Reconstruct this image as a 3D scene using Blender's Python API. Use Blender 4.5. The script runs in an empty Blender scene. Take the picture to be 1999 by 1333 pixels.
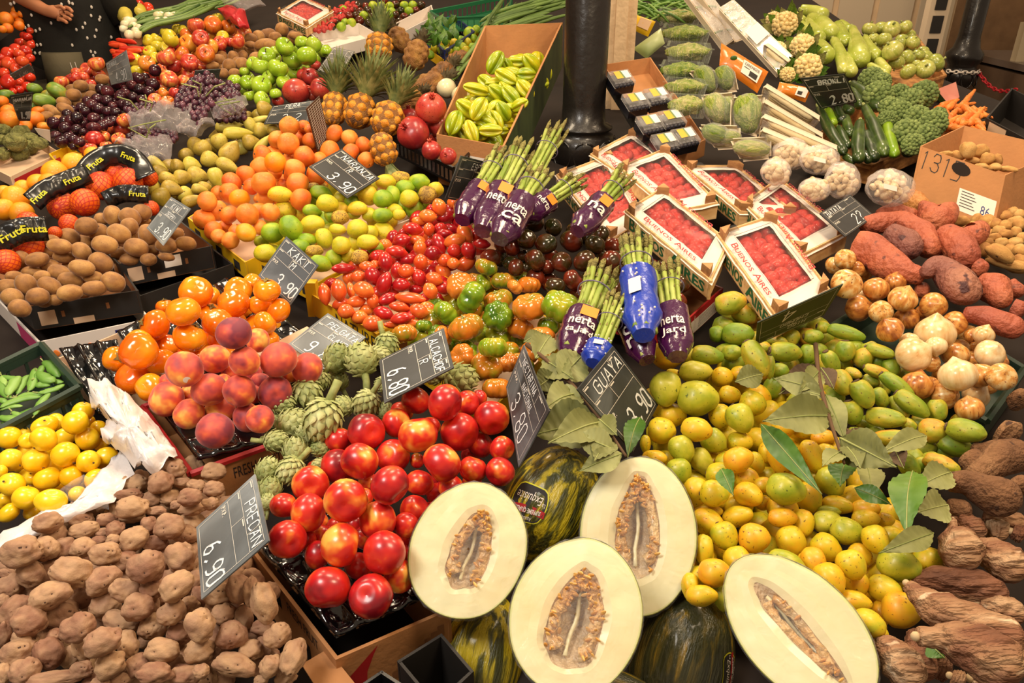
import bpy, math, random
import numpy as np
from mathutils import Vector, Matrix, noise
random.seed(7)
SC = bpy.context.scene
COL = SC.collection
PI = math.pi

# ---------------------------------------------------------------- camera, world, lamps, exposure
F, CXP, CYP, H, TH = 1500.0, 999.5, 666.5, 1.5, math.radians(27)
cam_d = bpy.data.cameras.new('camera'); cam = bpy.data.objects.new('camera', cam_d); COL.objects.link(cam)
cam.location = (0, 0, H); cam.rotation_euler = (math.radians(90) - TH, 0, 0)
cam_d.sensor_width = 36; cam_d.lens = F / 1999 * 36; cam_d.clip_start = 0.02; cam_d.clip_end = 60
SC.camera = cam
CAM = Vector((0, 0, H)); FW = Vector((0, math.cos(TH), -math.sin(TH))); UP = Vector((0, math.sin(TH), math.cos(TH))); RT = Vector((1, 0, 0))
vs = SC.view_settings
SC.display_settings.display_device = 'sRGB'
vs.view_transform = 'Standard'; vs.look = 'None'; vs.gamma = 1; vs.use_curve_mapping = False
vs.exposure = 0.12
w = bpy.data.worlds.new('market_hall'); SC.world = w; w.use_nodes = True
bg = w.node_tree.nodes['Background']; bg.inputs[0].default_value = (1.0, 0.74, 0.50, 1); bg.inputs[1].default_value = 0.38
def lamp(x, y, z, size, power, col=(1, .86, .68), tx=None, ty=None):
    l = bpy.data.lights.new('stall_lamp', 'AREA'); l.shape = 'DISK'; l.size = size; l.energy = power; l.color = col
    o = bpy.data.objects.new('stall_lamp', l); COL.objects.link(o); o.location = (x, y, z)
    t = Vector((x if tx is None else tx, y if ty is None else ty, .8)) - o.location
    o.rotation_euler = t.to_track_quat('-Z', 'Y').to_euler()
lamp(-0.9, 0.35, 2.3, .62, 24, (1, .93, .84), -.75, 1.0)
lamp(0.75, 0.7, 2.35, .55, 19, (1, .78, .52), .5, 1.3)
lamp(-1.3, 2.1, 2.6, .55, 24, (1, .80, .56), -1.0, 2.4)
lamp(0.1, 1.9, 2.6, .55, 21, (1, .79, .54), .1, 2.1)
lamp(1.6, 2.2, 2.7, .55, 24, (1, .74, .48), 1.4, 2.4)
lamp(-1.2, 4.2, 3.0, .5, 34, (1, .76, .50))
lamp(1.4, 4.4, 3.0, .5, 34, (1, .78, .55))

# ---------------------------------------------------------------- where things stand: the stall top is one slope
Z0, SL = 0.60, 0.15
def ray(px, py): return FW + RT * ((px - CXP) / F) + UP * ((CYP - py) / F)
def P(px, py, d): return CAM + ray(px, py) * d
def D(px, py, zo=0.0):
    r = ray(px, py)
    return (H - Z0 - zo) / max(SL * r.y - r.z, .05)
def S(px, py, zo=0.0): return P(px, py, D(px, py, zo))
TILE = {c: ((i % 4) * 500, (0, 334, 668, 1000)[i // 4]) for i, c in enumerate('ABCDEFGHIJKLMNOP')}
def tp(t, x, y): ox, oy = TILE[t]; return ox + x / 4.0, oy + y / 4.0
SN = Vector((0, -SL, 1)).normalized()

# ---------------------------------------------------------------- materials
def lin(h):
    h = h.lstrip('#'); c = [int(h[i:i + 2], 16) / 255 for i in (0, 2, 4)]
    return tuple(x / 12.92 if x <= .04045 else ((x + .055) / 1.055) ** 2.4 for x in c) + (1,)
MATS = {}
def _base(name):
    m = bpy.data.materials.new(name); m.use_nodes = True; nt = m.node_tree
    return m, nt, nt.nodes, nt.links, nt.nodes['Principled BSDF']
def flat(name, col, rough=.6, metal=0, coat=0, bump=0, bs=60, var=0):
    if name in MATS: return MATS[name]
    m, nt, N, L, b = _base(name); b.inputs['Base Color'].default_value = lin(col); b.inputs['Roughness'].default_value = rough
    b.inputs['Metallic'].default_value = metal; b.inputs['Coat Weight'].default_value = coat
    if bump or var:
        tc = N.new('ShaderNodeTexCoord'); n = N.new('ShaderNodeTexNoise'); n.inputs['Scale'].default_value = bs; n.inputs['Detail'].default_value = 4
        L.new(tc.outputs['Object'], n.inputs['Vector'])
        if bump:
            bp = N.new('ShaderNodeBump'); bp.inputs['Strength'].default_value = bump; bp.inputs['Distance'].default_value = .01
            L.new(n.outputs[0], bp.inputs['Height']); L.new(bp.outputs[0], b.inputs['Normal'])
        if var:
            n2 = N.new('ShaderNodeTexNoise'); n2.inputs['Scale'].default_value = bs * .2; n2.inputs['Detail'].default_value = 5; L.new(tc.outputs['Object'], n2.inputs['Vector'])
            h = N.new('ShaderNodeHueSaturation'); mr = N.new('ShaderNodeMapRange'); mr.inputs[1].default_value = .3; mr.inputs[2].default_value = .7
            mr.inputs[3].default_value = 1 - var; mr.inputs[4].default_value = 1 + var; h.inputs['Color'].default_value = lin(col)
            L.new(n2.outputs[0], mr.inputs[0]); L.new(mr.outputs[0], h.inputs['Value']); L.new(h.outputs[0], b.inputs['Base Color'])
    MATS[name] = m; return m
def skin(name, cols, rough=.38, scale=1.2, rand=.5, bump=0, bs=18, speck=None, sa=.62, ss=14, coat=0, stretch=None, detail=3, dist=0, sheen=0):
    """fruit skin: a ramp of the fruit's own colours, led by noise over the skin and by the single fruit; speck = freckles"""
    m, nt, N, L, b = _base(name); b.inputs['Roughness'].default_value = rough; b.inputs['Coat Weight'].default_value = coat; b.inputs['Coat Roughness'].default_value = .12
    if sheen: b.inputs['Sheen Weight'].default_value = sheen; b.inputs['Sheen Roughness'].default_value = .4
    tc = N.new('ShaderNodeTexCoord'); oi = N.new('ShaderNodeObjectInfo')
    mp = N.new('ShaderNodeMapping'); L.new(tc.outputs['Object'], mp.inputs[0])
    if stretch: mp.inputs['Scale'].default_value = stretch
    mu = N.new('ShaderNodeVectorMath'); mu.operation = 'SCALE'; mu.inputs[0].default_value = (37, 19, 53); L.new(oi.outputs['Random'], mu.inputs['Scale'])
    ad = N.new('ShaderNodeVectorMath'); L.new(mp.outputs[0], ad.inputs[0]); L.new(mu.outputs[0], ad.inputs[1])
    n = N.new('ShaderNodeTexNoise'); n.inputs['Scale'].default_value = scale; n.inputs['Detail'].default_value = detail; n.inputs['Distortion'].default_value = dist; L.new(ad.outputs[0], n.inputs['Vector'])
    m1 = N.new('ShaderNodeMath'); m1.operation = 'MULTIPLY_ADD'; m1.inputs[1].default_value = 2.0; m1.inputs[2].default_value = -.5 - rand * .5; L.new(n.outputs[0], m1.inputs[0])
    m2 = N.new('ShaderNodeMath'); m2.operation = 'MULTIPLY_ADD'; m2.inputs[1].default_value = rand; L.new(oi.outputs['Random'], m2.inputs[0]); L.new(m1.outputs[0], m2.inputs[2])
    cr = N.new('ShaderNodeValToRGB'); e = cr.color_ramp.elements
    while len(e) > 1: e.remove(e[-1])
    k = len(cols)
    for i, c in enumerate(cols):
        if isinstance(c, tuple): p_, c = c
        else: p_ = i / max(k - 1, 1)
        if i == 0: e[0].position = p_; e[0].color = lin(c)
        else: q = e.new(p_); q.color = lin(c)
    L.new(m2.outputs[0], cr.inputs[0]); out = cr.outputs[0]
    if speck:
        s = N.new('ShaderNodeTexNoise'); s.inputs['Scale'].default_value = ss; s.inputs['Detail'].default_value = 2; L.new(ad.outputs[0], s.inputs['Vector'])
        r2 = N.new('ShaderNodeValToRGB'); r2.color_ramp.elements[0].position = sa; r2.color_ramp.elements[1].position = sa + .07; L.new(s.outputs[0], r2.inputs[0])
        mx = N.new('ShaderNodeMix'); mx.data_type = 'RGBA'; L.new(r2.outputs[0], mx.inputs[0]); L.new(out, mx.inputs[6]); mx.inputs[7].default_value = lin(speck); out = mx.outputs[2]
    L.new(out, b.inputs['Base Color'])
    if bump:
        n3 = N.new('ShaderNodeTexNoise'); n3.inputs['Scale'].default_value = bs; n3.inputs['Detail'].default_value = 3; L.new(ad.outputs[0], n3.inputs['Vector'])
        bp = N.new('ShaderNodeBump'); bp.inputs['Strength'].default_value = bump; bp.inputs['Distance'].default_value = .05
        L.new(n3.outputs[0], bp.inputs['Height']); L.new(bp.outputs[0], b.inputs['Normal'])
    MATS[name] = m; return m
def film(name, tint='#ffffff', a=.16, rough=.08, fk=.3):
    """clear plastic wrap"""
    if name in MATS: return MATS[name]
    m, nt, N, L, b = _base(name); out = N['Material Output']
    t = N.new('ShaderNodeBsdfTransparent'); b.inputs['Base Color'].default_value = lin(tint); b.inputs['Roughness'].default_value = rough
    b.inputs['Coat Weight'].default_value = .5
    fr = N.new('ShaderNodeLayerWeight'); fr.inputs[0].default_value = .35
    tc = N.new('ShaderNodeTexCoord'); n = N.new('ShaderNodeTexNoise'); n.inputs['Scale'].default_value = 45; n.inputs['Detail'].default_value = 3; n.inputs['Distortion'].default_value = 1.5
    L.new(tc.outputs['Object'], n.inputs['Vector'])
    bp = N.new('ShaderNodeBump'); bp.inputs['Strength'].default_value = .6; bp.inputs['Distance'].default_value = .01; L.new(n.outputs[0], bp.inputs['Height']); L.new(bp.outputs[0], b.inputs['Normal'])
    ad = N.new('ShaderNodeMath'); ad.operation = 'MULTIPLY_ADD'; ad.inputs[1].default_value = fk; ad.inputs[2].default_value = a; L.new(fr.outputs['Fresnel'], ad.inputs[0])
    mx = N.new('ShaderNodeMixShader'); L.new(ad.outputs[0], mx.inputs[0]); L.new(t.outputs[0], mx.inputs[1]); L.new(b.outputs[0], mx.inputs[2]); L.new(mx.outputs[0], out.inputs['Surface'])
    MATS[name] = m; return m
def wood(name, c1, c2, sc=(4, 60, 60), rough=.7):
    if name in MATS: return MATS[name]
    m, nt, N, L, b = _base(name); tc = N.new('ShaderNodeTexCoord'); mp = N.new('ShaderNodeMapping'); mp.inputs['Scale'].default_value = sc
    n = N.new('ShaderNodeTexNoise'); n.inputs['Scale'].default_value = 1; n.inputs['Detail'].default_value = 4; L.new(tc.outputs['Object'], mp.inputs[0]); L.new(mp.outputs[0], n.inputs['Vector'])
    cr = N.new('ShaderNodeValToRGB'); cr.color_ramp.elements[0].position = .35; cr.color_ramp.elements[1].position = .65
    cr.color_ramp.elements[0].color = lin(c1); cr.color_ramp.elements[1].color = lin(c2); L.new(n.outputs[0], cr.inputs[0]); L.new(cr.outputs[0], b.inputs['Base Color']); b.inputs['Roughness'].default_value = rough
    MATS[name] = m; return m

# ---------------------------------------------------------------- mesh collector and tagging
def tag(o, label, cat, group=None, kind=None):
    if label: o['label'] = label
    if cat: o['category'] = cat
    if group: o['group'] = group
    if kind: o['kind'] = kind
    return o
def empty(name, loc, label=None, cat=None, group=None, kind=None):
    o = bpy.data.objects.new(name, None); COL.objects.link(o); o.location = loc; o.empty_display_size = .02
    return tag(o, label, cat, group, kind)
def world_loc(o):
    v = Vector(o.location)
    while o.parent: o = o.parent; v += Vector(o.location)
    return v
class MB:
    def __init__(s): s.v = []; s.f = []; s.m = []; s.mats = []
    def mi(s, mat):
        if mat not in s.mats: s.mats.append(mat)
        return s.mats.index(mat)
    def add(s, vs, fs, mat):
        b = len(s.v); s.v += [tuple(v) for v in vs]; k = s.mi(mat)
        for f in fs: s.f.append(tuple(b + i for i in f)); s.m.append(k)
    def hexa(s, c, mat):
        """eight corners: 0-3 one face (loop), 4-7 the opposite"""
        s.add(c, [(0, 1, 2, 3), (7, 6, 5, 4), (0, 4, 5, 1), (1, 5, 6, 2), (2, 6, 7, 3), (3, 7, 4, 0)], mat)
    def slab(s, q, th, mat, n=None):
        """quad q (4 world points) thickened by th along -normal"""
        n = n or (q[1] - q[0]).cross(q[3] - q[0]).normalized()
        s.hexa([p for p in q] + [p - n * th for p in q], mat)
    def box(s, c, ax, hs, mat):
        x, y, z = (ax[i] * hs[i] for i in range(3)); c = Vector(c)
        s.hexa([c - x - y - z, c + x - y - z, c + x + y - z, c - x + y - z, c - x - y + z, c + x - y + z, c + x + y + z, c - x + y + z], mat)
    def tube(s, pts, rad, mat, sides=10, cap=True, squash=1.0, up=None, jit=0, seed=0, lob=0, fib=0):
        pts = [Vector(p) for p in pts]; n = len(pts)
        if not hasattr(rad, '__len__'): rad = [rad] * n
        rings = []; prev = None
        for i, p in enumerate(pts):
            t = (pts[min(i + 1, n - 1)] - pts[max(i - 1, 0)]).normalized()
            if prev is None:
                a = (up or (Vector((0, 0, 1)) if abs(t.z) < .9 else Vector((1, 0, 0)))); a = (a - t * a.dot(t)).normalized()
            else: a = (prev - t * prev.dot(t)).normalized()
            prev = a; b = t.cross(a); r = []
            for k in range(sides):
                an = 2 * PI * k / sides; v = a * math.cos(an) * squash + b * math.sin(an); q = rad[i]
                if lob: q *= 1 + lob * math.cos(an * 3 + i * .6)
                if fib: q *= 1 + fib * (noise.noise(Vector((math.cos(an) * 3.2, math.sin(an) * 3.2, i * .16 + seed * 3))) + .6 * noise.noise(Vector((math.cos(an) * 8, math.sin(an) * 8, i * .3 + seed))))
                w_ = p + v * q
                if jit: w_ = p + v * q * (1 + jit * noise.noise(w_ * (.75 / max(max(rad), .002)) + Vector((seed * 7.3, seed, 0))))
                r.append(w_)
            rings.append(r)
        vs = [v for r in rings for v in r]; fs = []
        for i in range(n - 1):
            for k in range(sides):
                k2 = (k + 1) % sides; fs.append((i * sides + k, i * sides + k2, (i + 1) * sides + k2, (i + 1) * sides + k))
        if cap: fs.append(tuple(range(sides - 1, -1, -1))); fs.append(tuple((n - 1) * sides + k for k in range(sides)))
        s.add(vs, fs, mat)
    def lathe(s, c, prof, mat, sides=32, flute=0, nf=0):
        vs = []; fs = []; n = len(prof)
        for i, (r, z) in enumerate(prof):
            for k in range(sides):
                a = 2 * PI * k / sides; q = r * (1 + (flute * math.cos(nf * a) if nf else 0)); vs.append((c[0] + q * math.cos(a), c[1] + q * math.sin(a), c[2] + z))
        for i in range(n - 1):
            for k in range(sides): k2 = (k + 1) % sides; fs.append((i * sides + k, i * sides + k2, (i + 1) * sides + k2, (i + 1) * sides + k))
        fs.append(tuple(range(sides))[::-1]); fs.append(tuple((n - 1) * sides + k for k in range(sides)))
        s.add(vs, fs, mat)
    def ball(s, c, r, mat, nu=10, nv=7, ax=None):
        ax = ax or (Vector((1, 0, 0)), Vector((0, 1, 0)), Vector((0, 0, 1))); r = r if hasattr(r, '__len__') else (r, r, r); c = Vector(c)
        vs = []; fs = []
        for j in range(nv + 1):
            t = PI * j / nv
            for i in range(nu):
                a = 2 * PI * i / nu; vs.append(c + ax[0] * (r[0] * math.sin(t) * math.cos(a)) + ax[1] * (r[1] * math.sin(t) * math.sin(a)) + ax[2] * (r[2] * math.cos(t)))
        for j in range(nv):
            for i in range(nu): i2 = (i + 1) % nu; fs.append((j * nu + i, (j + 1) * nu + i, (j + 1) * nu + i2, j * nu + i2))
        s.add(vs, fs, mat)
    def mesh(s, name, origin, smooth=True):
        me = bpy.data.meshes.new(name); o = Vector(origin)
        me.from_pydata([(v[0] - o.x, v[1] - o.y, v[2] - o.z) for v in s.v], [], s.f)
        for m in s.mats: me.materials.append(m)
        me.polygons.foreach_set('material_index', s.m); me.polygons.foreach_set('use_smooth', [smooth] * len(s.f)); me.update(); return me
    def build(s, name, parent=None, smooth=False, origin=None):
        if origin is None:
            a = np.array(s.v); lo = a.min(0); hi = a.max(0); origin = ((lo[0] + hi[0]) / 2, (lo[1] + hi[1]) / 2, lo[2])
        o = bpy.data.objects.new(name, s.mesh(name, origin, smooth)); COL.objects.link(o)
        if parent is not None: o.parent = parent; o.location = Vector(origin) - world_loc(parent)
        else: o.location = origin
        return o
def part(name, parent, mesh): 
    c = bpy.data.objects.new(name, mesh); COL.objects.link(c); c.parent = parent; return c

# ---------------------------------------------------------------- unit fruit meshes (semi-axis 1, pole along z)
def um(name, mat, seed=0, sq=1.0, dt=0, db=0, dw=.35, lobes=0, la=0, pear=0, lump=0, lf=1.2, point=0, pb=0, nu=24, nv=16, star=0, eyes=0, dots=0):
    rng = random.Random(seed * 31 + 5); off = Vector((seed * 3.7, seed * 1.3, 0)); vs = []; fs = []
    ey = [Vector((rng.gauss(0, 1), rng.gauss(0, 1), rng.gauss(0, 1))).normalized() for _ in range(eyes)]
    for j in range(nv + 1):
        t = PI * j / nv; st, ct = math.sin(t), math.cos(t)
        for i in range(nu):
            a = 2 * PI * i / nu; r = st * (1 - pear * ct - pear * .35 * (ct * ct if ct > 0 else 0)); z = ct * sq
            g = math.exp(-(st / dw) ** 2)
            if ct > 0: z += (point - dt) * g
            else: z += (db - pb) * g
            if lobes: r *= 1 + la * (abs(math.cos(a * lobes / 2 + .35 * math.sin(seed + 3 * a))) - .6) * min(1, st * 1.6 + .15); z *= 1 + la * .25 * (abs(math.cos(a * lobes / 2)) - .6)
            if star: r *= (1 - star) + star * abs(math.cos(a * 2.5)) ** 1.3
            v = Vector((r * math.cos(a), r * math.sin(a), z))
            if lump: v *= 1 + lump * noise.noise(v * lf + off) + lump * .35 * noise.noise(v * lf * 2.7 + off)
            for e in ey:
                dd = (v.normalized() - e).length
                if dd < .35: v *= 1 - .085 * math.exp(-(dd / .13) ** 2) + .03 * math.exp(-((dd - .2) / .08) ** 2)
            vs.append(v)
    for j in range(nv):
        for i in range(nu): i2 = (i + 1) % nu; fs.append((j * nu + i, (j + 1) * nu + i, (j + 1) * nu + i2, j * nu + i2))
    me = bpy.data.meshes.new(name); me.from_pydata([tuple(v) for v in vs], [], fs); me.materials.append(mat)
    if dots:
        me.materials.append(flat('areole', '#706428', .9)); dp = [Vector((math.sin(a_) * math.cos(b_), math.sin(a_) * math.sin(b_), math.cos(a_))) for a_, b_ in ((math.acos(1 - 2 * (i + .5) / dots), i * 2.4) for i in range(dots))]
        for k, f in enumerate(fs):
            c = sum((vs[i] for i in f), Vector()).normalized()
            if any((c - e).length < .036 for e in dp): me.polygons[k].material_index = 1
    if eyes:
        me.materials.append(flat('potato_eye', '#4e3426', .9))
        for k, f in enumerate(fs):
            c = sum((vs[i] for i in f), Vector()).normalized()
            if any((c - e).length < .045 + .02 * (k % 2) for e in ey): me.polygons[k].material_index = 1
    me.polygons.foreach_set('use_smooth', [True] * len(fs)); me.update(); return me
def umb(name, fn, mats, smooth=True):
    """unit mesh written by fn(MB)"""
    b = MB(); fn(b); return b.mesh(name, (0, 0, 0), smooth)

def basis(z):
    z = z.normalized(); a = Vector((0, 0, 1)) if abs(z.z) < .9 else Vector((1, 0, 0)); x = a.cross(z).normalized(); return x, z.cross(x), z
def mat4(x, y, z, loc):
    return Matrix(((x.x, y.x, z.x, loc.x), (x.y, y.y, z.y, loc.y), (x.z, y.z, z.z, loc.z), (0, 0, 0, 1)))

# ---------------------------------------------------------------- piles
def relax(it, lift, iters=60, k=.93):
    """it: dict(x,y,a,b,ang,lv,R,zo) in image measure; gives each a distance so that neighbours touch instead of crossing"""
    n = len(it); X = np.array([i['x'] for i in it]); Y = np.array([i['y'] for i in it]); A = np.array([i['a'] for i in it]); B = np.array([i['b'] for i in it])
    G = np.radians(np.array([i['ang'] for i in it])); base = np.array([D(i['x'], i['y'], i['zo']) for i in it])
    pr = np.array([i['lv'] * 1e5 for i in it]) + Y + B * .6
    prs = []
    for i in range(n):
        for j in range(i + 1, n):
            dx, dy = X[j] - X[i], Y[j] - Y[i]; ds = math.hypot(dx, dy)
            if ds > A[i] + A[j]: continue
            ph = math.atan2(dy, dx)
            def rr(q): c, s_ = math.cos(ph - G[q]), math.sin(ph - G[q]); return A[q] * B[q] / math.sqrt((B[q] * c) ** 2 + (A[q] * s_) ** 2)
            t = ds / max((rr(i) + rr(j)) * k, 1e-6)
            if t >= 1: continue
            dm = (base[i] + base[j]) / 2; sep = math.sqrt(1 - t * t) * (B[i] + B[j]) * k * dm / F
            prs.append((i, j, sep) if pr[i] < pr[j] else (j, i, sep))
    d = base - lift * np.array([max(i['lv'], -1) for i in it]) * 0
    for _ in range(iters):
        for bk, fr, sep in prs:
            g = sep - (d[bk] - d[fr])
            if g > 0: d[bk] += g * .5; d[fr] -= g * .5
        d += (base - d) * .06
    for _ in range(12):
        for bk, fr, sep in prs:
            g = sep - (d[bk] - d[fr])
            if g > 0: d[bk] += g * .5; d[fr] -= g * .5
    return d
def cover(mask, it, s=.25):
    """paint an item's outline into the mask; returns how much of it was still free"""
    x, y, a, b = it['x'] * s, it['y'] * s, it['a'] * s, it['b'] * s; g = math.radians(it['ang'])
    x0, x1, y0, y1 = int(max(0, x - a - 1)), int(min(mask.shape[1], x + a + 2)), int(max(0, y - a - 1)), int(min(mask.shape[0], y + a + 2))
    if x1 <= x0 or y1 <= y0: return 0, None
    yy, xx = np.mgrid[y0:y1, x0:x1]; u = (xx - x) * math.cos(g) + (yy - y) * math.sin(g); v = -(xx - x) * math.sin(g) + (yy - y) * math.cos(g)
    m = (u / a) ** 2 + (v / b) ** 2 <= 1; sub = mask[y0:y1, x0:x1]
    fr = (m & ~sub).sum() / max(m.sum(), 1); return fr, (y0, y1, x0, x1, m)
def inpoly(px, py, poly):
    c = False; n = len(poly); j = n - 1
    for i in range(n):
        xi, yi = poly[i]; xj, yj = poly[j]
        if (yi > py) != (yj > py) and px < (xj - xi) * (py - yi) / (yj - yi) + xi: c = not c
        j = i
    return c
def hull(pts):
    pts = sorted(set(pts)); 
    def half(ps):
        h = []
        for p in ps:
            while len(h) > 1 and (h[-1][0] - h[-2][0]) * (p[1] - h[-2][1]) - (h[-1][1] - h[-2][1]) * (p[0] - h[-2][0]) <= 0: h.pop()
            h.append(p)
        return h
    return half(pts)[:-1] + half(pts[::-1])[:-1]
ORD = ['highest', 'second highest', 'third highest', 'fourth highest', 'fifth highest', 'sixth highest', 'seventh highest', 'eighth highest']
def zone_labels(it, noun, pile):
    """every label says which: extremes and tones first, then band and side of the pile and the order by height there"""
    xs = sorted(i['x'] for i in it); ys = sorted(i['y'] for i in it); n = len(it)
    hx = ['far left', 'left', 'middle', 'right', 'far right'] if n > 30 else ['left', 'middle', 'right'] if n > 6 else ['left', 'right']
    vy = ['top', 'upper', 'central', 'lower', 'bottom'] if n > 40 else ['upper', 'central', 'lower'] if n > 8 else ['upper', 'lower']
    if n == 1: it[0]['label'] = f"{it[0]['tone']} {noun} in {pile}"; return
    cells = {}
    for i in it:
        u = (i['x'] - xs[0]) / max(xs[-1] - xs[0], 1); v = (i['y'] - ys[0]) / max(ys[-1] - ys[0], 1)
        cx, cy = hx[min(int(u * len(hx)), len(hx) - 1)], vy[min(int(v * len(vy)), len(vy) - 1)]
        cells.setdefault((cx, cy, i['tone'], i['lv'] < -4), []).append(i)
    for (cx, cy, tone, fill), m in cells.items():
        m.sort(key=lambda i: i['y'])
        for k, i in enumerate(m):
            pl = f"{cy} {cx} of {pile}" if cy != cx else f"centre of {pile}"
            if fill: i['label'] = f"half-hidden {tone} {noun} at {pl}"
            elif len(m) == 1: i['label'] = f"{tone} {noun} at {pl}"
            elif k == len(m) - 1: i['label'] = f"{tone} {noun}, lowest at {pl}"
            elif k < len(ORD): i['label'] = f"{tone} {noun}, {ORD[k]} at {pl}"
            else: i['label'] = f"{tone} {noun} at {pl}"
PLACED = []
def pile(name, noun, cat, pilename, data, kinds, zo=0.0, mode='R', fill=None, poly=None, pack=None, lvf=None, group=None, seed=1, kpart=None, tilt=.5, face=None, fz=1.25, k=.97, grow=1.0):
    """data: {tile: [(x,y,r) or (x,y,a,b[,ang[,level[,kind]]])]} in tile measure; kinds: {key: (tone, [meshes], {part: mesh})}; first key is the default"""
    rng = random.Random(seed); it = []; dk = list(kinds)[0]
    for t, rows in data.items():
        ox, oy = (0, 0) if t == '*' else TILE[t]; s = 1 if t == '*' else .25
        for r in rows:
            kd = None
            if isinstance(r[-1], str): kd = r[-1]; r = r[:-1]
            x, y, a = r[0], r[1], r[2]; b = r[3] if len(r) > 3 else a; ang = r[4] if len(r) > 4 else (90 if b > a else 0) + rng.uniform(-15, 15); lv = r[5] if len(r) > 5 else 0
            if b > a: a, b = b, a
            it.append(dict(x=ox + x * s, y=oy + y * s, a=a * s, b=b * s, ang=ang, lv=lv, kd=kd, zo=zo(ox + x * s, oy + y * s) if callable(zo) else zo))
    def auto(r, pl, lv, zz, vis, jit=.25):
        mask = np.zeros((340, 505), bool); mask[:] = False
        big = np.zeros((440, 600), bool)
        for i in it:
            j = dict(i); j['x'] += 200; j['y'] += 200; fr, w_ = cover(big, j)
            if w_: big[w_[0]:w_[1], w_[2]:w_[3]] |= w_[4]
        x0, x1 = min(p[0] for p in pl), max(p[0] for p in pl); y0, y1 = min(p[1] for p in pl), max(p[1] for p in pl); new = []
        y = y0; row = 0
        while y < y1:
            sc = 1; x = x0 + (row % 2) * r
            while x < x1:
                px, py = x + rng.uniform(-jit, jit) * r, y + rng.uniform(-jit, jit) * r
                if inpoly(px, py, pl):
                    rs = r * rng.uniform(.88, 1.1); asp = fill_asp; c = dict(x=px, y=py, a=rs * asp, b=rs, ang=rng.uniform(0, 180), lv=lv, kd=None, zo=zz(px, py) if callable(zz) else zz)
                    j = dict(c); j['x'] += 200; j['y'] += 200; fr, w_ = cover(big, j)
                    if fr > vis: new.append(c)
                x += 2 * r * .93
            y += r * 1.25; row += 1
        return new
    fill_asp = 1.0 if mode != 'L' else 1.25
    if pack:   # the whole pile from its outline
        r, pl = pack; it += auto(r, pl, 0, zo, -1, .3)
    if fill:
        r = fill; hp = poly or hull([(i['x'], i['y']) for i in it]); dp = r * 2 * D(hp[0][0], hp[0][1]) / F
        it += auto(r, hp, -9, (lambda x, y: (zo(x, y) if callable(zo) else zo) - dp * .55 * fz), .15)
    wts = [q for q in kinds for _ in range(kinds[q][3] if len(kinds[q]) > 3 else 1)]
    for i in it:
        if i['kd'] is None: i['kd'] = rng.choice(wts)
        i['tone'] = kinds[i['kd']][0]
    d = relax(it, 0, k=k); zone_labels(it, noun, pilename); out = []
    for i, dd in zip(it, d):
        c = P(i['x'], i['y'], dd); sA, sB = i['a'] * dd / F, i['b'] * dd / F; kk = kinds[i['kd']]
        w_ = -ray(i['x'], i['y']).normalized(); g = math.radians(i['ang']); e = (RT * math.cos(g) - UP * math.sin(g)); e = (e - w_ * e.dot(w_)).normalized(); e2 = w_.cross(e)
        me = rng.choice(kk[1])
        if mode == 'L':
            if rng.random() < .5 and len(i) and i['ang'] == i['ang']: pass
            tz = rng.uniform(-.35, .35); z = (e + w_ * tz).normalized(); y = z.cross(e2).normalized(); x = y.cross(z); M = mat4(x * sB * grow, y * sB * grow, z * sA * grow, c)
        elif mode == 'S':
            if i['a'] / i['b'] > 1.18: z = (e2 * rng.choice((1, -1)) if tilt > 0 else e2) + w_ * rng.uniform(-.2, .5)
            else: z = Vector((rng.gauss(0, .6), rng.gauss(0, .6), .8)) + w_ * rng.uniform(-.2, 1.0)
            x, y, z = basis(z); sR = (sA + sB) / 2 * grow; M = mat4(x * sR, y * sR, z * sR, c)
        else:
            z = Vector((rng.gauss(0, 1), rng.gauss(0, 1), rng.gauss(0, 1))) + (w_ * face if face else Vector((0, 0, 0)))
            x, y, z = basis(z); rot = Matrix.Rotation(rng.uniform(0, 6.28), 3, z); x, y = rot @ x, rot @ y; M0 = mat4(x, y, z, Vector((0, 0, 0)))
            A3 = mat4(e * sA, e2 * sB, w_ * (sA + sB) / 2, c) @ mat4(e, e2, w_, Vector((0, 0, 0))).inverted(); M = A3 @ M0
        o = bpy.data.objects.new(name, me); COL.objects.link(o)
        M = M.copy(); loc, ro, scl = M.decompose(); o.location = loc; o.rotation_mode = 'QUATERNION'; o.rotation_quaternion = ro; o.scale = scl
        tag(o, i['label'], cat, group or pilename.replace('the ', ''))
        if len(kk) > 2 and kk[2] and i['lv'] > -5:
            for pn, pm in kk[2].items():
                if pm[1] >= 1 or rng.random() < pm[1]: part(pn, o, pm[0])
        i['d'] = dd; out.append(o)
    PLACED.extend(out); return out, it

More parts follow.
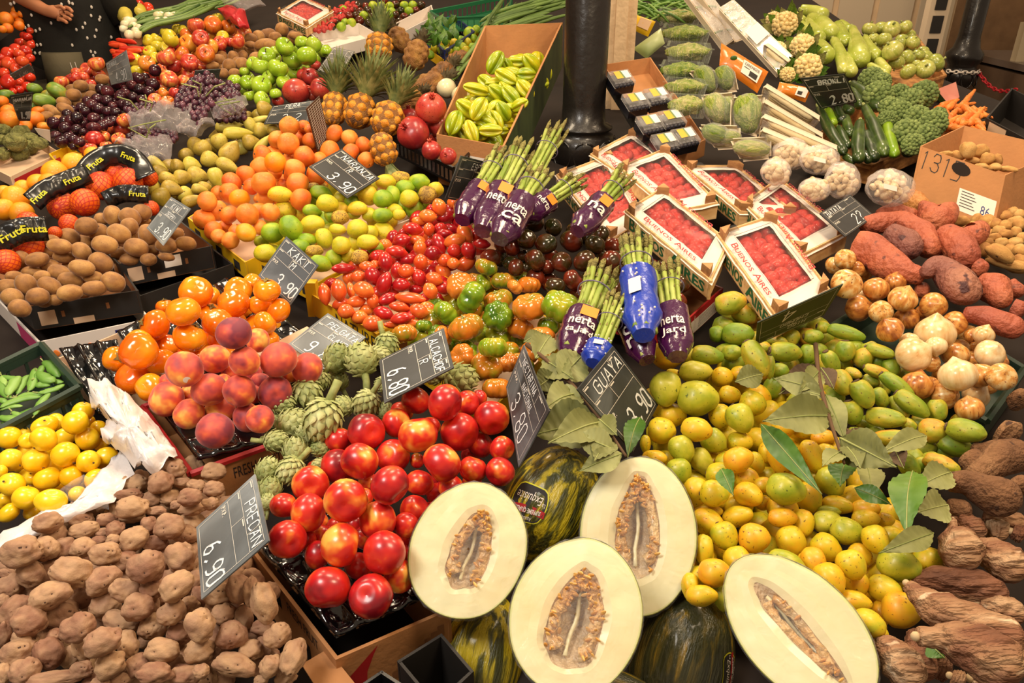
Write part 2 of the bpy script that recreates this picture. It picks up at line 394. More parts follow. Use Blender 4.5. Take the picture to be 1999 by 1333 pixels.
# ---------------------------------------------------------------- flat rectangles seen by their four corners
def quad3(c, zo=None, d=None, lean=None):
    """four image corners (the board's own TL, TR, BR, BL) -> four world points of one plane"""
    K = [((x - CXP) / F, (y - CYP) / F) for x, y in c]; A = []
    for (u, v), (x, y) in zip(((0, 0), (1, 0), (1, 1), (0, 1)), K):
        A.append([u, v, 1, 0, 0, 0, -x * u, -x * v, -x]); A.append([0, 0, 0, u, v, 1, -y * u, -y * v, -y])
    h = np.linalg.svd(np.array(A))[2][-1].reshape(3, 3); r1, r2 = h[:, 0], h[:, 1]; n = np.cross(r1, r2); n /= np.linalg.norm(n)
    if lean is not None: nw = lean
    else:
        nw = RT * float(n[0]) - UP * float(n[1]) + FW * float(n[2])
        rc = ray(sum(p[0] for p in c) / 4, sum(p[1] for p in c) / 4).normalized()
        if nw.dot(rc) < 0: nw = -nw
        k = nw.dot(rc)
        if k < .45: nw = ((nw - rc * k).normalized() * .89 + rc * .45).normalized()
    cx, cy = sum(p[0] for p in c) / 4, sum(p[1] for p in c) / 4
    if d is None: d = D(cx, cy, zo or 0)
    C = P(cx, cy, d)
    q = []
    for x, y in c:
        r = ray(x, y); q.append(CAM + r * ((C - CAM).dot(nw) / r.dot(nw)))
    return q
def nrm(q):
    n = (q[1] - q[0]).cross(q[3] - q[0]).normalized()
    if n.dot(CAM - q[0]) < 0: n = -n
    return n
def uv(q, u, v): return (q[0] * (1 - u) + q[1] * u) * (1 - v) + (q[3] * (1 - u) + q[2] * u) * v
FONT = dict(A='002640-1232', B='0006364544330 3-3342413000'.replace(' ', ''), C='4536160501103041', D='00062644422000', E='46060040-0333', F='460600-0333', G='45361605011030414323', H='0006-4046-0343', I='2026', J='4641301001', K='0006-460340', L='060040', M='0006234640', N='00064046', O='160501103041453616', P='00063645443303', Q='160501103041453616-2240', R='00063645443303-2340', S='451636160504133342413010 01'.replace(' ', ''), T='0646-2620', U='060110304146', V='062046', W='0610234046'.replace('1023', '1024'), X='0046-0640', Y='062346-2320', Z='06460040')
FONT.update({'0': '160501103041453616', '1': '152620', '2': '05163645440040', '3': '0516364544331333424130100 1'.replace(' ', ''), '4': '30360242', '5': '46060333424130 00'.replace(' ', ''), '6': '361502011030414233 1302'.replace(' ', ''), '7': '064610', '8': '1304051636454433130201103041423 3'.replace(' ', ''), '9': '103041453616050413 3344'.replace(' ', ''), ',': '2110', '.': '1011', '?': '051636453423 22-2021'.replace(' ', '')})
def chalk(b, q, txt, u0, v0, hh, mat, asp, sl=.2, wd=.1, seed=0, off=.0006, lw=1):
    """hand-written strokes in the plane of q; (u0,v0) lower-left corner of the text, hh height as share of v"""
    n = nrm(q); rng = random.Random(seed); s = hh / 6; x = u0; du = s / asp
    W_ = sum(4 if c == ' ' else 5.3 for c in txt) * du
    if u0 + W_ > .97: k_ = (.97 - u0) / W_; du *= k_; s *= max(k_, .75)
    for ch in txt:
        if ch == ' ': x += 4 * du; continue
        for st in FONT.get(ch.upper(), '').split('-'):
            pts = [(x + (int(st[i]) + sl * int(st[i + 1]) + rng.uniform(-.2, .2)) * du * .9, v0 - (int(st[i + 1]) + rng.uniform(-.25, .25)) * s) for i in range(0, len(st) - 1, 2)]
            for (a0, b0), (a1, b1) in zip(pts, pts[1:]):
                p, r = uv(q, a0, b0), uv(q, a1, b1)
                if (r - p).length < 1e-6: continue
                t = (r - p).normalized(); sd = t.cross(n) * (hh * (q[3] - q[0]).length * wd * .5 * lw); e = t * (hh * (q[3] - q[0]).length * .015)
                b.add([p - e - sd + n * off, r + e - sd + n * off, r + e + sd + n * off, p - e + sd + n * off], [(0, 1, 2, 3)], mat)
        x += 5.3 * du
def rect(b, q, u0, v0, u1, v1, mat, off=.0005):
    n = nrm(q); b.add([uv(q, u0, v0) + n * off, uv(q, u1, v0) + n * off, uv(q, u1, v1) + n * off, uv(q, u0, v1) + n * off], [(0, 1, 2, 3)], mat)
TXT = {}
def printed(b, q, txt, u0, v0, u1, v1, mat, off=.0008, bold=0, smallcaps=False):
    """printed lettering filling the (u0,v0)-(u1,v1) box of the plane, v downwards"""
    key = (txt, bold, smallcaps)
    if key not in TXT:
        cu = bpy.data.curves.new('t', 'FONT'); cu.body = txt; cu.resolution_u = 2; cu.offset = bold; o = bpy.data.objects.new('t', cu)
        if smallcaps:
            cu.small_caps_scale = .72; cu.body = txt.title()
            for k, ch in enumerate(cu.body): cu.body_format[k].use_small_caps = True
        me = bpy.data.meshes.new_from_object(o); TXT[key] = ([tuple(v.co) for v in me.vertices], [tuple(p.vertices) for p in me.polygons]); bpy.data.objects.remove(o); bpy.data.meshes.remove(me)
    vv, ff = TXT[key]; xs = [v[0] for v in vv]; ys = [v[1] for v in vv]; x0, x1, y0, y1 = min(xs), max(xs), min(ys), max(ys); n = nrm(q)
    b.add([uv(q, u0 + (v[0] - x0) / (x1 - x0) * (u1 - u0), v1 + (v[1] - y0) / (y1 - y0) * (v0 - v1)) + n * off for v in vv], ff, mat)
# ---------------------------------------------------------------- skins
chalkm = flat('chalk', '#e9ecec', .95); linem = flat('board_line', '#d9d3c6', .8); slate = skin('slate', [(0, '#1b1e20'), (.55, '#33373a'), (1, '#6d7478')], .5, 9, 0, detail=6, dist=.6)
slate_dark = skin('slate_dark', [(0, '#15171a'), (.7, '#25282b'), (1, '#3a3e40')], .5, 9, 0, detail=6)
slate_pale = skin('slate_pale', [(0, '#3c4144'), (.5, '#6a7073'), (1, '#9aa0a2')], .4, 8, 0, detail=6, dist=.6)
slate_green = skin('slate_green', [(0, '#1c2416'), (1, '#323a24')], .45, 9, 0)
blackp = flat('black_plastic', '#101012', .28, coat=.3); blacktray = film('x', a=.2) and flat('black_tray', '#0d0d10', .12, coat=.8, bump=.5, bs=26)
card = flat('cardboard', '#b07a4a', .8, bump=.12, bs=90, var=.08); card_dk = flat('cardboard_dark', '#8a5a34', .85, var=.1); card_pale = flat('pale_cardboard', '#cfae8e', .8, var=.06)
whitep = flat('white_card', '#dcd2c8', .6, var=.04); yellowc = flat('yellow_card', '#dcb013', .5, var=.06); blackc = flat('black_card', '#1f1b18', .6, var=.15); redc = flat('red_card', '#a81f22', .5, var=.08)
paper = flat('paper_label', '#e6dcd0', .6); orangep = flat('orange_label', '#e88a1c', .5); ink = flat('ink', '#2a2624', .7); inkred = flat('red_ink', '#a32a2e', .6); inkgreen = flat('green_ink', '#1f5a34', .6); inkyel = flat('yellow_ink', '#d8d42a', .5)
woodp = wood('poplar_wood', '#c79a62', '#e2bd86'); woodd = wood('rough_wood', '#8a5c34', '#b88754'); wallwood = flat('stall_wood', '#1c110a', .95, var=.2)
stemg = skin('green_stem', ['#6f7a3a', '#a8ac6a'], .7, 3); stemb = flat('brown_stem', '#5b4127', .8)
sticker = flat('sticker', '#e9ded0', .4)
wrap = film('clear_wrap', a=.06, fk=.4); wrapw = film('white_wrap', '#f2eef0', a=.42, rough=.3); wrapv = film('grape_bag', '#e8dee0', a=.13, rough=.1, fk=.55); net = None

m_nect = skin('nectarine_skin', [(0, '#7c0f1c'), (.3, '#b81a1e'), (.6, '#d3301f'), (.78, '#e9702a'), (.95, '#f4b04c')], .3, .9, .45, coat=.2, speck=None, detail=2)
m_peach = skin('peach_skin', [(0, '#7a2638'), (.35, '#b8423a'), (.6, '#d8593a'), (.8, '#ee8a3a'), (.95, '#f6b050')], .6, 1.1, .6, sheen=.25, detail=2)
m_persim = skin('persimmon_skin', [(0, '#e8600c'), (.5, '#f3840f'), (1, '#f8a520')], .16, .8, .5, coat=.25)
m_calyx = skin('calyx', ['#5d4a22', '#8f7a3c'], .8, 4)
m_kiwi = skin('kiwi_skin', [(0, '#7a4e22'), (.5, '#9d6c35'), (1, '#b98a4a')], .62, 1.1, .5, bump=.15, bs=30, speck='#6b4422', sa=.63, ss=16, sheen=.3)
m_orange = skin('orange_peel', [(0, '#e2600e'), (.5, '#ef7c16'), (1, '#f59a2a')], .38, .9, .6, bump=.22, bs=34, coat=.15)
m_tang = skin('tangerine_peel', [(0, '#db5c18'), (.5, '#ee7f24'), (1, '#f29c3e')], .42, .9, .7, bump=.22, bs=26, coat=.1)
m_yorange = skin('pale_orange_peel', [(0, '#f08a10'), (.6, '#f8a81c'), (1, '#fcc040')], .35, .9, .5, bump=.2, bs=34, coat=.15)
m_netor = skin('netted_orange_peel', [(0, '#e04e0c'), (1, '#f2711a')], .4, .9, .3, bump=.15, bs=34)
m_yplum = skin('yellow_plum_skin', [(0, '#edb00a'), (.5, '#f6c814'), (1, '#fad83a')], .3, .8, .4, coat=.25, speck='#a8780c', sa=.72, ss=6)
m_guava = skin('guava_skin', [(0, '#b4b01e'), (.3, '#d0b81c'), (.7, '#dcb41a'), (1, '#e2a81c')], .45, 1.3, .6, coat=.1, speck='#7a5a18', sa=.65, ss=5)
m_guavao = skin('orange_guava_skin', [(0, '#d4b81c'), (.6, '#e0ac1c'), (1, '#e29c1c')], .45, 1.3, .6, coat=.1, speck='#7a4a18', sa=.65, ss=5)
m_guavag = skin('green_guava_skin', [(0, '#8a9a1c'), (.5, '#b2b028'), (1, '#ccc044')], .42, 1.1, .5, coat=.1, speck='#4c5a14', sa=.66, ss=7)
m_lime = skin('green_lime_peel', [(0, '#5f8a12'), (.5, '#8fae1c'), (1, '#b8c02c')], .38, .9, .5, bump=.15, bs=24, speck='#4a5a10', sa=.66, ss=8)
m_lime2 = skin('yellow_lime_peel', [(0, '#b0b020'), (.5, '#cfc026'), (1, '#e0b62a')], .38, .9, .7, bump=.15, bs=24, speck='#7a6a20', sa=.64, ss=9)
m_lime3 = skin('brown_scarred_lime_peel', [(0, '#7a5a24'), (.5, '#b89434'), (1, '#dcb83a')], .55, 1.6, .4, bump=.2, bs=20, speck='#5a3a18', sa=.55, ss=8)
m_tama = skin('tamarillo_skin', [(0, '#8f0f1a'), (.5, '#b51c1e'), (1, '#cf3a22')], .22, .8, .7, coat=.2)
m_tama2 = skin('orange_tamarillo_skin', [(0, '#d2451c'), (.6, '#e3682a'), (1, '#ea8630')], .25, .8, .6, coat=.3)
m_heir = skin('green_orange_tomato_skin', [(0, '#4f6e14'), (.3, '#83861c'), (.55, '#b07a1e'), (.8, '#d27a24'), (1, '#dc8a38')], .16, .8, .7, coat=.25)
m_heirg = skin('green_tomato_skin', [(0, '#3c6412'), (.5, '#7c9a1e'), (1, '#b3a82c')], .16, .9, .5, coat=.25)
m_heiro = skin('orange_tomato_skin', [(0, '#b8701c'), (.5, '#d67a28'), (1, '#e89a44')], .16, .8, .4, coat=.25)
m_btom = skin('black_tomato_skin', [(0, '#23260f'), (.4, '#3d2a12'), (.7, '#5c2414'), (1, '#7a2a16')], .16, .7, .8, coat=.25)
m_pear = skin('pear_skin', [(0, '#8f7a22'), (.5, '#b0953a'), (1, '#c2b048')], .45, 1, .8, speck='#7a5a24', sa=.62, ss=10)
m_peary = skin('yellow_pear_skin', [(0, '#b5a52e'), (1, '#d8c860')], .42, 1, .5, speck='#8a6a2c', sa=.66, ss=9)
m_plum = skin('plum_skin', [(0, '#1e0c14'), (.6, '#3a1420'), (1, '#5c2026')], .2, .7, .6, coat=.2)
m_grape = skin('grape_skin', [(0, '#2a1420'), (.6, '#4c2636'), (1, '#6a3a4a')], .3, .8, .7, coat=.2)
m_rapple = skin('red_apple_skin', [(0, '#9c1a1a'), (.4, '#c43a2c'), (.75, '#d8603a'), (1, '#e8a04a')], .28, 1.2, .7, coat=.3, stretch=(2, 2, .5))
m_oapple = skin('orange_apple_skin', [(0, '#c24a1a'), (.5, '#df7a24'), (1, '#efa63a')], .3, 1, .6, coat=.3, stretch=(2, 2, .5))
m_yapple = skin('yellow_apple_skin', [(0, '#c4b41c'), (1, '#e8d43c')], .3, 1, .5, coat=.3)
m_gapple = skin('green_apple_skin', [(0, '#7aa018'), (.5, '#9cbf2a'), (1, '#b6cc48')], .2, .9, .4, coat=.25)
m_tom = skin('red_tomato_skin', [(0, '#b81e12'), (.5, '#d63a1c'), (1, '#e05c2c')], .2, .8, .7, coat=.2)
m_mango = skin('mango_skin', [(0, '#4c7426'), (.6, '#7c9834'), (1, '#c09a3a')], .4, .9, .4)
m_cheri = skin('custard_apple_skin', [(0, '#55542a'), (.5, '#7a7a3c'), (1, '#a09a5a')], .6, 2.2, .3, bump=.5, bs=7)
m_pome = skin('pomegranate_skin', [(0, '#8f1f24'), (.5, '#b8382e'), (1, '#cc5a40')], .35, 1, .5, coat=.2, speck='#7a2a22', sa=.62, ss=12)
m_caram = skin('star_fruit_skin', [(0, '#86a010'), (.5, '#adb814'), (1, '#d2c220')], .3, 1, .5, coat=.3)
m_pine = skin('pineapple_skin', [(0, '#b06c18'), (.5, '#d88c20'), (1, '#e4a834')], .5, 1.5, .4, bump=.3, bs=14)
m_pineg = skin('brown_pineapple_skin', [(0, '#5a3a1c'), (.5, '#8a5a26'), (1, '#a87a36')], .6, 1.5, .3, bump=.4, bs=14)
m_crown = skin('pineapple_leaf', [(0, '#3f5228'), (.5, '#66703a'), (1, '#98985c')], .6, 2, .3)
m_arti = skin('artichoke_bract', [(0, '#7c8848'), (.5, '#a2a868'), (1, '#c4c48a')], .6, 1.1, .4, speck='#8a7a4a', sa=.66, ss=8)
m_cact = skin('prickly_pear_skin', [(0, '#6f8c1e'), (.45, '#98a02a'), (.75, '#bca82e'), (1, '#cc8e2e')], .45, .8, .8, speck='#50481c', sa=.66, ss=12)
m_onion = skin('onion_skin', [(0, '#8e4e22'), (.35, '#c07c38'), (.65, '#d89e52'), (1, '#e8c88c')], .3, 1.2, .5, coat=.3, stretch=(2.4, 2.4, .6), speck='#8a4c24', sa=.63, ss=2.2)
m_onionw = skin('pale_onion_skin', [(0, '#c48848'), (.3, '#dcb47c'), (1, '#efdcb0')], .28, 1.0, .3, coat=.3, stretch=(3, 3, .7))
m_pot = skin('potato_skin', [(0, '#8a6048'), (.5, '#a27c5e'), (1, '#b48f6a')], .8, .9, .8, bump=.12, bs=9, speck='#6e4a34', sa=.72, ss=3.2)
m_npot = skin('new_potato_skin', [(0, '#a8743c'), (.5, '#c49450'), (1, '#d4ac6c')], .7, .9, .7, bump=.3, bs=12, speck='#7c5228', sa=.67, ss=9)
m_sweet = skin('sweet_potato_skin', [(0, '#8f4434'), (.5, '#ad5a3e'), (1, '#c4764c')], .6, 7, .3, bump=.35, bs=60, speck='#6a3428', sa=.64, ss=40)
m_sweetp = skin('purple_sweet_potato_skin', [(0, '#6a3c38'), (.5, '#8c5648'), (1, '#ab7458')], .65, 8, .2, bump=.4, bs=60, speck='#4e2a2a', sa=.60, ss=35)
m_sweety = skin('yellow_sweet_potato_skin', [(0, '#b06a34'), (1, '#d09a58')], .6, 8, .2, bump=.35, bs=60, speck='#7a4a28', sa=.64, ss=35)
m_yam = skin('yam_bark', [(0, '#54341f'), (.5, '#7c5638'), (1, '#9a7450')], .9, 14, .2, bump=.45, bs=120, speck='#42281a', sa=.62, ss=60, detail=6)
m_yuca = skin('cassava_bark', [(0, '#54301e'), (.35, '#7e5036'), (.6, '#a07856'), (1, '#ccae8a')], .75, 13, .2, bump=.5, bs=70, speck='#d4b898', sa=.63, ss=30, detail=9, dist=.6, stretch=(.3, 1.7, 1.7))
m_cut = flat('cut_root', '#c8ae86', .8)
m_zuc = skin('zucchini_skin', [(0, '#1e2e12'), (.6, '#33481c'), (1, '#546a2a')], .3, 14, .5, coat=.3, speck='#6e8038', sa=.66, ss=90)
m_zucl = skin('light_zucchini_skin', [(0, '#5f8a14'), (1, '#9cb824')], .3, 12, .2, coat=.3)
m_wzuc = skin('pale_marrow_skin', [(0, '#8ca02c'), (.5, '#aab648'), (1, '#c4c868')], .32, 8, .3, coat=.3, speck='#d2d48c', sa=.62, ss=90)
m_rzuc = skin('round_courgette_skin', [(0, '#7c8c2c'), (.5, '#a0a848'), (1, '#bcbc64')], .3, 1, .5, coat=.3, stretch=(4, 4, .3), speck='#c8c884', sa=.62, ss=9)
m_broc = skin('broccoli_head', [(0, '#4c5e2e'), (.5, '#6e8246'), (1, '#94a460')], .85, 3, .2, bump=.35, bs=24)
m_caul = skin('cauliflower_head', [(0, '#e0c07c'), (.6, '#f0d898'), (1, '#f6e4b4')], .75, 3, .2, bump=.3, bs=14)
m_leaf = skin('fresh_leaf', [(0, '#2c4e14'), (.5, '#47701e'), (1, '#6c8c30')], .42, 12, .5)
m_leafd = skin('dull_leaf', [(0, '#5e6230'), (.5, '#7a7c44'), (1, '#989a60')], .6, 14, .5)
m_leafb = skin('withered_leaf', [(0, '#3c2a1c'), (1, '#6a5234')], .7, 14, .4)
m_carrot = skin('carrot_skin', [(0, '#d0641c'), (1, '#ea903e')], .5, 6, .6, bump=.3, bs=40)
m_melon = skin('melon_rind', [(0, '#33361a'), (.36, '#4a4a1c'), (.5, '#78701c'), (.6, '#b8a41e'), (1, '#d2ba2a')], .35, 2.2, .12, bump=.3, bs=9, coat=.25, stretch=(2.6, 2.6, .45), detail=7, dist=.9)
m_melond = skin('dark_melon_rind', [(0, '#24281a'), (.5, '#3a3a1e'), (.68, '#5a4e1e'), (.85, '#8a701e'), (1, '#b0921e')], .3, 1.5, .06, bump=.25, bs=9, coat=.35, stretch=(2.6, 2.6, .4), detail=7, dist=1.0)
m_rindin = flat('rind_edge', '#b9bc62', .5); m_flesh = skin('melon_flesh', [(0, '#e2d098'), (.5, '#ece2b4'), (1, '#e8e6be')], .35, 9, 0, coat=.35)
m_fleshg = skin('green_edge_flesh', [(0, '#ccd088'), (1, '#e0deaa')], .35, 9, 0, coat=.3); m_pulp = skin('melon_pulp', [(0, '#c08440'), (.5, '#d8aa68'), (1, '#ead0a0')], .35, 26, 0, bump=.5, bs=70, coat=.25); m_seed = skin('melon_seed', [(0, '#c07c30'), (1, '#e8b868')], .35, 30, .8, coat=.25)
m_cav = skin('melon_cavity', [(0, '#c0a078'), (1, '#e0c8a0')], .4, 20, 0, bump=.5, bs=60)
m_asp = skin('asparagus_stalk', [(0, '#728a24'), (.5, '#96a644'), (1, '#b4bc6a')], .5, 16, .6); m_asph = skin('asparagus_tip', [(0, '#6a6030'), (.5, '#8c8240'), (1, '#9c9a58')], .7, 60, .3, bump=.6, bs=150)
purplew = flat('purple_sleeve', '#40103c', .22, coat=.6, bump=.35, bs=40); bluew = flat('blue_sleeve', '#1c3aa8', .3, coat=.25, bump=.3, bs=40); band = flat('rubber_band', '#6a6078', .7)
m_spring = skin('spring_onion_bulb', [(0, '#d8cc98'), (1, '#efe8cc')], .35, 6, .3, coat=.3); m_spg = skin('spring_onion_stalk', [(0, '#34521c'), (1, '#7c9a48')], .5, 5, .4)
m_straw = skin('strawberry_skin', [(0, '#9c1416'), (.5, '#c4241e'), (1, '#d84434')], .3, 1, .6, coat=.2, speck='#e09a5a', sa=.68, ss=12, bump=.4, bs=14)
m_mush = skin('mushroom_cap', [(0, '#b89a70'), (1, '#dcc8a4')], .7, 2, .4)
m_lett = skin('lettuce_heart', [(0, '#6a8c1e'), (.45, '#a0b440'), (1, '#e8dc98')], .5, 1.3, .5, bump=.7, bs=5, stretch=(3, 3, .6), detail=5, dist=.8)
m_pea = skin('pea_pod', [(0, '#4c7a24'), (.5, '#6a963a'), (1, '#8cb056')], .45, 5, .5)
m_dark = flat('dark_iron', '#1a1614', .32, coat=.2, bump=.25, bs=30, var=.2)
m_skinp = skin('person_skin', [(0, '#b0714e'), (1, '#c98a64')], .55, 6, 0)
# ---------------------------------------------------------------- the setting
def struct(b, name, smooth=False): o = b.build(name, smooth=smooth); o['kind'] = 'structure'; return o
b = MB(); b.box((0, 3.5, -.02), (Vector((1, 0, 0)), Vector((0, 1, 0)), Vector((0, 0, 1))), (6, 6, .02), flat('floor_stone', '#4a3a2e', .7, bump=.1, bs=20, var=.2)); struct(b, 'floor')
def slope_slab(x0, x1, y0, y1, dz, name, th=.05, legs=True):
    b = MB(); z = lambda y: Z0 + SL * y - dz
    c = [Vector((x0, y0, z(y0))), Vector((x1, y0, z(y0))), Vector((x1, y1, z(y1))), Vector((x0, y1, z(y1)))]
    b.hexa(c + [p - Vector((0, 0, th)) for p in c], wallwood)
    b.hexa([Vector((x0, y0, z(y0) - th)), Vector((x1, y0, z(y0) - th)), Vector((x1, y0 + .04, z(y0) - th)), Vector((x0, y0 + .04, z(y0) - th)), Vector((x0, y0, 0)), Vector((x1, y0, 0)), Vector((x1, y0 + .04, 0)), Vector((x0, y0 + .04, 0))], wallwood)
    o = b.build(name); return o
def poly_slab(poly, dz, th=.05):
    b = MB(); n = len(poly); t = [Vector((x, y, Z0 + SL * y - dz)) for x, y in poly]; u = [Vector((p.x, p.y, 0)) for p in t]
    b.add(t + u, [tuple(range(n))] + [(i, n + i, n + (i + 1) % n, (i + 1) % n) for i in range(n)], wallwood); tag(b.build('stall_counter'), None, None, kind='structure')
poly_slab([(-1.5, 3.05), (1.95, 3.05), (1.76, 3.6), (1.76, 5.2), (-2.5, 5.2), (-2.4, 4.4), (-1.84, 3.85)], .10)
poly_slab([(-4, 2.9), (-1.80, 2.9), (-2.13, 3.6), (-4, 3.6)], .10); poly_slab([(-4, 3.6), (-2.42, 3.6), (-2.75, 5.2), (-4, 5.2)], .10)
for a in ((-1.6, 1.95, .50, 3.05, .10), (-2.6, -1.6, .50, 2.9, .10), (1.95, 3.0, .5, 2.2, .14)):
    tag(slope_slab(*a, 'stall_counter'), None, None, kind='structure')
ux, uy, uz = Vector((1, 0, 0)), Vector((0, 1, 0)), Vector((0, 0, 1))
b = MB(); b.box((0, 6.6, 1.5), (ux, uy, uz), (6, .05, 1.6), flat('wall_back_paint', '#8a6a4a', .8, var=.15)); struct(b, 'wall_back')
b = MB(); b.box((-4.3, 3.5, 1.5), (ux, uy, uz), (.05, 3.2, 1.6), flat('wall_left_paint', '#6a4a30', .8, var=.15)); struct(b, 'wall_left')
# ---------------------------------------------------------------- unit meshes
def starm(mat, n=5, r0=.16, r1=.42, z=1.0, dz=.06, droop=.1):
    def fn(b):
        vs = [(0, 0, z + dz)]; fs = []
        for k in range(n):
            a = 2 * PI * k / n
            for (rr, da, zz) in ((r0, -PI / n, z + dz * .6), (r1, 0, z - droop * .3), (r0, PI / n, z + dz * .6)): vs.append((rr * math.cos(a + da), rr * math.sin(a + da), zz))
            fs.append((0, 1 + 3 * k, 2 + 3 * k, 3 + 3 * k))
        b.add(vs, fs, mat); b.tube([(0, 0, z - .1), (0.02, 0, z + dz + .12)], [.07, .05], mat, 6)
    return umb('calyx', fn, mat)
def stemm(mat, z=.85, l=.4, r=.05, bend=.12): return umb('stem', lambda b: b.tube([(0, 0, z), (bend * .3, 0, z + l * .5), (bend, 0, z + l)], [r, r * .8, r * 1.3], mat, 6), mat)
def stickm(u=0.5, v=.6, r=.2, k=1.01):
    def fn(b):
        z = Vector((math.cos(u * 6.28) * math.sin(v), math.sin(u * 6.28) * math.sin(v), math.cos(v))); x, y, z = basis(z); vs = [z * k]; n = 12
        for i in range(n): a = 2 * PI * i / n; vs.append((z + (x * math.cos(a) + y * math.sin(a)) * r).normalized() * k)
        b.add(vs, [(0, 1 + i, 1 + (i + 1) % n) for i in range(n)], sticker)
    return umb('sticker', fn, sticker)
def eyem(mat, z=-1, r=.13): return umb('blossom_end', lambda b: b.ball((0, 0, z), (r, r, .05), mat, 8, 5), mat)
u_nect = [um('nectarine', m_nect, s, .92, dt=.22, dw=.4, lump=.05, db=.03) for s in (1, 2, 3)]
u_peach = [um('peach', m_peach, s, .93, dt=.16, dw=.35, lump=.05) for s in (1, 2)]
u_pers = [um('persimmon', m_persim, s, .86, dt=.12, dw=.45, lobes=4, la=.05, lump=.04) for s in (1, 2)]
u_kiwi = [um('kiwi', m_kiwi, s, 1, dt=.04, dw=.25, lump=.06) for s in (1, 2, 3)]
def rnd(nm, m, n=2, **k): return [um(nm, m, s, **k) for s in range(1, n + 1)]
u_or = rnd('orange', m_orange, 2, sq=.95, lump=.03, dt=.05, dw=.25); u_tg = rnd('tangerine', m_tang, 3, sq=.9, lump=.08, dt=.07, dw=.3)
u_yo = rnd('orange', m_yorange, 2, sq=.97, lump=.03); u_no = rnd('orange', m_netor, 1, sq=.97, lump=.03)
u_yp = rnd('plum', m_yplum, 2, sq=.93, lump=.05, dt=.14, dw=.3)
u_gv = rnd('guava', m_guava, 3, sq=1.05, pear=.12, lump=.09); u_gg = rnd('guava', m_guavag, 2, sq=1.05, pear=.14, lump=.1)
u_l1 = rnd('lime', m_lime, 2, sq=1, lump=.09, point=.08); u_l2 = rnd('lime', m_lime2, 3, sq=1, lump=.1, point=.06); u_l3 = rnd('lime', m_lime3, 2, sq=1, lump=.14)
u_tm = rnd('tamarillo', m_tama, 2, point=.18, pb=.1, lump=.04, dw=.4); u_t2 = rnd('tamarillo', m_tama2, 2, point=.15, pb=.1, lump=.04, dw=.4)
hk = dict(n=3, sq=.8, lobes=8, la=.13, dt=.25, db=.12, dw=.4, lump=.1, nu=54, nv=20)
u_h1 = rnd('tomato', m_heir, **hk); u_h2 = rnd('tomato', m_heirg, **hk); u_h3 = rnd('tomato', m_heiro, **{**hk, 'la': .1})
u_bt = rnd('tomato', m_btom, 3, sq=.88, lump=.09, dt=.08, dw=.3)
u_pr = rnd('pear', m_pear, 2, pear=.34, lump=.06, sq=1); u_py = rnd('pear', m_peary, 2, pear=.34, lump=.06)
u_pl = rnd('plum', m_plum, 2, sq=1, lump=.04, nu=16, nv=12); u_gr = rnd('grape', m_grape, 1, nu=10, nv=8)
ap = dict(sq=.9, dt=.3, db=.16, dw=.38, lump=.06, pear=-.08)
u_ra = rnd('apple', m_rapple, 2, **ap); u_oa = rnd('apple', m_oapple, 1, **ap); u_ya = rnd('apple', m_yapple, 1, **ap); u_ga = rnd('apple', m_gapple, 2, **ap)
u_to = rnd('tomato', m_tom, 2, sq=.88, lump=.05, dt=.1, nu=18, nv=12); u_mg = rnd('mango', m_mango, 1, lump=.1, pear=.1); u_ch = rnd('custard_apple', m_cheri, 2, lump=.16, lf=2.5, sq=.95)
def crownp(m):
    def fn(b):
        for k in range(6): a = PI * k / 3; b.tube([(.1 * math.cos(a), .1 * math.sin(a), .9), (.15 * math.cos(a), .15 * math.sin(a), 1.12), (.24 * math.cos(a), .24 * math.sin(a), 1.25)], [.08, .06, .015], m, 5)
    return umb('crown', fn, m)
u_po = rnd('pomegranate', m_pome, 2, sq=.93, lobes=6, la=.04, lump=.05); p_po = crownp(m_pome)
u_ca = rnd('star_fruit', m_caram, 2, sq=1, star=.5, nu=40, nv=14)
u_cp = rnd('prickly_pear', m_cact, 3, lump=.08, pear=.08, db=.12, dw=.45, nu=52, nv=40, dots=34)
u_on = [um('onion', m_onion, s, .86, point=.26, pb=.06, dw=.25, lump=.05, nu=32) for s in (1, 2, 3)]; u_ow = [um('onion', m_onionw, s, .88, point=.26, pb=.06, dw=.25, lump=.05) for s in (1, 2)]
u_pt = [um('potato', m_pot, s, 1, lump=.22, lf=1.3, nu=56, nv=40, eyes=8) for s in range(1, 8)]; u_np = [um('potato', m_npot, s, 1, lump=.22, nu=24, nv=16, eyes=3) for s in range(1, 4)]
u_rz = rnd('round_courgette', m_rzuc, 2, sq=.85, lobes=8, la=.05, dt=.1, lump=.04)
u_st = rnd('strawberry', m_straw, 2, pear=-.25, pb=.1, lump=.06, nu=14, nv=10); u_mu = rnd('mushroom', m_mush, 1, sq=.8, db=.5, dw=.7, nu=14, nv=10)
st_g = stemm(stemg, .72, .4); st_b = stemm(stemb, .6, .5); eye_b = eyem(stemb, -.93, .12); eye_g = eyem(stemb, -1.02, .16); cal = starm(m_calyx, 4, .2, .5, .82, .06); calg = starm(stemg, 6, .1, .38, .62, .05); cal_t = stemm(stemb, 1.0, .22, .07)
knob = eyem(stemb, .98, .1); sk = [stickm(.1, 1.2), stickm(.45, 1.5), stickm(.8, 1.0)]

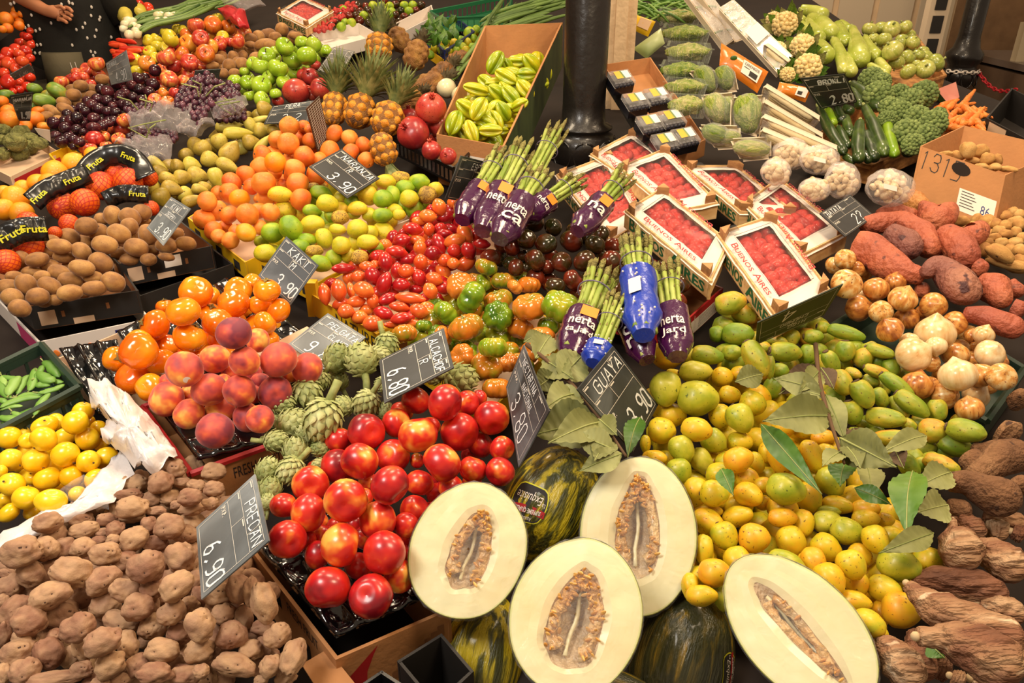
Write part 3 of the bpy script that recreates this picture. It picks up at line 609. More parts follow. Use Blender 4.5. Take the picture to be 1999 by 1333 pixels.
# ---------------------------------------------------------------- the piles (outline measures read off, distances from the slope)
pile('nectarine', 'red nectarine', 'nectarine', 'the nectarine heap', {
 'J': [(1245,455,115),(1475,470,145,145,0,1),(1650,475,100,100,0,-1),(1740,440,70,70,0,-1),(1840,590,140),(1265,720,155,155,0,1),(1590,700,155),(1095,630,115,115,0,-1),(860,700,148,148,0,1),(640,760,110),(810,930,150,150,0,2),(1070,890,135),(1450,940,155,155,0,1),(1750,800,105,105,0,-1),(1920,830,100),(1690,990,112),(1255,925,60,60,0,-1),(640,970,140,140,0,0),(425,1110,145),(1045,1115,158,158,0,1),(1275,1100,112,112,0,-1),(1905,1010,118),(1520,1130,105,105,0,-2),(210,1275,105),(410,1330,150),(700,1235,172,172,0,1),(1240,1310,120,120,0,-1),(850,1210,70,70,0,-1)],
 'N': [(245,210,150),(660,255,170,170,0,1),(1000,315,172,172,0,1),(560,590,178),(895,655,172,172,0,1),(950,60,150),(480,330,110,110,0,-1),(800,420,110,110,0,-1),(1120,500,130,130,0,-1),(1170,100,100,100,0,-1)]},
 {'r': ('red', u_nect, {'stem_cavity': (knob, .0)})}, zo=.07, mode='R', fill=22, face=.4, fz=1)
pile('peach', 'peach', 'peach', 'the peach box', {
 'I': [(1440,210,145,145,0,2),(1680,130,118,118,0,1),(1910,150,120,120,0,2),(1300,445,140),(1635,370,137,137,0,1),(1870,380,130,130,0,1),(1475,560,125),(1720,535,122),(1930,590,118),(1680,690,145),(1310,300,60,60,0,-1),(1480,400,70,70,0,-2)],
 'J': [(175,135,145,145,0,1),(400,205,128,128,0,-1),(150,395,132),(30,600,112)], '*': [(456,650,34,34,0,3),(503,664,24,24,0,1)]},
 {'r': ('blushed downy', u_peach, {'sticker': (sk[0], .3)})}, zo=.08, mode='R', fill=20, face=.4, fz=1)
pile('persimmon', 'orange persimmon', 'persimmon', 'the persimmon heap', {
 'E': [(1530,945,130,130,0,2),(1430,1095,132,132,0,2),(1210,1205,125,125,0,1),(1825,1030,125,125,0,1),(1700,1185,120,120,0,1),(1480,1300,130,130,0,1),(1640,1110,90,90,0,-1),(1860,930,105,105,0,-1),(1290,1060,70,70,0,-1),(1080,1345,110,110,0,1)],
 'I': [(905,130,100,100,0,-1),(1085,70,145,145,0,1),(1035,280,130),(1260,155,115),(1170,350,110),(1310,30,95,95,0,-1),(1530,100,75,75,0,-1)],
 'F': [(85,930,105,105,0,1),(30,1040,90),(175,1090,102),(70,1185,95,95,0,1),(-30,870,75,75,0,-1),(110,1310,70)]},
 {'r': ('glossy', u_pers, {'calyx': (cal, .3)})}, zo=.045, mode='S', fill=22, tilt=-1)
pile('kiwi', 'brown kiwi', 'kiwi', 'the big kiwi heap', {
 'E': [(880,345,78,68,80,1),(1015,360,84,72,30),(1105,325,75,68),(790,375,52),(675,430,86,74,0,1),(770,475,78,70),(1010,430,66),(930,490,92,76,30,2),(1155,495,84,70,70,1),(1065,595,92,72,12,1),(820,575,100,74,10,2),(660,550,68,60,0,-1),(540,510,78,66,20,1),(395,545,66,50),(465,585,92,60,8,1),(635,625,80,66,40,1),(500,665,82,56,0),(375,630,52,45,0,-1),(165,690,70,60,100),(290,690,86,58,-10,1),(385,735,72,48,0),(245,790,76,50,0),(110,820,66,42,0),(460,790,82,62,15,1),(640,755,96,66,10,2),(790,715,98,76,35,2),(550,850,92,62,10,1),(730,830,72,52,0,-1),(885,865,92,78,30,1),(545,950,96,66,-8,2),(735,915,93,62,-5,1),(390,895,92,66,28,1),(205,885,92,78,60,1),(330,820,62,46),(65,905,82,66),(95,985,82,72,20,1),(295,980,84,72,0,1),(155,1070,82,70,20,1),(430,1005,55,45,0,-1),(930,640,66,52,0,-1),(1020,690,80,52,0),(1160,690,62,50,0),(1300,580,86,62,5),(1450,565,80,58,5),(1190,610,52,48,0,-1),(1300,670,62,34),(1385,490,54,50),(1060,500,50,45,0,-1),(530,735,42,35,0,-1),(1130,395,48,40,0,-1)]},
 {'r': ('smooth', u_kiwi, {'sticker': (sk[1], .18), 'blossom_end': (knob, 1)})}, zo=.035, mode='L', fill=15)
pile('orange', 'netted orange', 'orange', 'the red net bags', {
 'E': [(790,115,110,110,0,1),(1000,85,110),(660,245,108,108,0,1),(490,275,110),(225,580,110,110,0,1),(50,710,100),(1160,50,70),(540,410,75),(220,400,85,85,0,-1),(900,20,75,75,0,-1),(430,480,50,50,0,-1),(1180,290,60,60,0,-1),(0,560,80,80,0,-1)]},
 {'r': ('red', u_no)}, zo=.05, mode='R')
pile('orange', 'yellow orange', 'orange', 'the yellow orange heap', {
 'E': [(430,20,100),(300,90,80,65),(390,100,85,85,0,1),(120,215,102),(35,170,60),(30,300,85),(170,330,90),(180,130,62),(240,180,60,60,0,-1)], 'A': [(730,1215,70),(580,1280,90),(430,1330,80),(640,1300,70,70,0,-1)]},
 {'r': ('bright', u_yo)}, zo=.02, mode='R', fill=18)
pile('plum', 'yellow plum', 'plum', 'the yellow plum heap', {
 'I': [(650,540,80,80,0,-1),(590,625,97,97,0,1),(440,620,75,60,0,-1),(350,650,105,60,0,-1),(70,745,95),(340,755,108,92,0,1),(215,770,65),(505,740,78),(685,755,95,84,20),(770,670,62,62,0,-1),(790,800,60,50,0,-1),(85,920,94),(280,925,112,92,0),(510,875,108,100,0,1),(690,930,88),(835,905,93),(375,1065,112,92,0,1),(560,1045,95,90),(755,1075,88),(90,1110,105,90,0),(255,1060,60,60,0,-1),(205,1215,103,98,0,1),(400,1240,118,92,0,1),(610,1190,80,60,0,-1),(40,1240,70,70,0,-1),(70,1330,92,60),(250,1330,62),(0,1010,50,60),(860,1010,50,50,0,-2)]},
 {'r': ('round', u_yp, {'stem_scar': (knob, .7)})}, zo=.02, mode='R', fill=20, face=.6)
pile('pear', 'pear', 'pear', 'the pear heap', {
 'A': [(1590,1170,75,66,50,0),(1720,1120,80,62,60),(1860,1040,120,48,0,1,'y'),(1790,985,110,45,-5,0,'y'),(1960,1110,66,62),(1800,1185,100,74,-60,1),(1500,1290,72,62),(1650,1250,82,62,20),(1390,1300,56),(1780,1295,92,52,25,1),(1970,1000,90,45,60,0,'y'),(1240,1290,100,38,40,0,'y')],
 'B': [(70,850,62),(40,930,80,26,-15,0,'y'),(45,1020,62),(145,1030,62,50,60),(50,1125,92,36,-50,1,'y')],
 'E': [(1320,65,78,52,20),(1430,50,72,60),(1545,40,88,70,10),(1345,140,86,60,15,1),(1690,60,92,56,70,1,'y'),(1460,190,78,60,30),(1265,210,78,68,60,1),(1190,120,66),(1560,140,62,40),(1500,230,84,46,-20,1),(1600,130,52),(1255,10,62)]},
 {'g': ('mottled olive', u_pr, {'stem': (st_b, .8)}, 4), 'y': ('long yellow', u_py, {'stem': (st_b, .5)}, 1)}, zo=.0, mode='L', fill=15)
pile('tangerine', 'tangerine', 'tangerine', 'the tangerine heap', {
 'B': [(260,985,78,78,0,2),(375,990,52),(165,1090,72),(250,1120,98,80,0,2),(430,1100,76,62),(330,1080,62,62,0,-1),(415,1010,40),(130,1225,85,85,0,-1),(150,1268,88,80,0,2,'y'),(50,1210,76),(265,1240,62,62,0,-1),(375,1220,92,76,0,1),(300,1320,82,82,0,1),(490,1250,66),(610,1045,80,64,90),(730,1075,66),(835,1135,66),(580,1180,82),(735,1190,72),(860,1250,66),(30,1300,80)],
 'E': [(1810,90,82),(1920,30,76),(1790,170,82),(1870,215,90,64,0,1,'y'),(1620,235,86,76,0,1),(1700,310,80),(1960,120,66),(1790,340,74),(1930,340,96,86,0,1),(1595,380,86),(1665,465,76),(1760,430,56,56,0,-1),(1850,470,62),(1920,480,86,66,0,1,'y'),(1710,510,62),(1800,540,70)],
 'F': [(60,90,96,96,0,1),(190,80,62,62,0,-1),(325,95,86,86,0,1),(300,30,86),(470,30,82),(150,0,60),(80,205,78),(350,220,86,86,0,1),(20,310,72),(110,320,76),(30,440,62),(215,110,50,50,0,-1),(20,220,40)]},
 {'o': ('orange', u_tg, {'stem_scar': (knob, .6)}, 3), 'y': ('yellowish', u_yo, {}, 0)}, zo=.05, mode='R', fill=17)
pile('lime', 'lime', 'lime', 'the mottled lime heap', {
 'F': [(185,180,94,62,5,2,'y'),(445,135,60,46),(505,170,86,60,15,1,'g'),(555,250,86,68,10,1,'y'),(220,305,80,78,0,1,'y'),(435,310,76,52),(270,440,100,90,60,2,'g'),(435,415,96,72,-10,1,'y'),(125,480,85,80,0,1,'g'),(395,535,72,52),(530,525,86,68,70,1,'y'),(635,455,70,44,5,2,'y'),(645,300,80,62),(655,360,68,58,0,1,'b'),(580,350,60,45,60,0,'g'),(650,210,52,42),(750,235,62,52),(790,290,78,56,0,1,'y'),(870,180,85,78,60,1,'y'),(1010,85,78,62,0,0,'y'),(990,215,82,72,0,2,'g'),(1065,190,80,60,90,0,'g'),(1125,50,82,50,0,0,'b'),(1160,130,76,62,0,0,'g'),(1270,85,82,66,0,0,'g'),(1335,185,78,70,0,1,'b'),(1400,145,62,62,0,0,'y'),(1195,215,76,70,0,1,'y'),(790,450,82,76,0,1,'y'),(885,340,60,56,0,0,'y'),(985,345,84,58,0,1,'g'),(1080,300,62,46),(1115,340,55,46,0,0,'y'),(870,555,92,62,0,1,'y'),(930,600,66,56,0,0,'g'),(665,580,76,72,0,1,'y'),(760,570,70,50,90,-1),(805,670,74,58,0,1,'b'),(455,620,68,46,0,0,'b'),(340,590,78,62,0,0,'g'),(600,680,68),(500,720,84,66,20,2,'g'),(720,660,62),(40,550,56,50,0,0,'g'),(70,640,86,72,0,1,'y'),(360,250,45,40,0,-1),(760,335,60,45,0,-1)]},
 {'y': ('yellow', u_l2, {'stem_scar': (knob, .6)}, 2), 'g': ('green', u_l1, {'stem_scar': (knob, .6)}, 1), 'b': ('brown-scarred', u_l3, {}, 1)}, zo=.04, mode='L', fill=17)
pile('tamarillo', 'tamarillo', 'tamarillo', 'the tamarillo heap', {
 'F': [(1430,280,66,56,70,1),(1340,350,66,52,10,1),(1475,360,66,52),(1370,300,42),(1270,390,52,36),(1220,450,72,50,12,1),(1350,455,50,46,90,1,'o'),(1440,450,52,48),(1135,545,70,56,-20,1),(1260,540,66,42,15),(1630,495,78,60,60,1),(1550,545,82,56,-15,1),(1470,490,62,38),(1430,570,82,56,70),(1280,600,58,52,80,1),(1380,640,62,58,0,1),(1550,620,56,52,0,1),(1660,620,64,58,60,1),(1470,695,56,50),(1540,720,48,45,0,1,'o'),(1640,720,78,56,-30,0,'o'),(1760,570,62,42),(1540,245,46),(1720,500,56),(1160,475,52,36),(1355,570,42),
 (1005,575,52,48,0,0,'o'),(1095,630,78,50,10,1),(945,665,50),(1010,705,76,56,80,2),(870,745,62,42),(680,760,88,42,0,1),(925,735,42,42,0,0,'o'),(1190,690,62,46),(1285,710,60,56,90,1,'o'),(1170,780,60,56,0,1),(1270,830,66,56,60,0),(1390,840,64,52,25,1),(1100,780,62,50,90,-1),(720,830,56,46,90),(800,825,58,50,0,1,'o'),(910,820,72,64,60,1),(1000,880,88,60,-70,2),(1130,890,66,56,0,1),(840,925,80,64,20,2,'o'),(645,930,80,60,80,1),(535,960,82,50,80,0,'o'),(740,930,62,32,80,0,'o'),(1245,925,56,42,0,-1),(1360,935,64,56,60,1,'o'),(1470,910,62,55),(1200,990,116,45,6,2,'o'),(1030,1000,76,50,-20,1),(910,1010,56,48,80,1),(1115,1060,72,42,10,1,'o'),(780,1020,70,48,-8,1,'o'),(660,1035,66,45,-20,0,'o'),(700,1095,62,58,0,1,'o'),(805,1140,62,56,0,0,'o'),(910,1190,72,66,0,1,'o'),(860,1085,52,48,0,0,'o'),(995,1110,78,52,20,1),(1135,1150,82,48,-10,1),(1270,1090,68,56,20,0,'o'),(1340,1075,66,56,30,0,'o'),(1410,1000,52),(1210,1190,72,32,-10,0,'o'),(600,880,52,36),(1070,1200,70,30,0,-1)]},
 {'r': ('deep red', u_tm, {'stem': (cal_t, .4)}, 3), 'o': ('orange-red', u_t2, {'stem': (cal_t, .3)}, 1)}, zo=.03, mode='L', fill=14)
pile('ribbed_tomato', 'ribbed tomato', 'tomato', 'the ribbed tomato heap', {
 'F': [(1600,900,105,105,0,1,'o'),(1800,750,88,68,20,1,'m'),(1785,870,66),(1920,860,92,76,0,1,'m'),(1675,990,130,108,-60,2,'g'),(1890,1010,126,76,-20,1,'m'),(1480,1110,100,85,70,1,'g'),(1640,1220,130,115,0,2,'m'),(1890,1130,118,100,-30,2,'g'),(1160,1270,122,56,-15,1,'m'),(1310,1205,66,50,0,0,'g'),(1460,1290,80,70,0,0,'o')],
 'G': [(130,890,95,66,0,1,'o'),(135,1060,130,112,0,2,'m'),(375,1060,145,125,70,2,'g'),(60,1230,110,90,20,1,'o'),(285,1210,102,58,10,1,'g'),(230,1290,112,72,0,1,'o'),(20,905,60,55,0,1,'o')],
 'J': [(1610,110,96,90,0,1,'o'),(1800,190,120,104,0,1,'m'),(1880,360,116,92,0,1,'m'),(1850,40,130,72,0,2,'g'),(1965,160,80,70)], 'K': [(60,140,60,60,0,0,'m'),(245,35,86,52,0,0,'m'),(270,130,72,42,0,0,'m')]},
 {'m': ('bronze green', u_h1, {'stem_star': (calg, .35)}, 2), 'g': ('green', u_h2, {'stem_star': (calg, .35)}, 1), 'o': ('orange', u_h3, {}, 1)}, zo=.04, mode='S', fill=22, grow=1.1)
pile('black_tomato', 'black tomato', 'tomato', 'the black tomato heap', {
 'G': [(165,405,92,80,0,1),(320,440,72),(485,465,78,68),(110,530,86,76,0,1),(265,570,90,84,0,1),(460,550,98,88,20,2),(645,575,90,76,20,1),(690,500,78,70,0,0),(180,695,90,86,0,2),(385,710,88,80,90,1),(570,705,94,90,0,2),(770,700,86,78,0,1),(30,755,78,66,90),(0,590,90,60,90),(180,830,90,60,20),(335,900,92,72,0,1),(470,850,86,78,0,1),(650,820,82,62),(520,950,76,66),(90,660,52,52,0,-1),(270,750,62,62,0,-1),(1215,770,66,48,0,0),(1320,885,76,68,60,0),(1280,1020,90,80,90,1)], 'F': [(1930,570,72,68),(1830,680,92,70,10,1),(1990,720,80,50,0)]},
 {'r': ('dark glossy', u_bt, {'sticker': (sk[2], .12)})}, zo=.05, mode='S', fill=18)
pile('guava', 'guava', 'guava', 'the guava heap', {
 'K': [(1215,100,120,115,0,1,'o'),(1455,130,112,84,0,1,'g'),(1435,230,132,86,0,1,'g'),(1200,365,130,124,90,1,'g'),(1450,435,152,140,0,3,'g'),(1640,270,82,80,0,0,'o'),(1775,240,72,56),(1700,410,88,70),(1880,480,102),(1625,580,100,90,80,1),(1780,595,120,106,60,1,'g'),(1250,570,106,96),(1170,690,108,106,0,1),(1440,680,116,96,10,2,'o'),(1575,770,102,96,30,1,'g'),(1775,780,96,82),(1920,760,100,95),(1325,835,112,98,60,1,'g'),(1480,930,110,84,60,0,'g'),(1765,915,112,100,-20,2,'o'),(1110,905,96,66,0,0,'o'),(1305,1010,106,98,70,1,'g'),(1630,1030,112,90),(1900,940,90,66,60),(1040,795,70,42,90),(1440,1180,122,100,80),(1580,1180,114,106,0,2),(1835,1060,92,86),(1845,1190,112,96,20,1),(1770,1290,112,92),(1960,1110,70,60),(1530,1320,106,62,0,1),(1265,240,62,32),(1960,1250,62),(1985,860,80,62,90,0,'o')],
 'L': [(110,890,135,116,90,2,'o'),(140,1145,142,125,10,1,'g'),(340,890,132,84,70,1,'o'),(450,850,76,60,0,0),(490,1090,116,108,60,2,'g'),(110,1290,112),(310,1210,120,105,60),(540,1270,116,72,10,1),(760,1300,106,72,0,1,'o'),(120,660,92,88,0,0,'o'),(300,680,102,72,0,-1),(430,740,92,62,0,-1,'o'),(470,1325,92,50,0,1,'g')],
 'O': [(1525,75,128,104,20,1),(1760,30,120,80),(1660,185,114,104,60,1),(1890,200,122,116,0,1,'o'),(1495,290,110,76,90),(1765,385,116,108,60,1),(1580,470,122,110,0,2,'o'),(1480,650,116,82),(1640,650,112,82,80,0,'g'),(1390,580,100,70,90),(1940,350,52)],
 'P': [(110,40,106,78,0,1,'o'),(270,90,112,86,90),(465,75,112,92,0,1,'g'),(620,150,126,104,20,2,'g'),(180,225,116,112,60,1,'o'),(760,50,106,72,0,1,'o'),(450,275,116,106,30,1),(840,215,114,102,60,1),(960,180,82,74,0,0),(350,390,112,100,80,1,'o'),(480,525,130,116,60,1),(650,410,118,112,60,1),(720,330,96,80,40,0,'o'),(1020,410,152,130,10,2,'g'),(1255,375,116,104,0,1),(910,600,132,104,20,2),(665,695,126,86,10,1),(780,870,126,110,20,2),(1040,760,146,140,0,3,'o'),(880,790,100,72,90,0,'o'),(690,560,100,92,90,-1),(910,60,72,60,0,-1),(820,1100,120,52,80),(870,950,62),(140,400,142,100,20,1,'g'),(280,430,110,62,90,0)]},
 {'y': ('yellow', u_gv, {'blossom_end': (eye_g, .5)}, 3), 'g': ('greenish', u_gg, {'blossom_end': (eye_g, .5)}, 0), 'o': ('orange-yellow', rnd('guava', m_guavao, 2, sq=1.05, pear=.1, lump=.08), {'blossom_end': (eye_g, .3)}, 0)}, zo=.02, mode='L', fill=25)
pile('prickly_pear', 'prickly pear', 'prickly pear', 'the prickly pear heap', {
 'G': [(1700,1030,126,92,-15,2),(1810,1120,115,74,30,1),(1760,1270,132,88,0,1),(1600,1270,66)],
 'H': [(350,1290,82,56,0,0),(600,1260,152,56,15,2),(430,1220,60,50),(60,1320,90,40)],
 'K': [(1520,100,132,74,10,0),(1715,80,82,62),(1900,120,162,90,60,2),(1960,40,60,50)],
 'L': [(130,75,132,80,6,2),(310,90,82,66,90),(600,70,92,76,90,1),(490,150,105,62,60,1),(740,120,88,74,-50,1),(870,70,122,52,16,2),(10,190,102,42,90),(90,220,72,60,0,-1),(960,200,84,64,65,1),(660,240,72,42,20),(570,310,116,80,65,1),(735,400,122,84,60,2),(850,230,118,48,20,1),(800,300,72,50,20),(870,430,92,62,60,1),(1000,330,152,60,35,1),(650,545,102,84,70,1),(910,590,162,80,8,2),(1020,500,112,62,50,1),(1115,480,152,76,35,2),(1320,530,96,74,80,0),(1540,690,152,92,12,2),(1285,690,112,98,0,1),(1100,650,72,50,40),(1460,810,142,82,20,1),(980,745,180,62,0,1),(740,740,142,60,20,0),(1345,950,142,72,20,1),(1100,970,112,74,60,0),(1200,950,62,60),(730,640,52,40,0,-1)]},
 {'y': ('spotted green', u_cp, {'blossom_end': (umb('blossom_end', lambda b: b.lathe((0, 0, 0), [(.42, -.86), (.36, -.95), (.1, -.9)], m_leafb, 12), 0), .6)})}, zo=.03, mode='L', fill=19)
pile('onion', 'onion', 'onion', 'the onion heap', {
 'H': [(600,690,85,80,0,2),(520,740,82,70),(610,880,125,115,60,2),(690,770,80,52,90),(840,920,116,86,10,1),(990,870,112,52,10,0),(1050,1000,126,96,20,2),(1290,1050,112,96,10,1),(700,1070,120,96,80,1),(880,1100,94,90,0,1),(1080,1150,96,90,60,1),(1230,1110,102,62,10),(950,1240,112,96,30,2),(1450,1190,102,92,10,1),(1300,1270,170,132,5,1,'w'),(740,970,62,42,60,0,'w'),(1100,1325,92,52,0,1,'w'),(1680,1280,102,60,20,1,'w'),(1590,1280,60,60,0,-1)],
 'L': [(1130,100,152,130,10,2,'w'),(1310,30,102,60,0,1,'w'),(1460,100,132,82,10,0),(1730,90,112,108,0,1,'w'),(1480,260,152,126,-10,3,'w'),(1660,260,104,98,0,1),(1160,340,130,120,60,2),(1380,420,112,96,10,1),(1620,420,112,92,40,0,'w'),(1570,520,126,86,-5,1),(1820,270,112,108,0,1),(1270,160,90,62,90,-1),(1810,150,72,52,30,0)]},
 {'b': ('papery brown', u_on, {}), 'w': ('peeling pale', u_ow, {}, 0)}, zo=.04, mode='S', fill=20)
pile('potato', 'brown potato', 'potato', 'the earthy potato heap', {
 'M': [(370,80,105,80),(630,50,106,62),(660,135,112,66,-10,1),(840,60,86,52),(900,130,72,62),(810,160,62,42,0,-1),(1020,30,112,56),(1165,100,72,62,90,-1),(1325,110,118,102,0,2),(1050,205,114,94,-30,1),(885,215,56,46),(1210,240,102,62),(1450,170,92,72),(170,310,142,116,-10,1),(355,285,98,92,0,1),(500,290,98,92),(650,275,92,78,0,1),(825,325,112,88,0,2),(780,220,66,34,0,-1),(1140,420,142,126,-10,2),(1410,350,122,108,80,1),(980,380,92,76,0,-1),(560,470,158,120,15,2),(400,470,112,92,0,0),(85,570,100,92),(240,480,110,96,60),(800,530,134,100,-30,1),(985,605,126,96,10,1),(1190,600,92,82,0,-1),(1375,575,142,106,-35,2),(640,650,102,92,0,-1),(385,650,152,102,-20,2),(1075,740,122,108,0,2),(820,730,112,106,0,0),(120,770,128,108,-40),(230,850,132,116,0,1),(475,795,142,110,10,1),(610,900,132,116,-20,2),(950,850,142,90,15,0),(1190,890,102,96,0,0),(1340,780,112,96,-30,1),(1400,945,92),(1560,880,132,110,80,2),(1745,790,92,82),(800,1010,142,106,-15,3),(660,1040,122,88,80,1),(1000,1030,112,80,80,0),(150,1090,128,106,-20,1),(380,1100,122,110,60,1),(540,1130,88,80,60),(1270,1080,136,96,5,2),(1560,1080,116,96,0,1),(1810,960,116,106,0,1),(1690,1120,92),(860,1190,116,100,-20,2),(1080,1190,98,86,-40,0),(640,1230,82,66,0,1),(200,1240,116,106,0,1),(1210,1260,132,82,0,2),(1440,1280,112,82,0,0),(1570,1240,64,60,0,2),(1830,1190,162,86,15,2),(420,1300,190,62,-5,2),(30,950,100,52,90),(30,1260,82,52,90),(950,1300,102,62),(780,1330,72,42),(1960,1080,90,80),(1900,830,100,72,90),(1860,600,120,90,80),(1700,640,112,82,0,-1),(1480,720,72,62),(430,960,62,52,0,-1),(1960,620,110,62,90),(1150,1000,72,62,0,-1),(60,480,62,38),(20,690,52)],
 'N': [(60,700,162,96,75,2),(165,960,112,92,-30,2),(110,1200,90,80,-30,2),(290,1130,142,96,-70,1),(60,900,102,62,0,0),(60,1050,90,62,80),(40,1310,62,42),(230,1290,82,62),(130,1110,62,42,0,-1)],
 'I': [(1350,990,97,76,0,1),(1255,1095,97,86,0,2),(1045,1105,106,76,0),(1670,1010,97,72,0,1),(1420,1095,72,42),(1670,1145,82,64,0,1),(1540,1120,78,52),(1485,1210,97,72,0,1),(1330,1215,78,68),(1185,1225,78,66),(1010,1190,97,46),(1030,1290,122,86,0,1),(1380,1270,52,38),(1500,1300,102,52),(1220,1320,72,42),(650,1320,92,38),(1640,1260,72,52)]},
 {'b': ('lumpy', u_pt)}, zo=.02, mode='L', fill=22, fz=1.4)
pile('plum', 'dark plum', 'plum', 'the dark plum heap', {
 'A': [(900,650,46),(840,715,48),(840,790,50,42),(945,740,40),(1030,670,42),(1085,620,48),(1210,550,48,48,0,0),(1195,660,50),(1165,720,45),(975,735,45),(1040,760,40),(760,775,45),(720,820,45),(770,850,45),(665,870,40),(840,870,45,35),(905,880,45,40),(935,760,38),(600,920,48,48,0,1),(555,940,45),(735,925,55,38,0,1),(640,965,45),(510,1000,48),(420,960,56,42,0,1),(430,1060,48,35),(735,1000,62,40,0,1),(600,1010,40),(800,985,42),(650,1030,30),(840,960,45,30),(890,945,40),(530,1070,45,30),(575,1090,45,35),(620,1110,45,40,0,1),(480,1110,60,40,0,1),(580,1145,40,25),(1090,700,45),(1000,820,45),(790,700,45),(960,820,45),(1110,780,40),(880,830,35),(1010,640,35)]},
 {'d': ('glossy', u_pl)}, zo=.03, mode='R', fill=10)
pile('apple', 'apple', 'apple', 'the mixed apple heap', {
 'A': [(1320,620,68,68,0,1),(1300,590,62,62,0,-1,'o'),(1440,640,56),(1360,670,36),(1280,730,46,46,0,0,'o'),(1370,730,52),(1310,800,62,50,0,0,'o'),(1210,785,56),(1470,590,52),(1580,500,58),(1480,490,68,68,0,1),(1605,420,72,72,0,1,'o'),(1420,430,66,66,0,0,'o'),(1300,450,76,70,0,2),(1330,400,42),(1530,200,70,64,0,1),(1660,195,72,68,0,1,'o'),(1780,215,60,58,0,0,'o'),(1740,290,52,46,0,0,'y'),(1565,300,68,64,0,1),(1640,280,52,52,0,0,'o'),(1470,340,76,66,90,0,'o'),(1650,370,62,62,0,0,'o'),(1720,340,56),(1860,325,62,55),(1910,270,62),(1460,280,56,56,0,0,'o'),(1800,330,45),
  (1330,300,68,66,0,1,'y'),(1230,370,52,52,0,0,'y'),(1300,380,56,56,0,0,'y'),(1170,410,56,50,0,0,'y'),(1220,310,52,46,0,0,'y'),(1160,320,52,46,0,0,'y'),(1145,500,66,66,0,1,'o'),(1050,470,56,52,0,0,'y'),(1070,555,48,50,0,0,'y'),(1390,230,52,40,0,0,'y'),(1430,240,46,40,0,0,'y'),(1210,450,42,42,0,0,'y'),(1290,255,46,36,0,0,'y'),(1700,150,50,50,0,-1,'y'),(1360,520,60),(1540,420,50,50,0,-1,'o'),(1390,560,60,60,0,-1,'o')]},
 {'r': ('red', u_ra, {'sticker': (sk[0], .3), 'stem': (st_b, .6)}), 'o': ('orange-red', u_oa, {'stem': (st_b, .6)}, 0), 'y': ('yellow', u_ya, {'stem': (st_b, .6)}, 0)}, zo=.02, mode='S', fill=13)
pile('apple', 'red apple', 'apple', 'the apples by the shopper', {'A': [(755,500,62,60,0,1),(680,545,52),(770,575,52),(650,600,52,42),(600,570,42),(480,640,66,42,0,1),(590,610,46),(710,655,46,32)]},
 {'r': ('round', u_ra, {'stem': (st_b, .6)})}, zo=.0, mode='S', fill=12)
pile('apple', 'red apple', 'apple', 'the apples before the plums', {'A': [(740,1085,80,66,0,0),(690,1170,72,60,0,1),(970,940,58,55,0,1),(950,1010,62),(880,1010,52),(930,1090,58),(830,1140,52,36),(855,1165,60,36),(800,1070,62,50),(670,1090,40)]},
 {'r': ('round', u_ra, {'stem': (st_b, .6)})}, zo=.0, mode='S', fill=12)
pile('kiwi', 'kiwi', 'kiwi', 'the kiwi heap by the mangoes', {'A': [(630,670,58,46,0,1),(560,690,46,32),(575,740,58,48,0,1),(500,800,56,42,20),(800,620,56,42,10),(620,810,60,42,10),(510,850,64,42,25,1),(380,850,52,34,0),(430,880,46,42),(720,750,52,42),(365,905,52,36),(520,915,52,36),(600,855,42,28),(455,930,42,32),(720,690,46,36),(650,740,40,34)]},
 {'b': ('brown', u_kiwi)}, zo=.0, mode='L', fill=10)
pile('kiwi', 'kiwi', 'kiwi', 'the kiwi row above the apples', {'A': [(1710,470,46),(1790,510,52),(1890,500,52),(1660,515,52,32),(1745,575,42),(1830,570,46,36),(1850,345,50,28),(1960,350,50,28)], 'B': [(90,270,68,46),(60,345,82,42),(200,230,52),(110,350,60,40),(310,280,60,32),(20,290,52),(150,290,50,40),(-40,300,50,40)]},
 {'b': ('brown', u_kiwi)}, zo=.0, mode='L', fill=11)
pile('mango', 'mango', 'mango', 'the mango corner', {'A': [(345,785,90,52,10,1),(450,710,80,56,30,1),(380,740,52,40),(50,735,56,36,0),(270,830,38,26),(270,690,55,40)]},
 {'g': ('green', u_mg)}, zo=.0, mode='L')
pile('tomato', 'round tomato', 'tomato', 'the red tomato heap', {'A': [(120,385,46),(60,420,52),(200,400,46),(150,425,42,42,0,1),(65,495,52),(110,480,40,40,0,-1),(175,480,46,46,0,1),(235,455,36),(30,570,42),(125,540,46),(235,605,40),(65,640,62,60,0,1),(215,680,46),(150,700,36),(100,715,30),(20,680,32),(150,600,52,52,0,-1),(20,500,32),(240,350,32),(215,290,36),(10,450,32),(150,640,36),(235,240,26)]},
 {'r': ('red', u_to)}, zo=.0, mode='S', fill=10)
pile('orange', 'orange', 'orange', 'the oranges below the mango', {'A': [(70,930,74,72,0,1),(60,870,62,42),(130,1000,62,32),(275,930,66),(295,865,52,32),(340,990,52,36),(15,790,50,40),(200,980,50)]}, {'r': ('bright', u_or)}, zo=.0, mode='R', fill=15)
pile('orange', 'orange', 'orange', 'the shelf behind the shopper', {'A': [(125,90,38),(45,150,56),(110,120,32),(60,220,40),(150,200,38),(20,230,30),(170,110,30)]}, {'r': ('small distant', u_or)}, zo=.05, mode='R', fill=9)
pile('custard_apple', 'custard apple', 'custard apple', 'the custard apple tray', {'A': [(35,1020,54,50),(120,1110,92,66,0,1),(150,1190,82,56),(160,1040,86,42),(310,1120,66,42,0,1),(20,1200,52),(10,1090,42),(230,1150,60,50),(240,1080,60,40)]}, {'r': ('scaly green', u_ch)}, zo=.0, mode='R', fill=13)
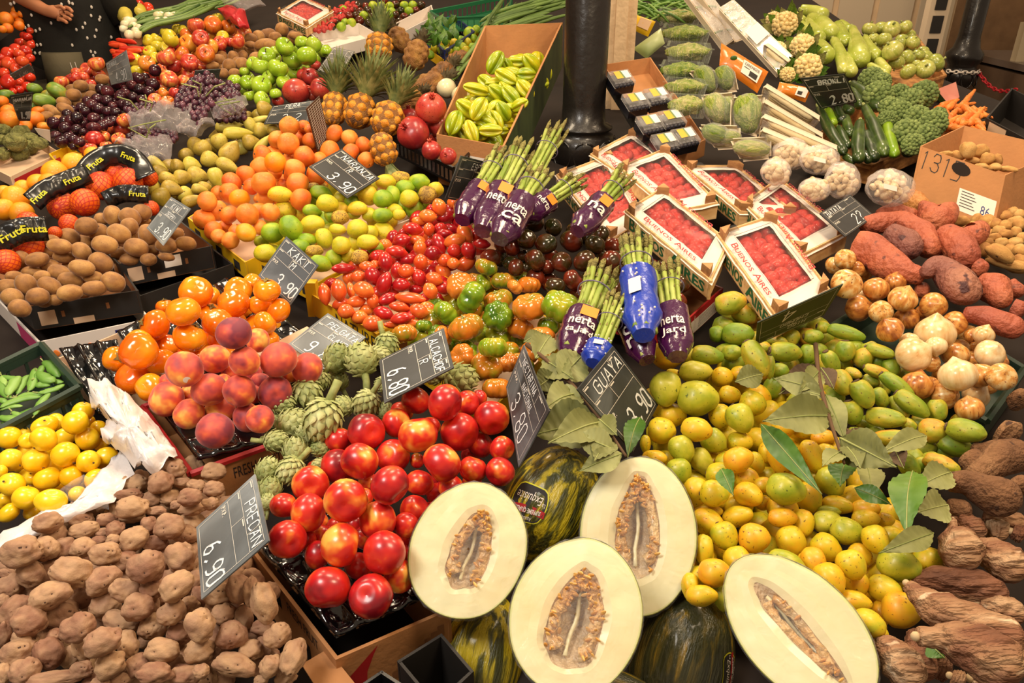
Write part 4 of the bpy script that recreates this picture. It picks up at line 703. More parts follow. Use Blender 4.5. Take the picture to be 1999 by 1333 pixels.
pile('apple', 'green apple', 'apple', 'the green apple heap', {
 'B': [(220,365,72,70,0,2),(395,440,82,76,0,2),(280,465,80,76,0,1),(170,535,82,76,0,1),(85,440,76,66),(35,520,76,62),(360,330,72,46),(450,350,66,62),(310,570,62),(340,390,52,42,0,-1),(105,610,66,56),(40,670,80,76,0,1),(215,650,58),(550,400,52,42),(150,730,52,42),(45,780,72,62,0,1),(385,530,42,28),(150,400,40,40,0,-1)], 'A': [(1980,500,56),(1835,630,62,52),(1935,650,66,56),(1950,750,52,42),(1910,560,42,42,0,-1)]},
 {'g': ('shiny', u_ga, {'sticker': (sk[0], .3), 'stem': (st_b, .7)})}, zo=.03, mode='S', fill=14)
pile('pomegranate', 'pomegranate', 'pomegranate', 'the pomegranates beside green apples', {'B': [(310,715,120,88,0,1),(420,600,72,66),(500,690,95,66,90,1),(370,590,62,46),(465,510,46,36),(440,745,48,40),(170,790,60,30,20)]},
 {'r': ('red', u_po, {'crown': (p_po, 1)})}, zo=.0, mode='S')
pile('pomegranate', 'pomegranate', 'pomegranate', 'the black lattice crate', {'B': [(1365,845,126,116,0,1),(1225,1040,132,126,0,2),(1190,920,96,66,0,0),(1420,980,95,80,90),(1370,1175,96,62),(1500,1220,72,62),(1420,1090,82,62,0,-1)]},
 {'r': ('large red', u_po, {'crown': (p_po, 1)})}, zo=.06, mode='S')
pile('star_fruit', 'star fruit', 'star fruit', 'the star fruit box', {
 'B': [(1870,490,80,55,-60,1),(1960,510,50,38,60),(1950,600,80,50,30,1),(1800,650,70,50,40),(1870,660,70,45,0),(1720,700,90,42,15,2),(1890,730,80,50,40,1),(1960,730,85,48,60,1),(1840,760,60,40,30),(1640,850,80,55,40,1),(1740,850,82,58,-60,2),(1860,850,70,48,-50,1),(1930,870,70,48,60,1),(1550,960,84,60,-70,2),(1680,1030,80,45,70,1),(1790,950,85,50,30,1),(1870,940,70,45,60,1),(1830,1020,78,46,0,2),(1620,1040,70,45,60),(1740,1060,60,40,0),(1950,960,60,42,0),(1700,930,60,40,0,-1),(1900,1020,60,38,0)],
 'C': [(40,480,70,42,0),(150,500,80,52,50,1),(20,590,85,52,20),(110,580,62,45,0,1),(10,660,80,48,0),(100,700,75,50,50,1),(40,750,70,46,0),(-10,750,80,50,50,1),(60,820,60,42,-30,1),(-10,850,60,38,0)]},
 {'g': ('waxy green', u_ca)}, zo=lambda x, y: .04 + .17 * (284 - y) / 240, mode='L', fill=15, grow=1.22, poly=[(865, 262), (984, 280), (1085, 110), (980, 110)])
pile('round_courgette', 'round courgette', 'courgette', 'the round courgette heap', {
 'D': [(960,230,72,66,0,1),(1065,215,60,56,0,1),(905,310,66,52,0,1),(1045,325,62,56,0,1),(1130,330,56,50,0,1),(970,395,86,76,0,2),(1090,450,66,56),(1170,430,56,46),(1000,490,72,52),(1225,540,76,72,0,2),(1310,490,76,66,90,1),(1090,560,66,60),(880,220,62,52),(850,370,46,42),(790,230,62,56),(1160,500,42,32),(820,300,50,40)]},
 {'g': ('striped', u_rz, {'stem': (stemm(stemg, .75, .25, .12), 1)})}, zo=.05, mode='S', fill=12)
pile('potato', 'yellow potato', 'potato', 'the yellow potato heap', {
 'H': [(1910,320,42),(1860,350,42),(1850,425,44),(1930,400,62,50),(1930,475,44),(1800,460,52,36),(1850,490,52,36),(1960,340,42),(1780,410,42),(1920,560,62,42),(1980,520,42),(1820,560,52,42),(1960,620,52),(1810,640,110,58,30,2),(1670,610,66,62,0,1),(1700,560,52,38),(1850,720,152,42,15,1),(1500,390,62,42),(1960,750,100,52),(1760,520,50,36),(1970,690,60,40),(1890,610,50,40),(1960,420,50,50),(1720,640,40,40)]},
 {'y': ('knobbly', u_np)}, zo=.02, mode='L', fill=12)
pile('potato', 'potato', 'potato', 'the brown carton marked 1315', {'D': [(1560,1170,70,60,90,1),(1655,1180,60,55),(1710,1240,56,50,0,1),(1480,1215,62,38),(1600,1255,56,28),(1380,1200,52,22),(1660,1300,52,28),(1790,1250,50,36,90),(1770,1305,46,32),(1870,1320,72,24)]},
 {'y': ('yellow', u_np)}, zo=.10, mode='L', fill=12)
pile('lime', 'small lime', 'lime', 'the small lime tray', {'B': [(1400,375,36),(1470,350,34),(1520,310,36),(1550,340,38),(1450,390,36),(1600,310,32),(1650,330,34),(1670,260,50),(1720,230,34),(1610,370,38),(1690,370,36),(1360,430,34),(1500,400,34),(1560,395,34),(1700,300,32),(1640,390,34)]},
 {'y': ('yellow-green', u_l2), 'g': ('green', u_l1)}, zo=.0, mode='R', fill=9)
pile('small_tomato', 'small tomato', 'tomato', 'the dark tomato heap', {}, {'g': ('olive green', u_bt + u_l1[:0], None, 3), 'h': ('green', u_l1, None, 2)}, zo=.0, mode='R', pack=(8.5, [(650, 30), (700, 0), (830, 0), (820, 30), (780, 50), (745, 55), (720, 45), (640, 62)]))
pile('strawberry', 'loose strawberry', 'strawberry', 'the loose strawberry strip', {}, {'r': ('red', u_st)}, zo=.01, mode='L', pack=(4.6, [(598, 62), (650, 20), (690, 2), (700, 12), (660, 40), (640, 60), (600, 64)]))
pile('tomato', 'orange tomato', 'tomato', 'the crate at the aisle end', {}, {'r': ('orange-red', u_to)}, zo=.02, mode='S', pack=(11, [(238, 0), (300, 0), (300, 28), (262, 30), (238, 20)]))

# settle neighbouring heaps: whatever still crosses is eased apart along the line of sight by at most 14 mm
p0 = np.array([tuple(o.location) for o in PLACED]); rd = np.array([(o.scale[0] * o.scale[1] * o.scale[2]) ** (1 / 3) for o in PLACED]) * .9; dr = p0 - np.array(CAM); dr /= np.linalg.norm(dr, axis=1)[:, None]; sh = np.zeros(len(p0))
I, J = np.where(np.triu(np.linalg.norm(p0[:, None] - p0[None], axis=2) < (rd[:, None] + rd[None]) * 1.3, 1))
for _ in range(40):
    p = p0 + dr * sh[:, None]; d = p[J] - p[I]; L = np.linalg.norm(d, axis=1) + 1e-9; g = (rd[I] + rd[J]) - L; k = g > 0; s_ = np.sign((d * dr[I]).sum(1)); s_[s_ == 0] = 1; m = np.where(k, g * .3, 0) * s_
    np.add.at(sh, J, m); np.add.at(sh, I, -m); sh = np.clip(sh, -.014, .014)
for o, q in zip(PLACED, p0 + dr * sh[:, None]): o.location = q
# ---------------------------------------------------------------- open boxes by the four corners of the rim
def box4(name, label, cat, rim, h, mat, zo=0.0, t=.004, sides=(0, 1, 2, 3), down=None, floor_=True, inner=None, post=None, group=None, plane=None, rimc=None, slots=0):
    """rim: left, front, right, back corners; side k runs from corner k to k+1. Returns root and the outer side quads (top-left, top-right, bottom-right, bottom-left as seen from outside)."""
    q = plane or [S(x, y, zo) for x, y in rim]
    dn = down or Vector((0, 0, -h)); ce = sum(q, Vector()) / 4 + dn / 2; e = empty(name, (ce.x, ce.y, min(p.z for p in q) - h), label, cat, group); out = []
    for k in range(4):
        a, c = q[k], q[(k + 1) % 4]; out.append([a, c, c + dn, a + dn])
        if k not in sides: continue
        b = MB(); mid = (a + c) / 2 - (sum(q, Vector()) / 4); nn = (c - a).cross(dn).normalized(); nn = nn if nn.dot(mid) > 0 else -nn
        if slots:
            u = (c - a); L_ = u.length; m = max(3, int(L_ / slots))
            b.hexa([a, c, c + dn * .22, a + dn * .22] + [p - nn * t for p in (a, c, c + dn * .22, a + dn * .22)], mat)
            b.hexa([a + dn * .85, c + dn * .85, c + dn, a + dn] + [p - nn * t for p in (a + dn * .85, c + dn * .85, c + dn, a + dn)], mat)
            for j in range(m + 1):
                p0 = a + u * (j / m) * .97; p1 = p0 + u * .018 * 8 / m; b.hexa([p0 + dn * .2, p1 + dn * .2, p1 + dn * .87, p0 + dn * .87] + [p - nn * t for p in (p0 + dn * .2, p1 + dn * .2, p1 + dn * .87, p0 + dn * .87)], mat)
        else: b.hexa([a, c, c + dn, a + dn] + [p - nn * t for p in (a, c, c + dn, a + dn)], mat)
        if inner and not slots: b.add([p - nn * (t * 1.1) for p in (a, c, c + dn, a + dn)], [(0, 1, 2, 3)], inner)
        if rimc: b.tube([a, c], t * 1.2, rimc, 6)
        b.build('side_panel', e)
    if floor_:
        b = MB(); f = [p + dn * .97 for p in q]; b.hexa(f + [p + dn * .03 for p in f], inner or mat); b.build('base_panel', e)
    if post:
        for k in post[1]:
            b = MB(); p = q[k] + (sum(q, Vector()) / 4 - q[k]) * .06; b.box(p + dn * .3, (ux, uy, uz), (post[0], post[0], h * .8), post[2]); b.build('corner_post', e)
    return e, out
def deco(e, name, fn):
    b = MB(); fn(b); return b.build(name, e)
yk = dict(t=.004, inner=card_pale)
def yellow_marks(e, q):
    def f(b):
        for k, u in enumerate((.12, .5, .8)): rect(b, q, u, .3, u + .1, .8, ink, .0006)
    deco(e, 'printed_mark', f)
e, q = box4('fruit_crate', 'yellow card crate holding the tangerines', 'crate', [(366, 425), (478, 512), (640, 440), (470, 360)], .045, yellowc, -.01, **yk); yellow_marks(e, q[0])
e, q = box4('fruit_crate', 'yellow card crate holding the mottled limes', 'crate', [(496, 500), (612, 556), (872, 420), (720, 340)], .045, yellowc, -.015, **yk); yellow_marks(e, q[0])
e, q = box4('fruit_crate', 'yellow card crate of tamarillos with a lettered long side, the nearer one', 'crate', [(600, 570), (735, 652), (905, 560), (770, 480)], .05, yellowc, -.0, post=(.012, (0,), yellowc), **yk)
def f(b): printed(b, q[0], 'NATURE', .42, .2, .98, .85, ink)
deco(e, 'printed_name', f)
e, q = box4('fruit_crate', 'yellow and white card crate under the farther tamarillos', 'crate', [(742, 450), (893, 540), (1000, 470), (880, 395)], .045, whitep, .0, post=(.011, (0,), yellowc), **yk)
e, q = box4('fruit_crate', 'yellow card crate under the ribbed tomatoes', 'crate', [(738, 655), (960, 800), (1120, 640), (905, 545)], .045, yellowc, -.03, post=(.012, (0,), yellowc), **yk)
e, q = box4('fruit_crate', 'red and white card crate right of the black tomatoes', 'crate', [(1120, 590), (1325, 640), (1412, 562), (1215, 480)], .05, redc, .0, t=.004, inner=card_dk)
def f(b):
    rect(b, q[1], .15, .30, .98, .95, paper)
    for k in range(7): rect(b, q[1], .45, .36 + k * .08, .9, .385 + k * .08, ink, .0009)
    printed(b, q[1], 'My Carly', .03, .1, .4, .85, paper, .0012)
deco(e, 'paper_label', f)
# kiwi boxes
def kiwi_face(e, q, notch=True):
    def f(b):
        rect(b, q, .07, .25, .22, .85, card_pale); rect(b, q, .27, .35, .30, .6, card_dk, .0007); rect(b, q, .68, .3, .71, .55, card_dk, .0007)
        if notch: rect(b, q, .36, .72, .55, .98, card_pale, .0006)
    deco(e, 'print_patch', f)
e, q = box4('fruit_box', 'black card kiwi box standing nearest the aisle, front left of the kiwi heap', 'box', [(-60, 490), (54, 600), (270, 567), (190, 450)], .055, blackc, .0, t=.004, inner=card_dk); kiwi_face(e, q[1])
e, q = box4('fruit_box', 'black card kiwi box with a white label, stacked beside the tamarillo stand', 'box', [(165, 450), (232, 516), (415, 480), (345, 425)], .055, blackc, .02, t=.004, inner=card_dk); kiwi_face(e, q[1])
deco(e, 'paper_label', lambda b: rect(b, q[1], .46, .05, .64, .55, paper, .0009))
box4('fruit_box', 'plain black card box under the labelled kiwi box', 'box', [(205, 530), (273, 578), (455, 515), (385, 460)], .05, blackc, -.025, t=.004)
e, q = box4('fruit_box', 'white and pink printed fruit box under the front kiwi box', 'box', [(-30, 560), (75, 668), (295, 622), (200, 520)], .06, whitep, -.055, t=.004)
def f(b):
    pk = flat('pink_print', '#b83a6a', .6); bl = flat('blue_print', '#26266a', .6); og = flat('orange_print', '#e07a2a', .6)
    for u in (.12, .42, .52): b.ball(uv(q[1], u, .55) + nrm(q[1]) * .001, (.008, .002, .008), og, 10, 6)
    rect(b, q[1], .66, .15, .8, .8, bl); printed(b, q[1], 'REINA', .83, .1, 1.1, .6, pk)
    rect(b, q[0], .6, .1, .98, .9, pk)
deco(e, 'fruit_print', f)
# persimmon trays: black moulded sheets
def tray(name, label, c, zo, nu=5, nv=4, depth=.014, mat=None, res=9, lip=.01, group=None):
    q = [S(x, y, zo) for x, y in c]; b = MB(); n = nrm(q); vs = []; fs = []; N_, M_ = nu * res, nv * res
    for j in range(M_ + 1):
        for i in range(N_ + 1):
            u, v = i / N_, j / M_; p = uv(q, u, v); d = -depth * max(0, math.sin(PI * u * nu)) ** 2 * max(0, abs(math.sin(PI * v * nv))) ** .7 if True else 0
            d = -depth * (abs(math.sin(PI * u * nu)) * abs(math.sin(PI * v * nv))) ** .7
            if i in (0, N_) or j in (0, M_): d = -lip
            vs.append(p + n * (d + .0015 * noise.noise(p * 60)))
    W_ = N_ + 1
    for j in range(M_):
        for i in range(N_): fs.append((j * W_ + i, j * W_ + i + 1, (j + 1) * W_ + i + 1, (j + 1) * W_ + i))
    b.add(vs, fs, mat or blacktray); o = b.build(name, smooth=True); md = o.modifiers.new('t', 'SOLIDIFY'); md.thickness = .0012
    return tag(o, label, 'tray', group)
tray('fruit_tray', 'empty black moulded fruit tray left of the persimmons', [(112, 672), (225, 655), (262, 760), (190, 800)], .0, 3, 3, .02)
tray('fruit_tray', 'black moulded tray under the persimmons', [(225, 640), (440, 535), (610, 655), (330, 800)], -.005, 6, 4)
box4('fruit_box', 'flat brown card box under the empty black tray', 'box', [(110, 700), (262, 830), (600, 690), (440, 560)], .05, card_pale, -.04)
# peaches
e, q = box4('fruit_box', 'red-edged card box of peaches lettered FRESH FRUIT', 'box', [(278, 795), (372, 925), (548, 862), (450, 730)], .075, card, .015, t=.005, rimc=redc)
def f(b): printed(b, q[1], 'FRESH FRUIT', .44, .22, .98, .5, ink)
deco(e, 'printed_name', f)
tray('fruit_tray', 'black plastic liner with ragged edge under the peaches', [(300, 780), (450, 720), (565, 845), (385, 890)], .03, 4, 4, .01)
# nectarines
e, q = box4('fruit_box', 'tall brown card box under the nectarine tray with a red swoosh', 'box', [(488, 1072), (655, 1288), (880, 1190), (700, 990)], .22, card, .0, t=.005)
def f(b):
    printed(b, q[0], 'FRESH FRUIT', .45, .05, .8, .13, ink)
    for u0, v0, u1, v1 in ((.3, .07, .36, .2), (.62, .22, .68, .4)): rect(b, q[0], u0, v0, u1, v1, blackc, .0006)
deco(e, 'printed_name', f)
def f(b):
    n = nrm(q[1]); pts = [(0.02, .28), (.35, .03), (.3, .12), (.24, .25), (.22, .42), (.24, .6), (.1, .6), (.06, .45)]; b.add([uv(q[1], u, v * .8) + n * .0006 for u, v in pts], [tuple(range(len(pts)))], redc)
    for k in range(8): rect(b, q[1], .45 + k * .06, .3 - k * .03, .51 + k * .06, .36 - k * .025, card_dk, .0006)
deco(e, 'red_swoosh', f)
tray('fruit_tray', 'black plastic tray with rounded lip under the nectarines', [(505, 1065), (700, 960), (850, 1150), (655, 1236)], .022, 4, 4, .016)
# pea crate
greencr = flat('dark_green_plastic', '#26382c', .4, coat=.2)
e, q = box4('pea_crate', 'dark green plastic crate of sugar snap peas', 'crate', [(-70, 745), (0, 838), (155, 755), (80, 672)], .085, greencr, .03, t=.006, slots=.03, rimc=greencr)
# pomegranate crate
box4('fruit_crate', 'black plastic lattice crate holding large pomegranates', 'crate', [(763, 268), (886, 328), (925, 290), (800, 225)], .05, blackp, .02, t=.004, slots=.02, rimc=blackp)
# onion crate
box4('fruit_crate', 'dark plastic crate under the onions', 'crate', [(1620, 640), (1926, 822), (2000, 720), (1740, 560)], .06, greencr, -.02, t=.006, rimc=greencr)
# star fruit carton (tipped towards the aisle)
q1 = [S(852, 262, .06), S(984, 286, .06), S(1098, 44, .24), S(946, 50, .24)]
e, q = box4('fruit_carton', 'tall brown carton of star fruit with a dark green printed side', 'box', None, .15, card, plane=q1, t=.006)
gs = wood('green_print', '#26331a', '#3c4a24', (60, 6, 6), .7)
deco(e, 'green_print', lambda b: b.add([p + ux * .002 + Vector((0, -.001, 0)) for p in q[1]], [(0, 1, 2, 3)], gs))
deco(e, 'paper_label', lambda b: rect(b, q[0], .5, .3, .72, .8, paper, .002))
# 1315 carton
q1 = [S(1797, 285, .1), S(1963, 342, .1), S(2075, 292, .1), S(1880, 246, .1)]
e, q = box4('potato_carton', 'brown carton of potatoes marked 1315 with a white 86 label', 'box', None, .15, card, plane=q1, down=P(1768, 400, 1.99) - P(1797, 285, 1.99) + Vector((0, -.01, -.01)), t=.006)
def f(b):
    chalk(b, q[0], '1315', .03, .34, .3, ink, 2.0, .2, .05)
deco(e, 'marker_number', f)
def f(b):
    rect(b, q[0], .55, .42, .97, .76, paper); printed(b, q[0], '86', .82, .56, .92, .7, flat('blue_ink', '#2a3a7a', .6), .001)
    for k in range(6): rect(b, q[0], .58, .45 + k * .045, .72 + .02 * (k % 3), .462 + k * .045, ink, .001)
deco(e, 'paper_label', f)
deco(e, 'hand_hole', lambda b: b.add([uv(q[0], .52 + .11 * math.cos(a), .14 + .1 * math.sin(a)) + nrm(q[0]) * .0008 for a in [k * PI / 8 for k in range(16)]], [tuple(range(16))], wallwood))
# dark carton at the right edge
e, q = box4('dark_carton', 'dark printed carton with a pale patch standing past the carrots', 'box', [(1925, 230), (2010, 275), (2060, 215), (1975, 172)], .1, blackc, .05, t=.005)
deco(e, 'paper_label', lambda b: rect(b, q[0], .1, .05, .5, .55, card_pale, .001))
def f(b): printed(b, q[0], 'SC', .75, .1, .98, .35, paper, .001)
deco(e, 'printed_name', f)
# custard apple tray, little cards on the left edge
e, q = box4('fruit_tray', 'scalloped pale card tray with a red side under the custard apples', 'tray', [(-30, 320), (20, 345), (118, 298), (60, 262)], .03, card_pale, -.01, t=.004)
deco(e, 'red_side', lambda b: rect(b, q[1], .05, .35, 1.0, 1.0, redc, .001))
box4('fruit_crate', 'yellow card crate in front of the dark plums', 'crate', [(95, 300), (120, 330), (160, 300), (130, 285)], .04, yellowc, -.0)
box4('fruit_tray', 'white card tray behind the green apples', 'tray', [(600, 60), (640, 95), (740, 68), (700, 45)], .05, whitep, .0)
box4('fruit_tray', 'long white card tray by the pineapple tops', 'tray', [(762, 50), (772, 70), (850, 30), (842, 10)], .05, whitep, .03)
e, q = box4('greens_crate', 'blue plastic crate of green herbs', 'crate', [(822, 55), (868, 100), (925, 62), (885, 30)], .06, flat('blue_plastic', '#16245a', .4), .02, slots=.03, rimc=flat('blue_plastic', '#16245a', .4))
e, q = box4('long_crate', 'bright green plastic crate at the top of the display', 'crate', [(840, 22), (862, 36), (990, 30), (1000, -10)], .06, flat('green_plastic', '#16603a', .4), .05, slots=.03, rimc=flat('green_plastic', '#16603a', .4))
box4('fruit_crate', 'yellow edged tray of small limes', 'tray', [(835, 95), (868, 118), (925, 108), (940, 60)], .04, yellowc, -.02)

# ---------------------------------------------------------------- strawberry crates
def berry_crate(rim, zo, label, side_text=(0,), kind='strawberry', seed=0, h=.042):
    e, q = box4('strawberry_crate', label, 'crate', rim, h, woodp, zo, t=.004, inner=woodp, group=None)
    r = [S(x, y, zo) for x, y in rim]; n = SN; ce = sum(r, Vector()) / 4
    def f(b):
        for s in side_text:
            qq = q[s]
            printed(b, qq, 'BUENOS', .07, .14, .5, .86, inkgreen, .001, .02, True); printed(b, qq, 'AIRES', .56, .14, .95, .86, inkgreen, .001, .02, True)
    if side_text: deco(e, 'green_lettering', f)
    for k in range(4):
        b = MB(); c = r[k] + (ce - r[k]) * .06; u = (r[(k + 1) % 4] - r[k]).normalized(); v = (r[(k - 1) % 4] - r[k]).normalized()
        lo, hi = -h * .9, .018
        b.add([c + n * lo, c + u * .03 + n * lo, c + v * .03 + n * lo, c + n * hi, c + u * .03 + n * hi, c + v * .03 + n * hi], [(0, 1, 2), (5, 4, 3), (0, 3, 4, 1), (1, 4, 5, 2), (2, 5, 3, 0)], woodd); b.build('corner_post', e)
    rs = [p + n * .006 for p in r]; b = MB(); N_ = 14; M_ = 10; vs = []; fs = []
    for j in range(M_ + 1):
        for i in range(N_ + 1):
            u, v = i / N_, j / M_; p = uv(rs, u, v); ed = min(u, 1 - u) * 6, min(v, 1 - v) * 5
            p = p + n * (-.012 * max(0, 1 - min(ed)) + .003 * noise.noise(p * 25)); p += (p - ce) * (.04 if min(ed) < .1 else 0); vs.append(p)
    W_ = N_ + 1
    fr = []; wn = []
    for j in range(M_):
        for i in range(N_):
            a = (j * W_ + i, j * W_ + i + 1, (j + 1) * W_ + i + 1, (j + 1) * W_ + i); (fr if j in (0, 1, M_ - 1, M_ - 2) or i in (0, N_ - 1, 1, N_ - 2) else wn).append(a)
    b.add(vs, fr, whitep); fo = b.build('paper_frame', e, smooth=True)
    b = MB(); b.add(vs, wn, film('berry_wrap', '#ffe8e4', a=.02, fk=.16)); b.build('clear_window', e, smooth=True)
    def f(b):
        printed(b, [rs[3], rs[2], rs[1], rs[0]], 'BUENOS AIRES', .22, .865, .82, .97, inkred, .004, .01, True)
        printed(b, [rs[1], rs[0], rs[3], rs[2]], 'BUENOS AIRES', .22, .865, .82, .97, inkred, .004, .01, True)
        for k in range(9): rect(b, rs, .015 + .0, .15 + k * .018, .10, .16 + k * .018, ink, .004)
        for a0, b0, a1, b1 in ((.15, .83, .85, .835), (.15, .165, .85, .17), (.135, .17, .14, .83), (.86, .17, .865, .83)): rect(b, rs, a0, b0, a1, b1, ink, .0035)
    deco(e, 'red_lettering', f)
    rng = random.Random(seed); L_ = (r[1] - r[0]).length; W2 = (r[3] - r[0]).length; nx, ny = max(3, int(L_ / .037)), max(2, int(W2 / .037))
    for i in range(nx):
        for j in range(ny):
            u, v = (i + .5 + rng.uniform(-.15, .15)) / nx, (j + .5 + rng.uniform(-.15, .15)) / ny; u = .08 + .84 * u; v = .1 + .8 * v
            p = uv(r, u, v) - n * .023; z = Vector((rng.gauss(0, 1), rng.gauss(0, 1), rng.uniform(-.2, .8))); x, y, z = basis(z); s_ = rng.uniform(.0155, .019)
            o = bpy.data.objects.new('strawberry', rng.choice(u_st)); COL.objects.link(o); o.location = p; o.rotation_mode = 'QUATERNION'; o.rotation_quaternion = mat4(x, y, z, p).to_quaternion(); o.scale = (s_, s_, s_ * 1.25)
            tag(o, 'red strawberry under wrap in the ' + label.split(',')[0].replace('white wrapped strawberry crate', 'crate').replace(' strawberry crate', ' crate').replace('dark-fruited', 'dark'), 'strawberry', 'strawberries in the ' + label.split(',')[0])
    return e
berry_crate([(1152, 300), (1235, 352), (1322, 322), (1236, 256)], .03, 'white wrapped strawberry crate touching the black pillar base, farthest', (0,), seed=1)
berry_crate([(1086, 340), (1192, 470), (1262, 425), (1192, 300)], .02, 'white wrapped strawberry crate under the single purple asparagus bundle, leftmost', (0,), seed=2)
berry_crate([(1208, 325), (1312, 412), (1402, 395), (1300, 288)], .06, 'white wrapped strawberry crate below the blueberry carton, middle', (), seed=3)
berry_crate([(1334, 322), (1445, 412), (1560, 420), (1440, 322)], .03, 'dark-fruited strawberry crate with green lettered side behind the middle ones', (0,), seed=4)
berry_crate([(1452, 395), (1560, 500), (1655, 452), (1520, 345)], .04, 'white wrapped strawberry crate beside the batata board', (0,), seed=5)
berry_crate([(1220, 410), (1388, 548), (1424, 470), (1292, 366)], .085, 'front strawberry crate with BUENOS AIRES in green along its side', (0,), seed=6)
berry_crate([(1398, 455), (1518, 622), (1622, 565), (1508, 418)], .095, 'tilted strawberry crate with pink dotted wrap over the prickly pears', (0,), seed=7)
berry_crate([(540, 24), (598, 52), (650, 20), (592, -6)], .04, 'small strawberry crate near the dark tomatoes', (0,), seed=8)
box4('fruit_box', 'black card box open beside the striped melon at the bottom edge', 'box', [(775, 1290), (850, 1380), (925, 1310), (862, 1236)], .1, blackc, .0, t=.004)
box4('berry_crate', 'dark plastic punnet at the bottom edge below the nectarine box', 'crate', [(690, 1345), (760, 1420), (840, 1370), (745, 1308)], .06, blackp, .02, t=.004)
b = MB(); q = [S(500, 690, .0), S(600, 640, .0), S(660, 690, .0), S(560, 745, .0)]; b.slab(q, .004, card_pale); tag(b.build('card_sheet'), 'pale loose card sheet between persimmons and artichokes', 'card')
b = MB(); q = [S(590, 1300, -.02), S(640, 1270, -.02), S(700, 1345, -.02), S(640, 1380, -.02)]; b.slab(q, .004, card); tag(b.build('card_sheet'), 'brown card flap on the ground side of the potatoes', 'card')
# ---------------------------------------------------------------- chalk price boards
def board(label, c, rows, lift=.0, zo=.06, mat=None, price=None, pvp=True, d=None, asp=None, dim=chalkm, ln=None, pu=.40, ph=.34, cover=False, lean=None):
    """c: the board's own top-left, top-right, bottom-right, bottom-left"""
    q = quad3(c, zo=zo, d=d, lean=lean); n = nrm(q); ln = ln or linem
    a = asp or (q[1] - q[0]).length / (q[3] - q[0]).length
    b = MB(); b.slab(q, .002, mat or slate, n); t = .006
    def line(u0, v0, u1, v1): rect(b, q, min(u0, u1) - (t / a if u0 == u1 else 0) / 2, min(v0, v1) - (t if v0 == v1 else 0) / 2, max(u0, u1) + (t / a if u0 == u1 else 0) / 2, max(v0, v1) + (t if v0 == v1 else 0) / 2, ln, .0006)
    m = .05
    for s in ((m, m, 1 - m, m), (m, 1 - m, 1 - m, 1 - m), (m, m, m, 1 - m), (1 - m, m, 1 - m, 1 - m), (m, .26, 1 - m, .26), (m, .46, 1 - m, .46), (.72, m, .72, .26), (.45, .26, .45, .46)): line(*s)
    if pvp: printed(b, q, 'P.V.P.', m + .02, .50, m + .16, .57, ln, .0008, .03)
    for u, v in ((.06, .065), (.74, .065), (.06, .275), (.47, .275)): rect(b, q, u, v, u + .1, v + .018, ln, .0007)
    for i, (txt, u0, v0, hh) in enumerate(rows): chalk(b, q, txt, u0, v0, hh, dim, a, seed=i + 3)
    o = b.build('price_board'); tag(o, label, 'price board'); b = MB()
    if price: chalk(b, q, price, pu, .9, ph, dim, a, seed=11, wd=.075)
    if b.v: b.build('chalk_price', o)
    return q
board('large chalk board reading Pescan and 6,90, stuck in the potato heap', [(497, 925), (525, 1055), (393, 1170), (383, 1029)], [('PRECAN', .3, .22, .15)], zo=.12, mat=slate_pale, price='6,90', pu=.42)
board('chalk board reading KAKI 3,90 behind the persimmons', [(559, 461), (622, 518), (567, 596), (504, 538)], [('KAKI', .25, .24, .16), ('M', .48, .44, .13)], zo=.09, price='3,90', pu=.38)
board('pale chalk board reading Pelgatta Clavel 9,80, lying behind the artichokes', [(640, 611), (714, 658), (637, 724), (562, 672)], [('PELGATA', .22, .24, .15), ('CLAVEL', .45, .44, .12)], zo=.03, mat=slate_pale, price='9,80', pu=.3)
board('chalk board reading Alcachof and 6,80 above the nectarines', [(866, 640), (886, 717), (750, 787), (740, 703)], [('ALCACHOF', .15, .24, .15), ('R', .5, .44, .12)], zo=.13, price='6,80', pu=.4, mat=slate)
board('narrow-looking chalk board turned aside, reading Nectarina and 3,80', [(1022, 673), (1072, 802), (1012, 912), (988, 755)], [('NECTARINA', .15, .22, .14), ('NACIONAL', .35, .44, .12)], zo=.14, price='3,80', pu=.3)
board('chalk board reading 3,90 leaning on the guavas beside the leafy twig', [(1127, 760), (1197, 675), (1285, 790), (1236, 882)], [('GUAYA', .22, .24, .15)], zo=.11, price='3,90', pu=.35)
board('dark green board seen upside down over the prickly pears', [(1608, 616), (1475, 674), (1479, 630), (1646, 555)], [('HIGO', .3, .24, .1), ('CHUMBO', .3, .44, .1)], zo=.15, mat=slate_green, price='4', pu=.5, pvp=False, dim=linem)
board('chalk board reading Batata beside the sweet potatoes', [(1600, 416), (1660, 380), (1708, 422), (1650, 462)], [('BATATA', .1, .24, .16)], zo=.08, mat=slate_dark, price='2?', pu=.5)
board('chalk board reading 2,80 in front of the broccoli', [(1562, 153), (1649, 144), (1675, 200), (1602, 213)], [('BROKLI', .3, .25, .17)], zo=.12, mat=slate_dark, price='2,80', pu=.35)
board('chalk board reading Naranja and 3,90 in the tangerine heap', [(667, 290), (741, 348), (678, 387), (603, 325)], [('NARANJA', .18, .24, .16), ('R', .5, .44, .12)], zo=.10, mat=slate_dark, price='3,90', pu=.38)
board('chalk board half hidden by the asparagus behind the tamarillos', [(900, 304), (972, 322), (942, 398), (869, 388)], [('ESPARR', .35, .24, .14)], zo=.08, mat=slate, price='2,00', pu=.4)
board('chalk board reading Pera and 2,20 at the top of the pear heap', [(532, 207), (612, 196), (603, 238), (515, 242)], [('PERA', .35, .24, .2)], zo=.07, mat=slate, price='2,2', pu=.35)
board('tilted chalk board between the green apples and pineapple leaves', [(652, 92), (692, 100), (664, 150), (620, 137)], [], zo=.08, mat=slate_dark, price=None)
